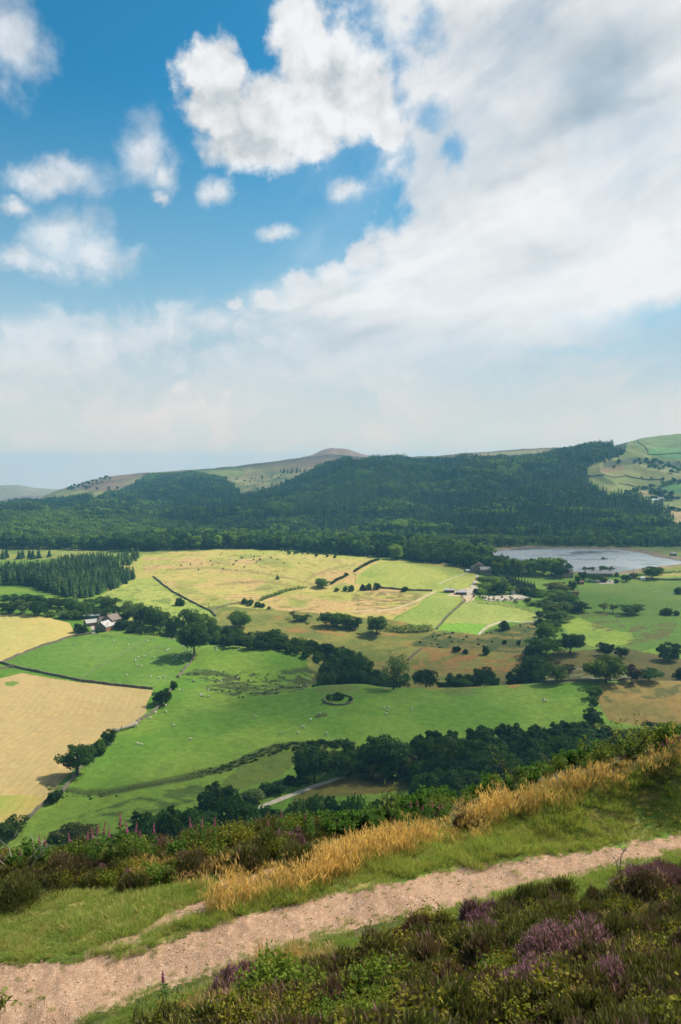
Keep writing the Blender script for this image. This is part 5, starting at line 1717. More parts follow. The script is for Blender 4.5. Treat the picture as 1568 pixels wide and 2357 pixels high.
cover('grass', 'short green grass and verge grass beside the gravel path',
      [(LAWN, .085, 12, 19, .6, 1.25, (0, 8, 2, 1, 9, 0), 301, .9), (VERGEB, .10, 13, 26, .6, 1.15, (0, 3, 8, 4, 2, 9), 302, 1),
       ([(150, 2400), (400, 2290), (560, 2232), (700, 2195), (960, 2118), (1200, 2052), (1568, 1960), (1568, 1985), (1568, 2022), (1400, 2058), (1200, 2106), (1000, 2160), (860, 2200), (700, 2260), (560, 2310), (400, 2390)], .085, 9, 18, .6, 1.0, (1, 0, 2), 303, 1),
       (EDGE_FRINGE_FAR := [(u, v - 12) for u, v in PATH_FAR[2:-1]] + [(u, v + 10) for u, v in PATH_FAR[2:-1]][::-1], .12, 10, 22, .5, 1.0, (0, 1, 2, 3), 304, .6),
       ([(u, v - 14) for u, v in PATH_NEAR[2:-1]] + [(u, v + 16) for u, v in PATH_NEAR[2:-1]][::-1], .10, 9, 22, .4, .8, (0, 1, 2), 305, .6),
       ([(u, v + 6) for u, v in PATH_FAR[1:-1]] + [(u, v - 6) for u, v in PATH_NEAR[1:-1]][::-1], .16, 10, 22, .25, .55, (0, 8, 1), 307, .13),
       ([(100, 2190), (300, 2150), (400, 2110), (470, 2090), (420, 2140), (300, 2185)], .14, 11, 17, .6, 1.0, (0, 1, 3), 306, .55)],
      SHORT + VERGE + HAIRT[:1] + SEEDT[:1] + SHORTY)
cover('golden_grass', 'tall golden seeding grass along the brow of the hill',
      [(GOLDB, .16, 14, 27, .4, 1.15, (0, 3, 5, 1, 4, 2, 5, 0, 3), 311, .85), ([(540, 2060), (700, 2010), (900, 1965), (1100, 1905), (1300, 1850), (1568, 1775), (1568, 1800), (1200, 1905), (900, 1990), (700, 2040)], .24, 13, 25, .45, .9, (3, 5, 0, 4, 6), 312, .8),
       ([(280, 2010), (440, 1985), (560, 1985), (560, 2010), (440, 2045), (300, 2042)], .2, 14, 19, .5, .8, (0, 3, 1), 313, .6)], GOLDT + HAIRT + VERGE)
cover('heather', 'heather and bilberry covering the bank below the camera and the brow',
      [(BANK, .27, 5.5, 18, .55, 1.65, (4, 2, 5, 8, 3, 4, 2, 5, 9, 4, 3), 321, 1),
       (BANDL, .28, 14, 21, .8, 1.6, (4, 2, 8, 5, 6, 3, 8, 4, 9, 0), 322, 1),
       
       ([(1090, 2130), (1160, 2115), (1160, 2170), (1080, 2190)], .16, 7, 14, .9, 1.2, (0, 1), 326, 1),
       ([(500, 2270), (600, 2250), (610, 2300), (520, 2320)], .15, 7, 13, .9, 1.2, (0, 1), 327, 1), ([(1440, 2040), (1540, 2015), (1540, 2050), (1450, 2070)], .18, 8, 16, .9, 1.2, (0, 1), 328, 1),
       ([(600, 2270), (760, 2225), (860, 2255), (930, 2300), (920, 2400), (560, 2400)], .20, 6, 11, .7, 1.9, (6, 8, 7, 4, 6, 9), 329, .85),
       ([(1120, 2200), (1260, 2130), (1270, 2180), (1180, 2260), (1120, 2290)], .15, 6, 13, .8, 1.2, (8, 9, 7), 330, 1)],
      HEA + HEA2 + HEAG + BIL + BILY)
cover('bramble', 'brambles and leafy herbs tangled along the brow of the hill',
      [([(-300, 1995), (0, 1985), (150, 1985), (300, 1965), (450, 1945), (600, 1905), (800, 1885), (900, 1868), (1000, 1850), (1100, 1832), (1200, 1800), (1300, 1762), (1400, 1730), (1470, 1705), (1560, 1690), (1560, 1715), (1420, 1755), (1200, 1825), (1000, 1885), (800, 1918), (600, 1950), (450, 1985), (300, 2005), (0, 2015), (-300, 2020)],
         .30, 15, 26, .40, .85, (0, 1, 2, 0, 1, 3), 341, .7),
       ([(200, 1975), (320, 1955), (360, 1985), (250, 2010)], .2, 15, 20, .6, 1.0, (0, 1), 342, .9), ([(740, 1920), (860, 1885), (1000, 1850), (1050, 1850), (900, 1900), (760, 1935)], .2, 15, 22, .5, .9, (2, 3, 0), 343, .8)],
      BRA + FERN)
cover('seeding_grass', 'straw-coloured seed heads standing among the heather',
      [([(330, 2420), (450, 2350), (580, 2295), (760, 2235), (800, 2265), (700, 2310), (640, 2400)], .18, 7, 14, .6, .95, (0, 1, 2), 351, .8), ([(900, 2240), (1568, 2040), (1568, 2400), (900, 2400)], .55, 5.5, 15, .5, .8, (0, 1, 2, 3), 352, .5),
       ([(500, 2275), (640, 2225), (760, 2195), (760, 2215), (640, 2260), (520, 2310)], .14, 9, 14, .5, .85, (2, 3), 353, .8)], SEEDT + HAIRT)


M_HEATHP = blade_material('heather in full flower', (.030, .026, .015), (.075, .085, .025), (.130, .105, .038), .2, (.52, (.270, .120, .185), (.400, .220, .300), .86))
for i, (u, v, r, h, mt, lab) in enumerate((
        (1312, 2232, .62, .52, M_HEATHP, 'largest pink flowering heather bush on the bank at the lower right'),
        (1240, 2330, .48, .42, M_HEATHP, 'pink heather bush below and left of the largest one'),
        (1118, 2192, .42, .34, M_HEATHP, 'low pink heather bush between the path and the yellow bilberry'),
        (846, 2246, .40, .50, M_HEATH2, 'dark upright heather bush with dull purple tips beside the path edge'),
        (1405, 2330, .45, .36, M_HEATHP, 'small pink heather bush right of the largest one'),
        (1210, 2112, .36, .40, M_HEATHG, 'dark green heather bush standing up at the path edge'),
        (1500, 2080, .50, .42, M_HEATH2, 'brown purple heather bush near the right end of the path'),
        (545, 2330, .40, .30, M_HEATHP, 'pink heather patch left of the bright green bilberry'),
        (48, 2078, .85, .62, M_HEATHG, 'big dark green heather mound at the left edge beside the lawn'),
        (150, 2030, .60, .50, M_HEATH2, 'brown heather mound left of the bramble on the far side of the lawn'),
        (425, 2012, .50, .42, M_HEATH2, 'purple brown heather mound in the middle of the left brow'),
        (700, 1985, .60, .40, M_HEATHG, 'dark heather mound behind the left of the golden grass'),
        (1085, 1905, .40, .24, M_HEATH2, 'small dark heather tuft inside the golden grass band'))):
    x, y, z = hit(u, v, 4.0)
    o = link('heather_bush', heather(800 + i, 4200, r, h * .8, h * 1.35, mt, .010)[1], None, (x, y, z + .02))
    o.rotation_euler = (0, 0, i * 1.1)
    o['label'], o['category'] = lab, 'bush'


# loose stones
def stone(seed):
    rng = np.random.default_rng(seed)
    bm = bmesh.new()
    bmesh.ops.create_icosphere(bm, subdivisions=2, radius=.5)
    ax = rng.normal(size=(7, 3))
    ax /= np.linalg.norm(ax, axis=1, keepdims=True)
    for v in bm.verts:
        p = np.array(v.co)
        for a in ax:
            d = p @ a
            if d > .32:
                p = p - a * (d - .32) * .9
        v.co = p * [1, .8, .5]
    me = bpy.data.meshes.new('stone')
    bm.to_mesh(me)
    bm.free()
    me.materials.append(M_STONE)
    return me


M_STONE = plain_material('path stone', (.40, .25, .165), (.25, .15, .095), 2.0, .9, 0, .2, .6)
STONES = [(None, stone(400 + i)) for i in range(4)]
PATHP = [(u, v + 4) for u, v in PATH_FAR[1:-1]] + [(u, v - 4) for u, v in PATH_NEAR[1:-1]][::-1]
p1 = spots_near(PATHP, .085, 10, 22, 361, .75)
p2 = spots_near([(440, 2090), (520, 2040), (680, 1985), (690, 1995), (540, 2070), (400, 2130)], .12, 13, 18, 362, .8)
pp = np.concatenate([p1, p2])
rg = np.random.default_rng(9)
sz = np.clip(rg.lognormal(-4.1, .55, len(pp)), .006, .07)
scatter('gravel', pp + np.stack([sz * 0, sz * 0, sz * .08], 1), sz, np.stack([rg.normal(size=len(pp)) * .3, rg.normal(size=len(pp)) * .3, rg.uniform(0, 6.28, len(pp))], 1), rg.integers(0, 4, len(pp)), STONES,
        'loose brown stones scattered over the gravel path')


def on_near(u, v, ymin=4.0):
    return hit(u, v, ymin)


for i, (u, v, s, lab) in enumerate(((620, 2012, .34, 'flat pale rock in the worn gap between heather and golden grass'), (508, 2082, .20, 'rounded pale stone at the left foot of the golden grass'),
                                    (602, 2028, .16, 'small pale rock just under the flat pale rock'), (545, 2100, .18, 'reddish stone half sunk at the left end of the golden grass'), (12, 2056, .22, 'grey stone at the foot of the heather on the far left'),
                                    (1118, 2118, .2, 'pale tan stone on the grass edge between path and heather'))):
    x, y, z = on_near(u, v)
    o = link('rock', STONES[i % 4][1], None, (x, y, z + s * .06))
    o.scale = (s, s * .8, s * .7)
    o.rotation_euler = (.1, .1, i * 1.3)
    o['label'], o['category'] = lab, 'rock'

# fireweed
FIREW = []


def fireweed_meshes(seed, h, flower):
    rng = np.random.default_rng(seed)
    s, f, st = Strips(), Strips(), Tubes()
    lean = rng.normal(size=2) * .05 * h
    top = np.array([lean[0], lean[1], h])
    st.tube([(0, 0, 0), (lean[0] * .3, lean[1] * .3, h * .5), tuple(top)], [.006, .005, .002], 5)
    n = int(62 * h)
    t = np.linspace(.16, .74 if flower else .97, n)
    p = top[None] * t[:, None] * np.stack([t, t, np.ones(n)], 1)
    a = np.arange(n) * 2.4 + rng.normal(size=n) * .3
    L = .13 * np.sin(np.clip((t - .02) / .98, 0, 1) * 2.6 + .35).clip(.35, 1)
    d = np.stack([np.cos(a) * L, np.sin(a) * L, L * .45], 1)
    s.add(p, p + d, .026, rng.random(n), .22, 3, rng, [.4, 1, .75, .08], (.4, 1))
    crown = s.mesh('leaves', M_FIRE)
    spike = None
    if flower:
        n = 90
        t = rng.uniform(.74, 1.0, n)
        p = top[None] * t[:, None] * np.stack([t, t, np.ones(n)], 1)
        a = rng.uniform(0, 6.28, n)
        L = .055 * (1.06 - (t - .74) / .26 * .85)
        d = np.stack([np.cos(a) * L * .75, np.sin(a) * L * .75, L * .35], 1)
        f.add(p, p + d, .021, rng.random(n), .1, 3, rng, [.3, 1, 1.1, .5], (.5, 1))
        spike = f.mesh('flower_spike', M_SPIKE)
    return st.mesh('stem', M_STEM), crown, spike


M_STEM = plain_material('green red stem', (.09, .07, .03), (.05, .07, .02), 8)
FIREW = [fireweed_meshes(500 + i, 1.2, True) for i in range(4)] + [fireweed_meshes(510 + i, 1.0, False) for i in range(3)]


def fireweed(u, vt, vb, kind, label, group=None, y_add=0.0):
    x, y, z = on_near(u, vb, 6.0)
    h = float(slope(vt)) * y - z
    st, lv, sp = FIREW[kind]
    hh = max(h, .35) / (1.2 if sp else 1.0)
    e = bpy.data.objects.new('fireweed', None)
    e.location = (x, y, z - .02)
    k = min(max(hh, .6), 1.25)
    e.scale = (k, k, hh)
    e.rotation_euler = (0, 0, u * 1.7)
    e['label'], e['category'] = label, 'flower'
    if group:
        e['group'] = group
    COL.objects.link(e)
    link('stem', st, e)
    link('leaves', lv, e)
    if sp:
        link('flower_spike', sp, e)


ed = np.array(EDGE, float)
for i, (u, vt) in enumerate(((90, 1917), (108, 1920), (48, 1950), (165, 1916), (200, 1907), (218, 1903), (226, 1893), (234, 1890), (253, 1900), (229, 1925), (278, 1868), (298, 1890), (311, 1890), (326, 1905), (355, 1892), (442, 1883), (463, 1880), (493, 1878))):
    fireweed(u, vt, np.interp(u, ed[:, 0], ed[:, 1]) + 4 + (i % 3) * 5, i % 4, 'pink-spiked fireweed on the left brow against the green valley fields', 'fireweed on the left brow')
for i, (u, vt) in enumerate(((620, 1883), (648, 1860), (703, 1870), (946, 1840), (963, 1838), (985, 1836), (995, 1843), (1023, 1847), (1010, 1850), (970, 1848))):
    fireweed(u, vt, np.interp(u, ed[:, 0], ed[:, 1]) + 5, i % 4, 'pink-spiked fireweed at the middle of the brow before dark woodland', 'fireweed in the middle of the brow')
for i, (u, vt) in enumerate(((1293, 1790), (1310, 1773), (1318, 1768), (1342, 1773), (1440, 1747), (1430, 1750), (1525, 1709), (1540, 1706), (1548, 1702), (1558, 1697), (1566, 1692))):
    fireweed(u, vt - 4, np.interp(u, ed[:, 0], ed[:, 1]) + 4, i % 4, 'pink-spiked fireweed at the top of the brow on the right', 'fireweed on the right brow')
vr = np.random.default_rng(77)
for i in range(46):
    u = (vr.uniform(40, 540) if i % 3 else vr.uniform(560, 760)) if i < 28 else vr.uniform(850, 1060)
    vb = np.interp(u, ed[:, 0], ed[:, 1]) + vr.uniform(0, 14)
    fireweed(u, vb - vr.uniform(38, 74), vb, 4 + i % 3, 'green fireweed without flowers in the tangle on the brow', 'flowerless fireweed')
fireweed(378, 2226, 2350, 1, 'single fireweed with a fading pink spike in front of the path')


# bare twigs and saplings on the brow
M_TWIG = plain_material('bleached wood', (.36, .32, .27), (.22, .19, .15), 6)


def branch(name, label, u, vb, spread, h, n, seed, leaves=None, cat='branch'):
    rng = np.random.default_rng(seed)
    x, y, z = on_near(u, vb, 6.0)
    tb, cl = Tubes(), Strips()
    pts = []
    for i in range(n):
        a = rng.uniform(-.7, .7) + (math.pi if rng.random() < .3 else 0)
        e = np.array([math.cos(a) * spread * rng.uniform(.3, 1), math.sin(a) * spread * .5, h * rng.uniform(.5, 1)])
        m1 = e * rng.uniform(.35, .6) + rng.normal(size=3) * .06 * h
        tb.tube([(0, 0, 0), m1, e], [.013, .009, .004], 5)
        for j in range(4):
            s = m1 + (e - m1) * rng.uniform(0, .9)
            t = s + rng.normal(size=3) * [.22, .12, .14] * h + [0, 0, .1 * h]
            tb.tube([s, (s + t) / 2 + rng.normal(size=3) * .02, t], [.007, .005, .003], 4)
            pts += [t, (s + t) / 2]
    e = bpy.data.objects.new(name, None)
    e.location = (x, y, z)
    e['label'], e['category'] = label, cat
    COL.objects.link(e)
    link('stem', tb.mesh('stem', M_TWIG if leaves is None else BARK), e)
    if leaves:
        pts = np.array(pts)
        k = rng.integers(0, len(pts), leaves)
        p = pts[k] + rng.normal(size=(leaves, 3)) * .07 * h
        d = rng.normal(size=(leaves, 3)) * .05
        cl.add(p, p + d, .035, rng.random(leaves), .1, 3, rng, [.3, 1, .8, .1], (.4, 1))
        link('leaves', cl.mesh('leaves', M_BRAM), e)


branch('dead_branch', 'bleached leafless branches reaching up at the left edge of the brow', 40, 2015, 1.1, .95, 6, 601)
branch('dead_branch', 'thin pale dead stem beside the left fireweeds', 250, 1985, .25, .55, 2, 602)
branch('sapling', 'young thin-stemmed sapling standing clear before the dark woodland', 1175, 1838, .35, 1.1, 4, 603, 70, 'sapling')
branch('sapling', 'yellow-green sapling in the middle of the brow beside fireweed', 905, 1900, .4, .95, 5, 604, 170, 'sapling')
branch('sapling', 'bushy bright green sapling on the right brow below the golden grass', 1440, 1752, .8, .95, 8, 605, 420, 'sapling')
branch('sapling', 'leafy sapling left of the bushy bright one on the right brow', 1365, 1778, .7, .8, 7, 606, 300, 'sapling')
branch('sapling', 'leafy sprig poking in at the lower left edge in front of the path', -12, 2352, .12, .42, 5, 608, 60, 'sapling')
branch('twig', 'thin bare twig rising over the far side of the path on the right', 1425, 2020, .15, .65, 3, 607)
# ------------------------------------------------------------------ walls, fences, hedges, tracks
M_WALL = plain_material('dry stone', (.20, .17, .12), (.085, .075, .055), 1.2, .95, .5, .1)
M_WOOD = plain_material('grey timber', (.30, .26, .20), (.18, .15, .12), 3, .9)
M_POLE = plain_material('pole timber', (.12, .10, .08), (.08, .07, .055), 3, .9)


def trace(pts, step=2.5, ymin=232, lift=0.0):
    """polyline of the photograph laid on the terrain"""
    w = [hit(u, v, ymin) for u, v in pts]
    out = []
    for (x0, y0, _), (x1, y1, _) in zip(w[:-1], w[1:]):
        n = max(1, int(math.hypot(x1 - x0, y1 - y0) / step))
        for i in range(n):
            out.append((x0 + (x1 - x0) * i / n, y0 + (y1 - y0) * i / n))
    out.append(w[-1][:2])
    o = np.array(out)
    return np.column_stack([o, ground(o[:, 0], o[:, 1]) + lift])


def wall(pts, label, h=1.3, w=.8, seed=0, gaps=0.0, closed=False):
    rng = np.random.default_rng(seed + 900)
    p = trace(pts)
    t = np.gradient(p[:, :2], axis=0)
    t /= np.maximum(np.linalg.norm(t, axis=1, keepdims=True), 1e-6)
    nrm = np.stack([-t[:, 1], t[:, 0]], 1)
    p[:, :2] += nrm * rng.normal(size=(len(p), 1)) * .12
    hh = h * np.clip(1 + rng.normal(size=len(p)) * .12 - (rng.random(len(p)) < gaps) * .6, .25, 1.4)
    co = []
    for off, top in ((-.5, 0), (-.38, 1), (.38, 1), (.5, 0)):
        c = p.copy()
        c[:, :2] += nrm * off * w
        c[:, 2] += hh if top else -.3
        co.append(c)
    co = np.stack(co, 1).reshape(-1, 3)
    f = []
    for i in range(len(p) - 1):
        for j in range(3):
            f.append((i * 4 + j, i * 4 + j + 1, i * 4 + 4 + j + 1, i * 4 + 4 + j))
    e = len(p) - 1
    f += [(0, 3, 2, 1), (e * 4, e * 4 + 1, e * 4 + 2, e * 4 + 3)]
    o = link('stone_wall', mesh_from('stone_wall', co, f, M_WALL, False))
    o['label'], o['category'] = label, 'wall'
    return o


wall([(0, 1527), (60, 1502), (120, 1481), (165, 1466), (212, 1459)], 'stone wall between the yellow mown field and the sheep pasture', 1.3, .9, 1)
wall([(-20, 1521), (5, 1527), (43, 1538), (110, 1552), (187, 1568), (270, 1578), (352, 1587)], 'long dark stone wall along the top of the straw field', 1.15, .8, 2)
wall([(448, 1511), (438, 1527), (425, 1541), (410, 1560)], 'broken stone wall running down from the large lone dark tree', 1.3, .9, 3, .2)
wall([(397, 1583), (385, 1605), (366, 1628), (345, 1645), (330, 1655), (312, 1664)], 'stone wall down the right edge of the straw field above the fallen trunk', 1.2, .9, 4, .15)
wall([(262, 1693), (238, 1720), (205, 1745), (168, 1792), (142, 1826)], 'stone wall under the oak and hawthorns beside the straw field', 1.2, .9, 5, .15)
wall([(112, 1840), (96, 1856), (76, 1876), (57, 1894)], 'stone wall at the bottom corner of the straw field', 1.3, .7, 6)
wall([(352, 1327), (370, 1341), (400, 1364), (440, 1385), (470, 1400), (487, 1408), (497, 1419)], 'long curving stone wall between bright meadow and golden field', 1.25, .8, 7)
wall([(487, 1407), (505, 1398), (522, 1393), (560, 1386)], 'low tumbled wall leading to the hawthorn row', 1.0, 1.0, 8, .3)
wall([(868, 1353), (890, 1355), (925, 1358), (960, 1360), (995, 1361)], 'dark stone wall under the bright hill pasture', 1.6, 1.1, 9)
wall([(1072, 1384), (1056, 1397), (1040, 1410), (1024, 1424), (1006, 1448)], 'overgrown wall between the two lime fields', 1.4, 1.2, 10, .2)
wall([(1250, 1573), (1312, 1568), (1370, 1568), (1440, 1566), (1568, 1563)], 'stone wall along the far edge of the middle pasture on the right', 1.2, .8, 11, .1)
wall([(1443, 1332), (1480, 1334), (1520, 1335), (1590, 1336)], 'dark wall between the dam meadow and the right pasture', 1.6, 1.0, 12)
wall([(939, 1520), (955, 1506), (970, 1494)], 'short ruined wall on the bracken slope beside the half-bare tree', 1.3, 1.1, 13, .3)
wall([(0, 1541), (22, 1536), (42, 1538)], 'short mossy wall meeting the straw field wall at the left edge', 1.2, .9, 14, .1)
wall([(1446, 1015), (1470, 1020), (1492, 1040)], 'dark wall running down from the skyline of the far right hill', 2.0, 1.2, 16)
wall([(1490, 1046), (1530, 1046), (1590, 1041)], 'dark wall crossing near the top of the far right hill', 2.0, 1.2, 17)
wall([(1346, 1096), (1390, 1094), (1440, 1095), (1530, 1103)], 'long wall across the middle of the far right hillside', 2.0, 1.2, 18)
wall([(1425, 1113), (1445, 1116), (1462, 1121)], 'short wall above the left trees of the far right hillside', 2.0, 1.2, 19)
wall([(1465, 1141), (1500, 1143), (1516, 1146)], 'wall between the tan plot and the green field by the pink farmhouse', 1.6, 1.0, 20)
ring = [(779 + 34 * math.cos(a), 1612 + 11.5 * math.sin(a)) for a in np.linspace(0, 2 * math.pi, 30)]
wall(ring, 'round stone wall enclosing bushes in the middle pasture', .8, .5, 15)
field_rough = in_poly(GU, GV, ring)


def ribbon(name, pts, width, mat, lift=.07, ymin=232):
    p = trace(pts, 2.0, ymin)
    t = np.gradient(p[:, :2], axis=0)
    for i in range(3):
        t[1:-1] = (t[:-2] + t[1:-1] + t[2:]) / 3
    t /= np.maximum(np.linalg.norm(t, axis=1, keepdims=True), 1e-6)
    nrm = np.stack([-t[:, 1], t[:, 0]], 1)
    rng = np.random.default_rng(len(pts))
    co = []
    for k in (-1, -.5, 0, .5, 1):
        c = p[:, :2] + nrm * (k * width / 2 * (1 + rng.normal(size=(len(p), 1)) * .05))
        co.append(np.column_stack([c, ground(c[:, 0], c[:, 1]) + lift]))
    co = np.stack(co, 1).reshape(-1, 3)
    f = [(i * 5 + j, i * 5 + j + 1, i * 5 + 5 + j + 1, i * 5 + 5 + j) for i in range(len(p) - 1) for j in range(4)]
    o = link(name, mesh_from(name, co, f, mat))
    o['kind'] = 'structure'


M_TRACK = plain_material('pale track', (.46, .40, .31), (.34, .30, .22), .3, .95)
M_DIRT = plain_material('sandy path', (.46, .36, .22), (.33, .27, .14), .2, .95)
M_YARD = plain_material('pale hardcore', (.38, .33, .27), (.31, .265, .21), .2, .95)
ribbon('track', [(588, 1863), (660, 1834), (720, 1811), (780, 1791), (812, 1785), (842, 1783)], 2.5, M_TRACK)
ribbon('track', [(460, 1903), (480, 1896), (505, 1888)], 3.2, M_TRACK)
ribbon('track', [(1102, 1461), (1112, 1450), (1124, 1442), (1145, 1434), (1160, 1430), (1200, 1432), (1228, 1431), (1246, 1421), (1256, 1411)], 2.2, M_TRACK)
ribbon('path', [(797, 1409), (830, 1405), (870, 1406), (905, 1402), (950, 1388), (990, 1368), (1003, 1361)], 3.0, M_DIRT)
ribbon('track', [(1086, 1352), (1093, 1340), (1101, 1330), (1098, 1322)], 3.2, M_YARD)
ribbon('track', [(1074, 1372), (1090, 1358), (1096, 1350)], 7.0, M_YARD)
ribbon('track', [(1094, 1365), (1130, 1367), (1170, 1367), (1186, 1369)], 2.4, M_YARD)
ribbon('track', [(1010, 1344), (1030, 1335), (1055, 1326), (1078, 1318)], 1.4, M_TRACK)
ribbon('arena', [(1112, 1378), (1140, 1377), (1180, 1376), (1214, 1374)], 20.0, M_YARD, .12)
ribbon('yard', [(1372, 1341), (1392, 1339), (1415, 1340)], 20.0, M_YARD, .12)
ribbon('yard', [(222, 1450), (216, 1444), (226, 1437)], 5.0, M_YARD, .08)
ribbon('track', [(212, 1459), (222, 1452)], 4.0, M_YARD, .08)


def fence(pts, label, step=4.0, h=1.3, mat=None, rails=2):
    p = trace(pts, step)
    if len(p) > 90:
        p = p[::2]
    e = bpy.data.objects.new('fence', None)
    e.location = p[0]
    e['label'], e['category'] = label, 'fence'
    COL.objects.link(e)
    mat = mat or M_WOOD
    tb = Tubes()
    tb.tube([(0, 0, -.2), (0, 0, h * .5), (0, 0, h)], .09, 4)
    post = tb.mesh('post', mat, False)
    for q in p:
        link('post', post, e, Vector(q) - Vector(p[0]))
    for r in range(rails):
        tb = Tubes()
        tb.tube([tuple(q - p[0] + [0, 0, h * (.45 + .45 * r)]) for q in p], .05, 4)
        link('rail', tb.mesh('rail', mat, False), e)


fence([(355, 1468), (330, 1481), (300, 1497), (250, 1525), (210, 1549), (187, 1564)], 'pale post fence slanting between the two sheep pastures', 3.2, 1.5)
fence([(215, 1460), (235, 1465), (258, 1468), (268, 1462), (278, 1457)], 'low pale fence round the small paddock below the farm', 3.0, 1.3)
fence([(1088, 1386), (1120, 1387), (1160, 1390), (1200, 1398), (1240, 1411)], 'post fence around the curved top of the lime field', 4, 1.2)
fence([(1365, 1570), (1364, 1600), (1362, 1640), (1360, 1675)], 'thin post fence between the green middle pasture and the brown field', 3.5, 1.2)
fence([(1100, 1358), (1094, 1370), (1080, 1388)], 'short pale fence beside the yard of the upper farm', 3, 1.4)
fence([(1078, 1351), (1095, 1337), (1098, 1332)], 'pale fence along the drive to the upper farm', 4, 1.3)


def hedge(pts, label, h, w, seed, kind='dark', per=26, size=.75):
    rng = np.random.default_rng(seed)
    p = trace(pts, 1.2)
    o0 = p[0].copy()
    cl, tb = Cloud(), Tubes()
    for i, q in enumerate(p):
        hh = h * rng.uniform(.7, 1.2)
        d = rng.normal(size=(per, 3))
        d /= np.linalg.norm(d, axis=1, keepdims=True)
        c = (q - o0) + d * np.array([w * .6, w * .6, hh * .52]) + [0, 0, hh * .5] + rng.normal(size=3) * [.25, .25, 0]
        cl.quads(c, d + rng.normal(size=(per, 3)) * .45, size, np.clip(rng.normal(.5 + rng.normal() * .15, .15, per), 0, 1), rng)
        if i % 3 == 0:
            tb.tube([q - o0 - [0, 0, .2], q - o0 + [0, 0, hh * .35], q - o0 + [rng.normal() * .2, 0, hh * .7]], [.12, .08, .03], 4)
    e = bpy.data.objects.new('hedge', None)
    e.location = o0
    e['label'], e['category'] = label, 'hedge'
    COL.objects.link(e)
    link('foliage', cl.mesh('foliage', LEAF[kind]), e)
    link('stem', tb.mesh('stem', BARK), e)


hedge([(872, 1289), (850, 1297), (838, 1304), (826, 1310), (816, 1317)], 'clipped hedge along the top left of the bright hill pasture', 2.6, 2.2, 1)
hedge([(800, 1325), (780, 1335), (762, 1346)], 'hedge climbing the golden field above the hedge-corner tree', 2.6, 2.2, 2)
hedge([(600, 1383), (630, 1372), (660, 1361), (690, 1355), (704, 1354)], 'neat thick hedge crossing the golden field', 2.6, 2.6, 3, 'oak')
hedge([(305, 1456), (330, 1460), (370, 1465), (408, 1470)], 'long dark hedge along the top of the right sheep pasture', 5.5, 4.0, 4, 'dark', 40, .8)
hedge([(890, 1452), (920, 1455), (955, 1456), (990, 1452)], 'bushy clipped hedge beside the big sunlit rounded tree', 5.0, 3.6, 5, 'oak', 40, .8)
hedge([(1100, 1389), (1150, 1393), (1200, 1402), (1238, 1413)], 'ragged herb hedge along the curved top of the lime field', 1.3, 2.0, 9, 'olive', 9, .55)
hedge([(1062, 1371), (1070, 1383), (1052, 1399), (1030, 1420), (1010, 1442)], 'rough brown herb strip on the overgrown wall of the lime fields', 1.2, 1.6, 10, 'olive', 7, .5)
hedge([(1118, 1383), (1160, 1383), (1200, 1381), (1216, 1378)], 'reddish herb border in front of the pale arena', 1.6, 2.0, 11, 'copper', 10, .55)
hedge([(1450, 1328), (1500, 1323), (1568, 1318), (1600, 1317)], 'dark hedge along the foot of the dam bank', 2.2, 2.0, 12, 'dark', 14, .7)


# ------------------------------------------------------------------ buildings
M_STONE1 = plain_material('brown stone', (.215, .175, .125), (.140, .115, .085), 1.6, .95, .4)
M_STONE2 = plain_material('yellow stone', (.330, .265, .170), (.240, .190, .125), 1.6, .95, .4)
M_PINK = plain_material('pink render', (.48, .33, .27), (.40, .28, .23), .6, .9)
M_SLATE = plain_material('slate', (.235, .225, .225), (.165, .160, .165), 1.4, .6, .3, .4)
M_LSLATE = plain_material('weathered stone slates', (.40, .375, .355), (.30, .28, .27), 1.4, .7, .3, .3)
M_TILE = plain_material('brown tiles', (.200, .150, .125), (.155, .122, .105), 1.4, .8, .3)
M_SHEET = plain_material('grey sheet roof', (.40, .43, .44), (.34, .37, .38), .8, .5, .1, .4)
M_GREEN = plain_material('green boards', (.035, .085, .065), (.03, .07, .055), 1, .8)
M_WHITE = plain_material('white paint', (.78, .78, .75), (.70, .70, .68), 1, .6)
M_SKYL = plain_material('skylight sheet', (.72, .74, .72), (.66, .68, .67), 1, .4)
M_GLASS = plain_material('window glass', (.02, .025, .03), (.03, .035, .04), 1, .1, 0, .6)
M_RED = plain_material('red door', (.30, .09, .06), (.26, .08, .05), 1, .6)
M_DARKW = plain_material('dark creosoted boards', (.055, .045, .038), (.04, .034, .03), 1, .85)
M_RUST = plain_material('rusty sheet', (.19, .085, .045), (.12, .065, .04), 1, .8)


def box_bm(bm, c, s):
    r = bmesh.ops.create_cube(bm, size=1.0)
    bmesh.ops.scale(bm, vec=s, verts=r['verts'])
    bmesh.ops.translate(bm, vec=c, verts=r['verts'])


def bm_obj(name, bm, mat, parent):
    me = bpy.data.meshes.new(name)
    bm.to_mesh(me)
    bm.free()
    me.materials.append(mat)
    return link(name, me, parent)


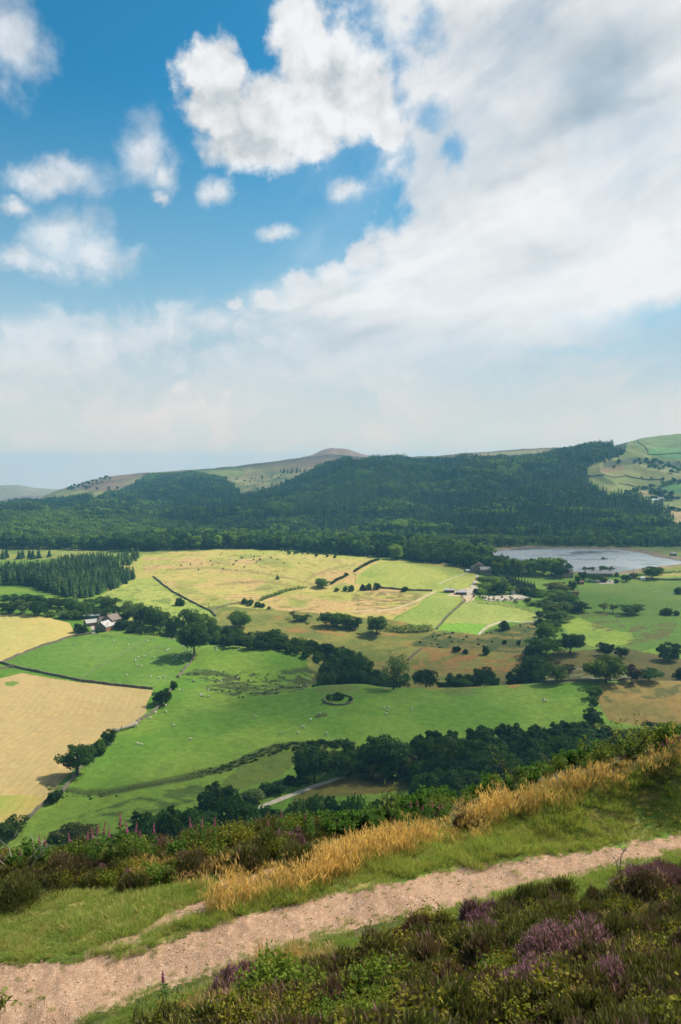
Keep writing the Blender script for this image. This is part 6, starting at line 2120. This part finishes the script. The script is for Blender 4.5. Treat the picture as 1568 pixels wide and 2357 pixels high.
def house(parent, at, yaw, L, W, eave, ridge, wall_m, roof_m, wins=(), doors=(), chim=(), lights=0, name='wall'):
    """one block: length L along local x, gables at both ends; wins = (side, along, sill, w, h)"""
    e = bpy.data.objects.new(name, None)
    M = Matrix.Translation(at) @ Matrix.Rotation(yaw, 4, 'Z')
    bm = bmesh.new()
    p = [(-L / 2, -W / 2), (L / 2, -W / 2), (L / 2, W / 2), (-L / 2, W / 2)]
    lo = [bm.verts.new((x, y, -1.2)) for x, y in p]
    hi = [bm.verts.new((x, y, eave)) for x, y in p]
    a, b = bm.verts.new((-L / 2, 0, ridge - .12)), bm.verts.new((L / 2, 0, ridge - .12))
    for i in range(4):
        if i in (0, 2):
            bm.faces.new((lo[i], lo[(i + 1) % 4], hi[(i + 1) % 4], hi[i]))
    bm.faces.new((lo[1], lo[2], hi[2], b, hi[1]))
    bm.faces.new((lo[3], lo[0], hi[0], a, hi[3]))
    bm.faces.new((hi[0], hi[1], b, a))
    bm.faces.new((a, b, hi[2], hi[3]))
    bm.faces.new(lo[::-1])
    w = bm_obj('wall', bm, wall_m, parent)
    w.matrix_local = M
    bm = bmesh.new()
    o, t = .35, .16
    k = (ridge - eave) / (W / 2)
    for s in (-1, 1):
        y0, z0 = s * (W / 2 + o), eave - k * o + .06
        q = [(-L / 2 - o, y0, z0), (L / 2 + o, y0, z0), (L / 2 + o, s * .0, ridge + .06), (-L / 2 - o, s * .0, ridge + .06)]
        v = [bm.verts.new(c) for c in q] + [bm.verts.new((c[0], c[1], c[2] + t)) for c in q]
        for f in ((0, 1, 2, 3), (7, 6, 5, 4), (0, 4, 5, 1), (1, 5, 6, 2), (2, 6, 7, 3), (3, 7, 4, 0)):
            bm.faces.new([v[i] for i in f])
    bmesh.ops.recalc_face_normals(bm, faces=bm.faces)
    r = bm_obj('roof', bm, roof_m, parent)
    r.matrix_local = M
    for i in range(lights):
        bm = bmesh.new()
        x = -L / 2 + L * (i + .6) / (lights + .2)
        s = -1
        q = [(x, s * W * .42, eave + k * W * .08), (x + L * .07, s * W * .42, eave + k * W * .08), (x + L * .07, s * W * .1, ridge - k * W * .1), (x, s * W * .1, ridge - k * W * .1)]
        vs = [bm.verts.new((c[0], c[1], c[2] + t + .1)) for c in q] + [bm.verts.new((c[0], c[1], c[2] + t + .02)) for c in q]
        for f in ((0, 1, 2, 3), (7, 6, 5, 4), (0, 4, 5, 1), (1, 5, 6, 2), (2, 6, 7, 3), (3, 7, 4, 0)):
            bm.faces.new([vs[j] for j in f])
        bm_obj('skylight', bm, M_SKYL, parent).matrix_local = M
    for lst, nm, mt in ((wins, 'window', M_GLASS), (doors, 'door', M_RED)):
        for side, al, sill, ww, hh in lst:
            bm = bmesh.new()
            d = .06
            if side in 'fb':
                s = -1 if side == 'f' else 1
                box_bm(bm, (al, s * (W / 2 + d / 2 + .003), sill + hh / 2), (ww, d, hh))
            else:
                s = -1 if side == 'l' else 1
                box_bm(bm, (s * (L / 2 + d / 2 + .003), al, sill + hh / 2), (d, ww, hh))
            wo = bm_obj(nm, bm, mt, parent)
            wo.matrix_local = M
            if nm == 'window':
                bm = bmesh.new()
                if side in 'fb':
                    box_bm(bm, (al, s * (W / 2 + .10), sill - .10), (ww + .3, .2, .18))
                else:
                    box_bm(bm, (s * (L / 2 + .10), al, sill - .10), (.2, ww + .3, .18))
                link_s = bm_obj('sill', bm, M_LSLATE, wo)
    for x in chim:
        bm = bmesh.new()
        box_bm(bm, (x, 0, ridge + .5), (.9, .8, 1.8))
        box_bm(bm, (x, 0, ridge + 1.46), (1.1, 1.0, .16))
        box_bm(bm, (x, 0, ridge + 1.74), (.4, .4, .4))
        bm_obj('chimney', bm, wall_m, parent).matrix_local = M


def building(name, label, u, v, cat='house', ymin=232):
    e = bpy.data.objects.new(name, None)
    e.location = hit(u, v, ymin)
    e['label'], e['category'] = label, cat
    COL.objects.link(e)
    return e


R_ = rad
b = building('farmhouse', 'stone farmhouse with brown roofs and chimneys behind the grey-roofed barn', 250, 1444)
house(b, (1.2, 4.2, 0), R_(66), 10, 9.4, 5.2, 8.4, M_STONE1, M_TILE, [('l', -2, 3.4, 1.2, 1.3), ('l', 2, 3.4, 1.2, 1.3), ('f', 2, 1.2, 1.2, 1.4), ('f', -2, 1.2, 1.2, 1.4), ('l', 0, 6.2, .8, .8)], [('f', 0, -.2, 1.1, 2.2)], (-4.2, 4.2))
house(b, (-3.6, 7.4, 0), R_(4), 9, 6, 3.6, 6.0, M_STONE1, M_TILE, [('f', 2.8, 1.4, 1.0, 1.1)], [('f', -.5, -.2, 1.3, 2.2)], (4.0,))
b = building('barn', 'stone barn with pale weathered slate roof nearest the paddock', 233, 1453, 'barn')
house(b, (2.0, 6.0, 0), R_(72), 14, 8.8, 3.2, 6.3, M_STONE1, M_LSLATE, [('l', 1.6, 1.2, .9, .9), ('l', -1.6, 1.2, .9, .9), ('f', 4, .8, .9, .9)], [('f', -4.6, -.2, 1.8, 2.4), ('f', -1.5, -.2, 1.8, 2.4)])
b = building('barn', 'small outbuilding with grey brown roof left of the farm yard', 207, 1441, 'barn')
house(b, (0, 2.2, 0), R_(38), 8, 6, 2.4, 4.3, M_STONE1, M_LSLATE, [('l', 0, 1.0, .9, .8)], [('f', 1.5, -.2, 1.8, 2.0)])
b = building('shed', 'long low shed with grey sheet roof and three skylights behind the farm yard', 207, 1425, 'shed')
house(b, (0, 3, 0), R_(3), 14, 7, 2.4, 3.9, M_GREEN, M_SHEET, [('f', -4, .8, 1, .8)], [('r', 0, -.2, 2.2, 2.1)], (), 3)
b = building('farmhouse', 'big gabled stone barn house of the upper farm before the dark wood', 1106, 1320)
house(b, (0, 9, 0), R_(84), 15, 17, 5.2, 10.2, M_STONE1, M_TILE, [('l', -4.5, 3.8, 1.3, 1.3), ('l', 3.2, 5.4, 1.3, 1.3)], [('l', -1, -.2, 1.6, 2.4)])
house(b, (4.6, -1.6, 0), R_(6), 11, 6, 4.4, 7.0, M_STONE1, M_SLATE, [('f', -3, 1.2, 1.4, 1.3), ('f', 0, 1.2, 1.4, 1.3), ('f', 3, 1.2, 1.4, 1.3), ('r', 0, 3.4, 1.1, 1.2)], [('r', -1, -.2, 1.2, 2.2)])
house(b, (-11, 5, 0), R_(5), 6, 5, 2.3, 3.6, M_STONE1, M_SHEET, [('f', 1, 1, .9, .8)], [('f', -1.5, -.2, 1.3, 2)])
b = building('shed', 'long low stable block with pale end left of the upper farm yard', 1035, 1364, 'shed')
house(b, (0, 2, 0), R_(-3), 9, 4.5, 2.2, 3.4, M_DARKW, M_LSLATE, [('f', 3, 1, .9, .7), ('f', -3, 1, .9, .7)], [('f', 0, -.2, 1.1, 2.0), ('r', 0, -.2, 1.6, 1.9)])
b = building('shed', 'pair of low timber stables at the upper farm yard gate', 1062, 1368, 'shed')
house(b, (1, 5, 0), R_(24), 8, 4.5, 2.2, 3.4, M_DARKW, M_SLATE, [('f', -2, 1, .9, .7)], [('f', 1.5, -.2, 1.2, 2.0)])
house(b, (0, 0, 0), R_(-4), 9, 4, 2.1, 3.2, M_DARKW, M_LSLATE, [('f', 2.5, 1, .9, .7)], [('f', -1.5, -.2, 1.2, 1.9)])
b = building('shed', 'tiny cream shed at the edge of the copse behind the arena', 1181, 1367, 'shed')
house(b, (0, 0, 0), R_(12), 3.2, 2.8, 2.0, 2.9, M_WHITE, M_SHEET, [('f', .8, 1, .6, .6)], [('f', -.6, -.1, .8, 1.8)])
b = building('cottage', 'small square stone house with chimneys at both ends by the water', 1307, 1330)
house(b, (0, 3, 0), R_(-4), 11.2, 7, 5.0, 7.6, M_STONE2, M_TILE, [('f', -3.4, 3.2, 1, 1.1), ('f', 0, 3.2, 1, 1.1), ('f', 3.4, 3.2, 1, 1.1), ('f', -3.4, .8, 1.1, 1.2), ('f', 3.4, .8, 1.1, 1.2)], [('f', 0, -.1, 1, 2.0)], (-5, 5))
house(b, (-8.2, 3.6, 0), R_(-4), 5, 5, 2.6, 4.2, M_STONE1, M_SLATE, [('f', 0, 1, .9, .8)], [('f', 1.5, -.1, .9, 1.9)])
b = building('cottage_row', 'long row of stone cottages with slate roof before the reservoir', 1381, 1328, 'house')
house(b, (0, 3.5, 0), R_(-3), 26, 7, 3.6, 6.6, M_STONE1, M_SLATE, [('f', x, 1.0, 1.2, 1.1) for x in (-11, -7, -3, 1, 5, 9)] + [('r', 0, 3.6, 1, 1)], [('f', x, -.1, 1, 2.0) for x in (-9, -1, 7)], (-5, 2.5, 12))
house(b, (-15.5, 3.6, 0), R_(-3), 5, 5.5, 2.8, 4.8, M_WHITE, M_SLATE, [('f', 0, 1.0, 1.2, 1.0)], [('f', -1.6, -.1, 1, 1.9)])
b = building('shed', 'dark timber shed at the left corner of the right pasture', 1337, 1345, 'shed')
house(b, (0, 1, 0), R_(10), 5, 4, 2.2, 3.6, M_DARKW, M_RUST, [('f', 1, 1, .7, .7)], [('f', -1, -.1, 1, 1.9)])
b = building('shed', 'rusty field shelter under the lane trees at the pasture edge', 1326, 1368, 'shed')
house(b, (0, 1, 0), R_(-14), 5.5, 3.4, 2.0, 2.7, M_RUST, M_RUST, [('r', 0, .9, .6, .6)], [('f', -.8, -.1, 1.6, 1.7)])
b = building('shed', 'tiny white hut against the dam meadow wall', 1479, 1335, 'shed')
house(b, (0, 0, 0), R_(5), 4, 3, 2.2, 3.2, M_WHITE, M_SHEET, [('f', 1, 1, .6, .6)], [('f', -.8, -.1, .9, 1.8)])
b = building('boathouse', 'small blue-green hut on the grassy bank at the right of the water', 1550, 1279, 'shed')
house(b, (0, 0, 0), R_(-8), 7, 5, 2.8, 4.4, plain_material('blue green boards', (.08, .16, .19), (.07, .14, .16), 1), M_SLATE, [('f', 2, 1, .9, .8)], [('f', -1, -.1, 1.6, 2)])
b = building('farmhouse', 'distant pink farmhouse on the right hillside', 1522, 1154, 'house', 1290)
house(b, (0, 3, 0), R_(-20), 11, 8, 5.5, 8.5, M_PINK, M_LSLATE, [('f', -3, 3.4, 1.2, 1.2), ('f', 0, 3.4, 1.2, 1.2), ('f', 3, 3.4, 1.2, 1.2), ('f', -3, .8, 1.2, 1.2)], [('f', 0, -.1, 1.1, 2.1)], (-4.8, 4.8))
house(b, (-13, -1, 0), R_(5), 15, 8, 3, 5, M_STONE1, M_SHEET, [('f', 2, 1, 1.4, 1.2)], [('f', -3, -.1, 2.4, 2.4)])
b = building('barn', 'tiny pale roofed barn at the end of the conifers on the far right hillside', 1485, 1158, 'barn', 1290)
house(b, (0, 2, 0), R_(-12), 8, 6, 3, 5, M_PINK, M_TILE, [('f', 2, 1, 1, 1)], [('f', -2, -.1, 2, 2.2)])


# ------------------------------------------------------------------ poles, cars, boat, fallen tree, jumps
def pole(u, vt, vb, label, lamp=False, Y=None):
    x, y, z = hit(u, vb, 232)
    h = float(slope(vt)) * y - z
    e = bpy.data.objects.new('utility_pole', None)
    e.location = (x, y, z)
    e['label'], e['category'] = label, 'pole'
    COL.objects.link(e)
    tb = Tubes()
    tb.tube([(0, 0, -.3), (0, 0, h * .5), (0, 0, h)], [.17, .15, .12], 7)
    link('post', tb.mesh('post', M_POLE), e)
    bm = bmesh.new()
    box_bm(bm, (0, -.16, h - .5), (1.6, .12, .14))
    for s in (-.7, 0, .7):
        box_bm(bm, (s, -.16, h - .34), (.1, .1, .18))
    bm_obj('crossarm', bm, M_POLE, e)


pole(248, 1434, 1453, 'wooden pole rising in front of the pale-roofed barn')
pole(177, 1445, 1466, 'pale pole at the corner of the yellow field by the farm')
pole(818, 1317, 1342, 'thin pole standing alone at the left side of the bright hill pasture')
pole(1335, 1306, 1320, 'pole against the water right of the small square stone house')
pole(1458, 1306, 1322, 'pole against the water at the end of the dam bank')
pole(480, 1387, 1401, 'short pole beside the curving meadow wall')
pole(1037, 1346, 1360, 'thin mast behind the long stable block')


def car(u, v, yaw, mat, label):
    x, y, z = hit(u, v, 232)
    e = bpy.data.objects.new('parked_car', None)
    e.location = (x, y, z + .14)
    e.rotation_euler = (0, 0, yaw)
    e['label'], e['category'] = label, 'car'
    COL.objects.link(e)
    bm = bmesh.new()
    prof = [(-2.1, .35), (-2.15, .75), (-1.9, .95), (-1.3, 1.0), (-.8, 1.42), (.7, 1.45), (1.35, 1.02), (2.05, .86), (2.15, .6), (2.1, .35)]
    lf, rt = [bm.verts.new((px, -.85, pz)) for px, pz in prof], [bm.verts.new((px, .85, pz)) for px, pz in prof]
    n = len(prof)
    bm.faces.new(lf)
    bm.faces.new(rt[::-1])
    for i in range(n):
        bm.faces.new((lf[i], rt[i], rt[(i + 1) % n], lf[(i + 1) % n]))
    bmesh.ops.recalc_face_normals(bm, faces=bm.faces)
    bmesh.ops.bevel(bm, geom=bm.edges[:], offset=.06, segments=2, affect='EDGES')
    bm_obj('body', bm, mat, e)
    for nm, (cx, s) in {'windscreen': ((1.03, (.5, 1.5, .02))), 'rear_window': ((-1.07, (.5, 1.5, .02)))}.items():
        bm = bmesh.new()
        box_bm(bm, (0, 0, 0), (.62, 1.45, .03))
        o = bm_obj(nm, bm, M_GLASS, e)
        o.location = (cx, 0, 1.25)
        o.rotation_euler = (0, rad(33 if cx > 0 else -40), 0)
    for s in (-1, 1):
        bm = bmesh.new()
        box_bm(bm, (-.05, s * .86, 1.18), (1.6, .03, .32))
        bm_obj('side_window', bm, M_GLASS, e)
    for wx in (-1.3, 1.3):
        for s in (-1, 1):
            tb = Tubes()
            tb.tube([(wx, s * .72, .2), (wx, s * .88, .2)], .33, 12)
            link('wheel', tb.mesh('wheel', M_DARKW, False), e)


M_CARW = plain_material('white car paint', (.75, .75, .75), None, 1, .3, 0, .5)
M_CARS = plain_material('silver car paint', (.45, .46, .47), None, 1, .3, 0, .5)
car(1357, 1338, .2, M_CARW, 'white car parked below the left end of the cottage row')
car(1367, 1340, .1, M_CARS, 'silver car parked right beside the white car below the cottages')
car(1405, 1338, 1.0, M_CARW, 'white car parked in the pale yard below the cottages')

# platform moored on the water
px_, py_ = unproject_z(1391, 1287, WATER)
e = bpy.data.objects.new('boat', None)
e.location = (px_, py_, WATER)
e['label'], e['category'] = 'small dark work boat moored out on the reservoir', 'boat'
COL.objects.link(e)
bm = bmesh.new()
hull = [(-4.5, 0), (-4, -1.5), (3, -1.6), (5, 0), (3, 1.6), (-4, 1.5)]
lo = [bm.verts.new((x * .85, y * .7, -.2)) for x, y in hull]
hi = [bm.verts.new((x, y, .8)) for x, y in hull]
bm.faces.new(lo[::-1])
bm.faces.new(hi)
for i in range(6):
    bm.faces.new((lo[i], lo[(i + 1) % 6], hi[(i + 1) % 6], hi[i]))
bm_obj('hull', bm, M_DARKW, e)
bm = bmesh.new()
box_bm(bm, (-1.2, 0, 1.6), (2.6, 2.0, 1.6))
box_bm(bm, (-1.2, 0, 2.45), (3.0, 2.3, .12))
bm_obj('cabin', bm, M_WOOD, e)

# fallen trunk on the field edge
e = bpy.data.objects.new('fallen_tree', None)
e.location = hit(288, 1680, 232)
e['label'], e['category'] = 'bleached fallen tree trunk with bare limbs beside the straw field', 'fallen tree'
COL.objects.link(e)
tb, tl = Tubes(), Tubes()
rg = np.random.default_rng(4)
tb.tube([(-5, -5.5, .6), (-2, -2, 1.0), (1.5, 1.5, 1.2), (4.5, 5.0, 1.7)], [.25, .5, .65, .85], 8)
tb.tube([(4.3, 4.8, 1.6), (5.0, 5.3, 3.0)], [.9, .45], 8)
for i in range(12):
    t = rg.uniform(-.9, .6)
    s = np.array([t * 4.5, t * 5, 1.0])
    d = rg.normal(size=3) * [2.2, 2.2, 1.2]
    tl.tube([s, s + d * .5 + [0, 0, .3], s + d - [0, 0, .2]], [.22, .15, .06], 5)
link('trunk', tb.mesh('trunk', M_TWIG), e)
link('limb', tl.mesh('limb', M_TWIG), e)
for i, (u, v, ln, yw) in enumerate(((1507, 1364, 3, .1), (1516, 1363, 2.5, .6), (1531, 1366, 1.6, 1.4), (1545, 1367, 3, .2), (1551, 1369, 2.4, .9))):
    e = bpy.data.objects.new('jump', None)
    e.location = hit(u, v, 232)
    e.rotation_euler = (0, 0, yw)
    e['label'], e['category'], e['group'] = 'small white horse jump set out in the right pasture', 'jump', 'white jumps in the right pasture'
    COL.objects.link(e)
    tb = Tubes()
    tb.tube([(-ln / 2, 0, .8), (ln / 2, 0, .8)], .12, 6)
    link('rail', tb.mesh('rail', M_WHITE), e)
    for s in (-1, 1):
        tb = Tubes()
        tb.tube([(s * ln / 2, 0, -.1), (s * ln / 2, 0, 1.2)], .1, 6)
        link('post', tb.mesh('post', M_WHITE), e)


# ------------------------------------------------------------------ sheep
def sheep_mesh(seed, head_down):
    verts = [(-.42, 0, .66), (-.15, 0, .70), (.18, 0, .70), (.40, 0, .72), (.58, 0, .58 if head_down else .92), (.70, 0, .30 if head_down else .98), (.80, 0, .16 if head_down else .90)]
    rad_v = [.22, .28, .28, .22, .13, .11, .07]
    edges = [(0, 1), (1, 2), (2, 3), (3, 4), (4, 5), (5, 6)]
    for bx_, base in ((-.36, 0), (.30, 3)):
        for s in (-1, 1):
            i = len(verts)
            verts += [(bx_, s * .15, .42), (bx_ + (.05 if bx_ < 0 else 0), s * .15, .22), (bx_, s * .15, 0)]
            rad_v += [.10, .055, .05]
            edges += [(base, i), (i, i + 1), (i + 1, i + 2)]
    i = len(verts)
    verts += [(-.60, 0, .62), (-.64, 0, .42)]
    rad_v += [.06, .035]
    edges += [(0, i), (i, i + 1)]
    for s in (-1, 1):
        i = len(verts)
        verts.append((verts[5][0] - .06, s * .17, verts[5][2] + .08))
        rad_v.append(.04)
        edges.append((5, i))
    me = bpy.data.meshes.new('sheep')
    me.from_pydata(verts, edges, [])
    ob = bpy.data.objects.new('sheep_skin', me)
    COL.objects.link(ob)
    md = ob.modifiers.new('skin', 'SKIN')
    for sv, r in zip(me.skin_vertices[0].data, rad_v):
        sv.radius = (r, r)
    me.skin_vertices[0].data[0].use_root = True
    sb = ob.modifiers.new('sub', 'SUBSURF')
    sb.levels = 1
    dg = bpy.context.evaluated_depsgraph_get()
    out = bpy.data.meshes.new_from_object(ob.evaluated_get(dg))
    bpy.data.objects.remove(ob)
    out.name = 'sheep'
    out.materials.clear()
    out.materials.append(M_WOOL)
    for p in out.polygons:
        p.use_smooth = True
    return out


M_WOOL = plain_material('wool', (.66, .62, .53), (.52, .48, .40), 4, .95)
SHEEP = [sheep_mesh(0, True), sheep_mesh(1, False)]


def flock(label, group, pts):
    for i, (u, v) in enumerate(pts):
        x, y, z = hit(u, v, 232)
        o = link('sheep', SHEEP[0 if RNG.random() < .7 else 1], None, (x, y, z - .02))
        o.rotation_euler = (0, 0, RNG.uniform(0, 6.28))
        s = RNG.uniform(.95, 1.2)
        o.scale = (s, s, s)
        o['label'], o['category'], o['group'] = label, 'sheep', group


def zz(lst, ox, oy):
    return [(x / 3 + ox, y / 3 + oy) for x, y in lst]


flock('white sheep in the pasture just below the farm', 'sheep below the farm', zz([(687, 495), (788, 506), (890, 490), (886, 538), (515, 527)], 0, 1306.7))
flock('white sheep in the pasture between the slanting fence and the lone dark tree', 'sheep by the lone dark tree',
      zz([(1011, 611), (995, 617), (955, 624), (938, 640), (936, 650), (948, 676), (975, 682), (1043, 659), (1062, 622), (1092, 640), (1155, 575), (1162, 570), (1085, 557), (1168, 495), (1205, 500), (1265, 545), (1195, 645), (1215, 633), (1228, 615),
          (1268, 650), (1255, 590), (1280, 585), (1305, 575), (1328, 575), (872, 747), (1043, 758), (1100, 764), (1132, 760), (1020, 512)], 0, 1306.7))
flock('white sheep scattered near the rush beds and straw field corner', 'sheep near the rush beds',
      zz([(1493, 560), (1494, 575), (1335, 785), (1242, 850), (1262, 855), (1440, 850), (1383, 878), (1388, 890), (1403, 890), (1442, 895), (1145, 958), (1148, 1000), (1075, 1008), (1040, 1045), (1028, 1040), (1470, 716), (1530, 790)], 0, 1306.7)
      + zz([(82, 570), (73, 765), (508, 820), (553, 817), (551, 772)], 522.7, 1306.7))
flock('white sheep on the open slope right of the straw field wall', 'sheep on the open slope', zz([(1200, 117), (1314, 210), (948, 243), (977, 247), (757, 245), (768, 240), (705, 300)], 0, 1633.3))
flock('white sheep on the wide pasture around the round walled enclosure', 'sheep on the wide pasture',
      zz([(1084, 973), (1117, 967), (1110, 990), (1097, 1012), (1273, 983), (640, 1008), (578, 1056), (950, 1044), (197, 1031)], 522.7, 1306.7) + zz([(370, 172), (490, 168), (528, 128), (685, 176)], 522.7, 1633.3))
flock('white sheep in the little cluster towards the right of the wide pasture', 'sheep cluster on the right', zz([(618, 910), (622, 926), (638, 923)], 1045.3, 1306.7))
# ------------------------------------------------------------------ the cloud layer high over the right shoulder, whose shade lies on the valley
def clouds():
    g = 25.0
    xs, ys = np.arange(-1900, 2300, g), np.arange(100, 3300, g)
    X, Y = np.meshgrid(xs, ys)
    Z = ground(X, Y)
    U, V = project(X, Y, Z)
    A = X / Y
    T = np.zeros(X.shape)

    def shade(poly, t, y0, y1):
        m = in_poly(U, V, poly) & (Y > y0) & (Y < y1)
        T[m] = np.maximum(T[m], t) if t > 0 else 0

    def box(y0, y1, u0, u1, t):
        uu = CX + F * A
        T[(Y > y0) & (Y < y1) & (uu > u0) & (uu < u1)] = t
    box(1230, 2650, -1500, 1500, .6)
    box(1230, 1700, -1500, 380, .25)
    box(1230, 2900, 1330, 2400, .5)
    box(2650, 3300, 100, 1300, .9)
    box(240, 330, 600, 2300, 1.5)
    box(200, 300, 300, 900, 1.2)
    box(330, 400, 760, 2300, .22)
    box(395, 520, 730, 1290, 1.2)
    box(430, 505, 1230, 2200, 1.1)
    box(520, 560, 930, 1230, .6)
    box(620, 760, 1330, 2200, .35)
    box(540, 600, 1440, 2200, .4)
    box(990, 1230, 1050, 2300, .9)
    box(800, 990, 1080, 1330, .9)
    box(330, 395, 150, 600, .2)
    box(930, 1100, 820, 1080, .5)
    box(1700, 2700, 300, 560, .3)

    def blur(a, n):
        kk = np.hanning(n + 2)[1:-1]
        kk /= kk.sum()
        a = np.apply_along_axis(lambda r: np.convolve(r, kk, 'same'), 0, a)
        return np.apply_along_axis(lambda r: np.convolve(r, kk, 'same'), 1, a)
    nz = fbm(X / 130, Y / 130, 701, 4)
    near_k = np.clip((Y - 500) / 500, 0, 1)
    T = blur(T, 3) * (1 - near_k) + blur(T, 9) * near_k
    T = T * np.clip(1 + (nz - .5) * 3.2 * (.4 + .6 * near_k), .15, 2)
    big = fbm(X / 420, Y / 420, 711, 3)
    T = T * (1 - near_k + near_k * np.clip(1 + (big - .48) * 5.0, .2, 1.8))
    T[T < .06] = 0
    dens = .005
    H = 2600.0
    th = T / dens * SUN.z
    lump = 1 + .4 * (fbm(X / 60, Y / 60, 707, 3) - .5)
    ox, oy = SUN.x / SUN.z, SUN.y / SUN.z
    base = Z.copy()
    base[:] = np.clip(Z, -118, 60)
    px, py = X + ox * (H - base), Y + oy * (H - base)
    top, bot = H + th * .7 * lump, H - th * .3
    n = X.size
    ii = np.arange(n).reshape(X.shape)
    q = np.stack([ii[:-1, :-1], ii[:-1, 1:], ii[1:, 1:], ii[1:, :-1]], -1)
    tq = np.stack([T[:-1, :-1], T[:-1, 1:], T[1:, 1:], T[1:, :-1]], -1)
    q = q[tq.max(-1) > 0]
    co = np.concatenate([np.stack([px, py, top], -1).reshape(-1, 3), np.stack([px, py, bot], -1).reshape(-1, 3)])
    flat0 = (T.ravel() <= 0)
    lower = q + n
    lower = np.where(flat0[q], q, lower)           # rims share their points
    faces = np.concatenate([q, lower[:, ::-1]])
    # drop faces that have collapsed on to each other
    used, inv = np.unique(faces, return_inverse=True)
    m, k = new_mat('cloud vapour')
    out = k.n('ShaderNodeOutputMaterial')
    v = k.n('ShaderNodeVolumePrincipled', {'Color': (1, 1, 1, 1), 'Density': dens, 'Anisotropy': .7})
    k.t.links.new(v.outputs[0], out.inputs['Volume'])
    me = mesh_from('clouds', co[used], inv.reshape(faces.shape), m)
    o = link('clouds', me)
    o['kind'] = 'stuff'
    o['label'] = 'broken cloud layer high over the valley that shades the woods'


clouds()
# ------------------------------------------------------------------ air
def haze():
    m, k = new_mat('air')
    out = k.n('ShaderNodeOutputMaterial')
    v = k.n('ShaderNodeVolumePrincipled', {'Color': (.27, .70, 1.0, 1), 'Density': 1.15e-4, 'Anisotropy': .2})
    k.t.links.new(v.outputs[0], out.inputs['Volume'])
    x, y0, y1, z0, z1 = 9000, -80, 7560, -175, 150
    co = [(sx * x, yy, zz) for zz in (z0, z1) for yy in (y0, y1) for sx in (-1, 1)]
    me = mesh_from('haze', co, [(0, 1, 3, 2), (4, 6, 7, 5), (0, 4, 5, 1), (1, 5, 7, 3), (3, 7, 6, 2), (2, 6, 4, 0)], m, False)
    bm = bmesh.new()
    bm.from_mesh(me)
    bmesh.ops.recalc_face_normals(bm, faces=bm.faces)
    bm.to_mesh(me)
    bm.free()
    o = link('haze', me)
    o['kind'] = 'stuff'


haze()
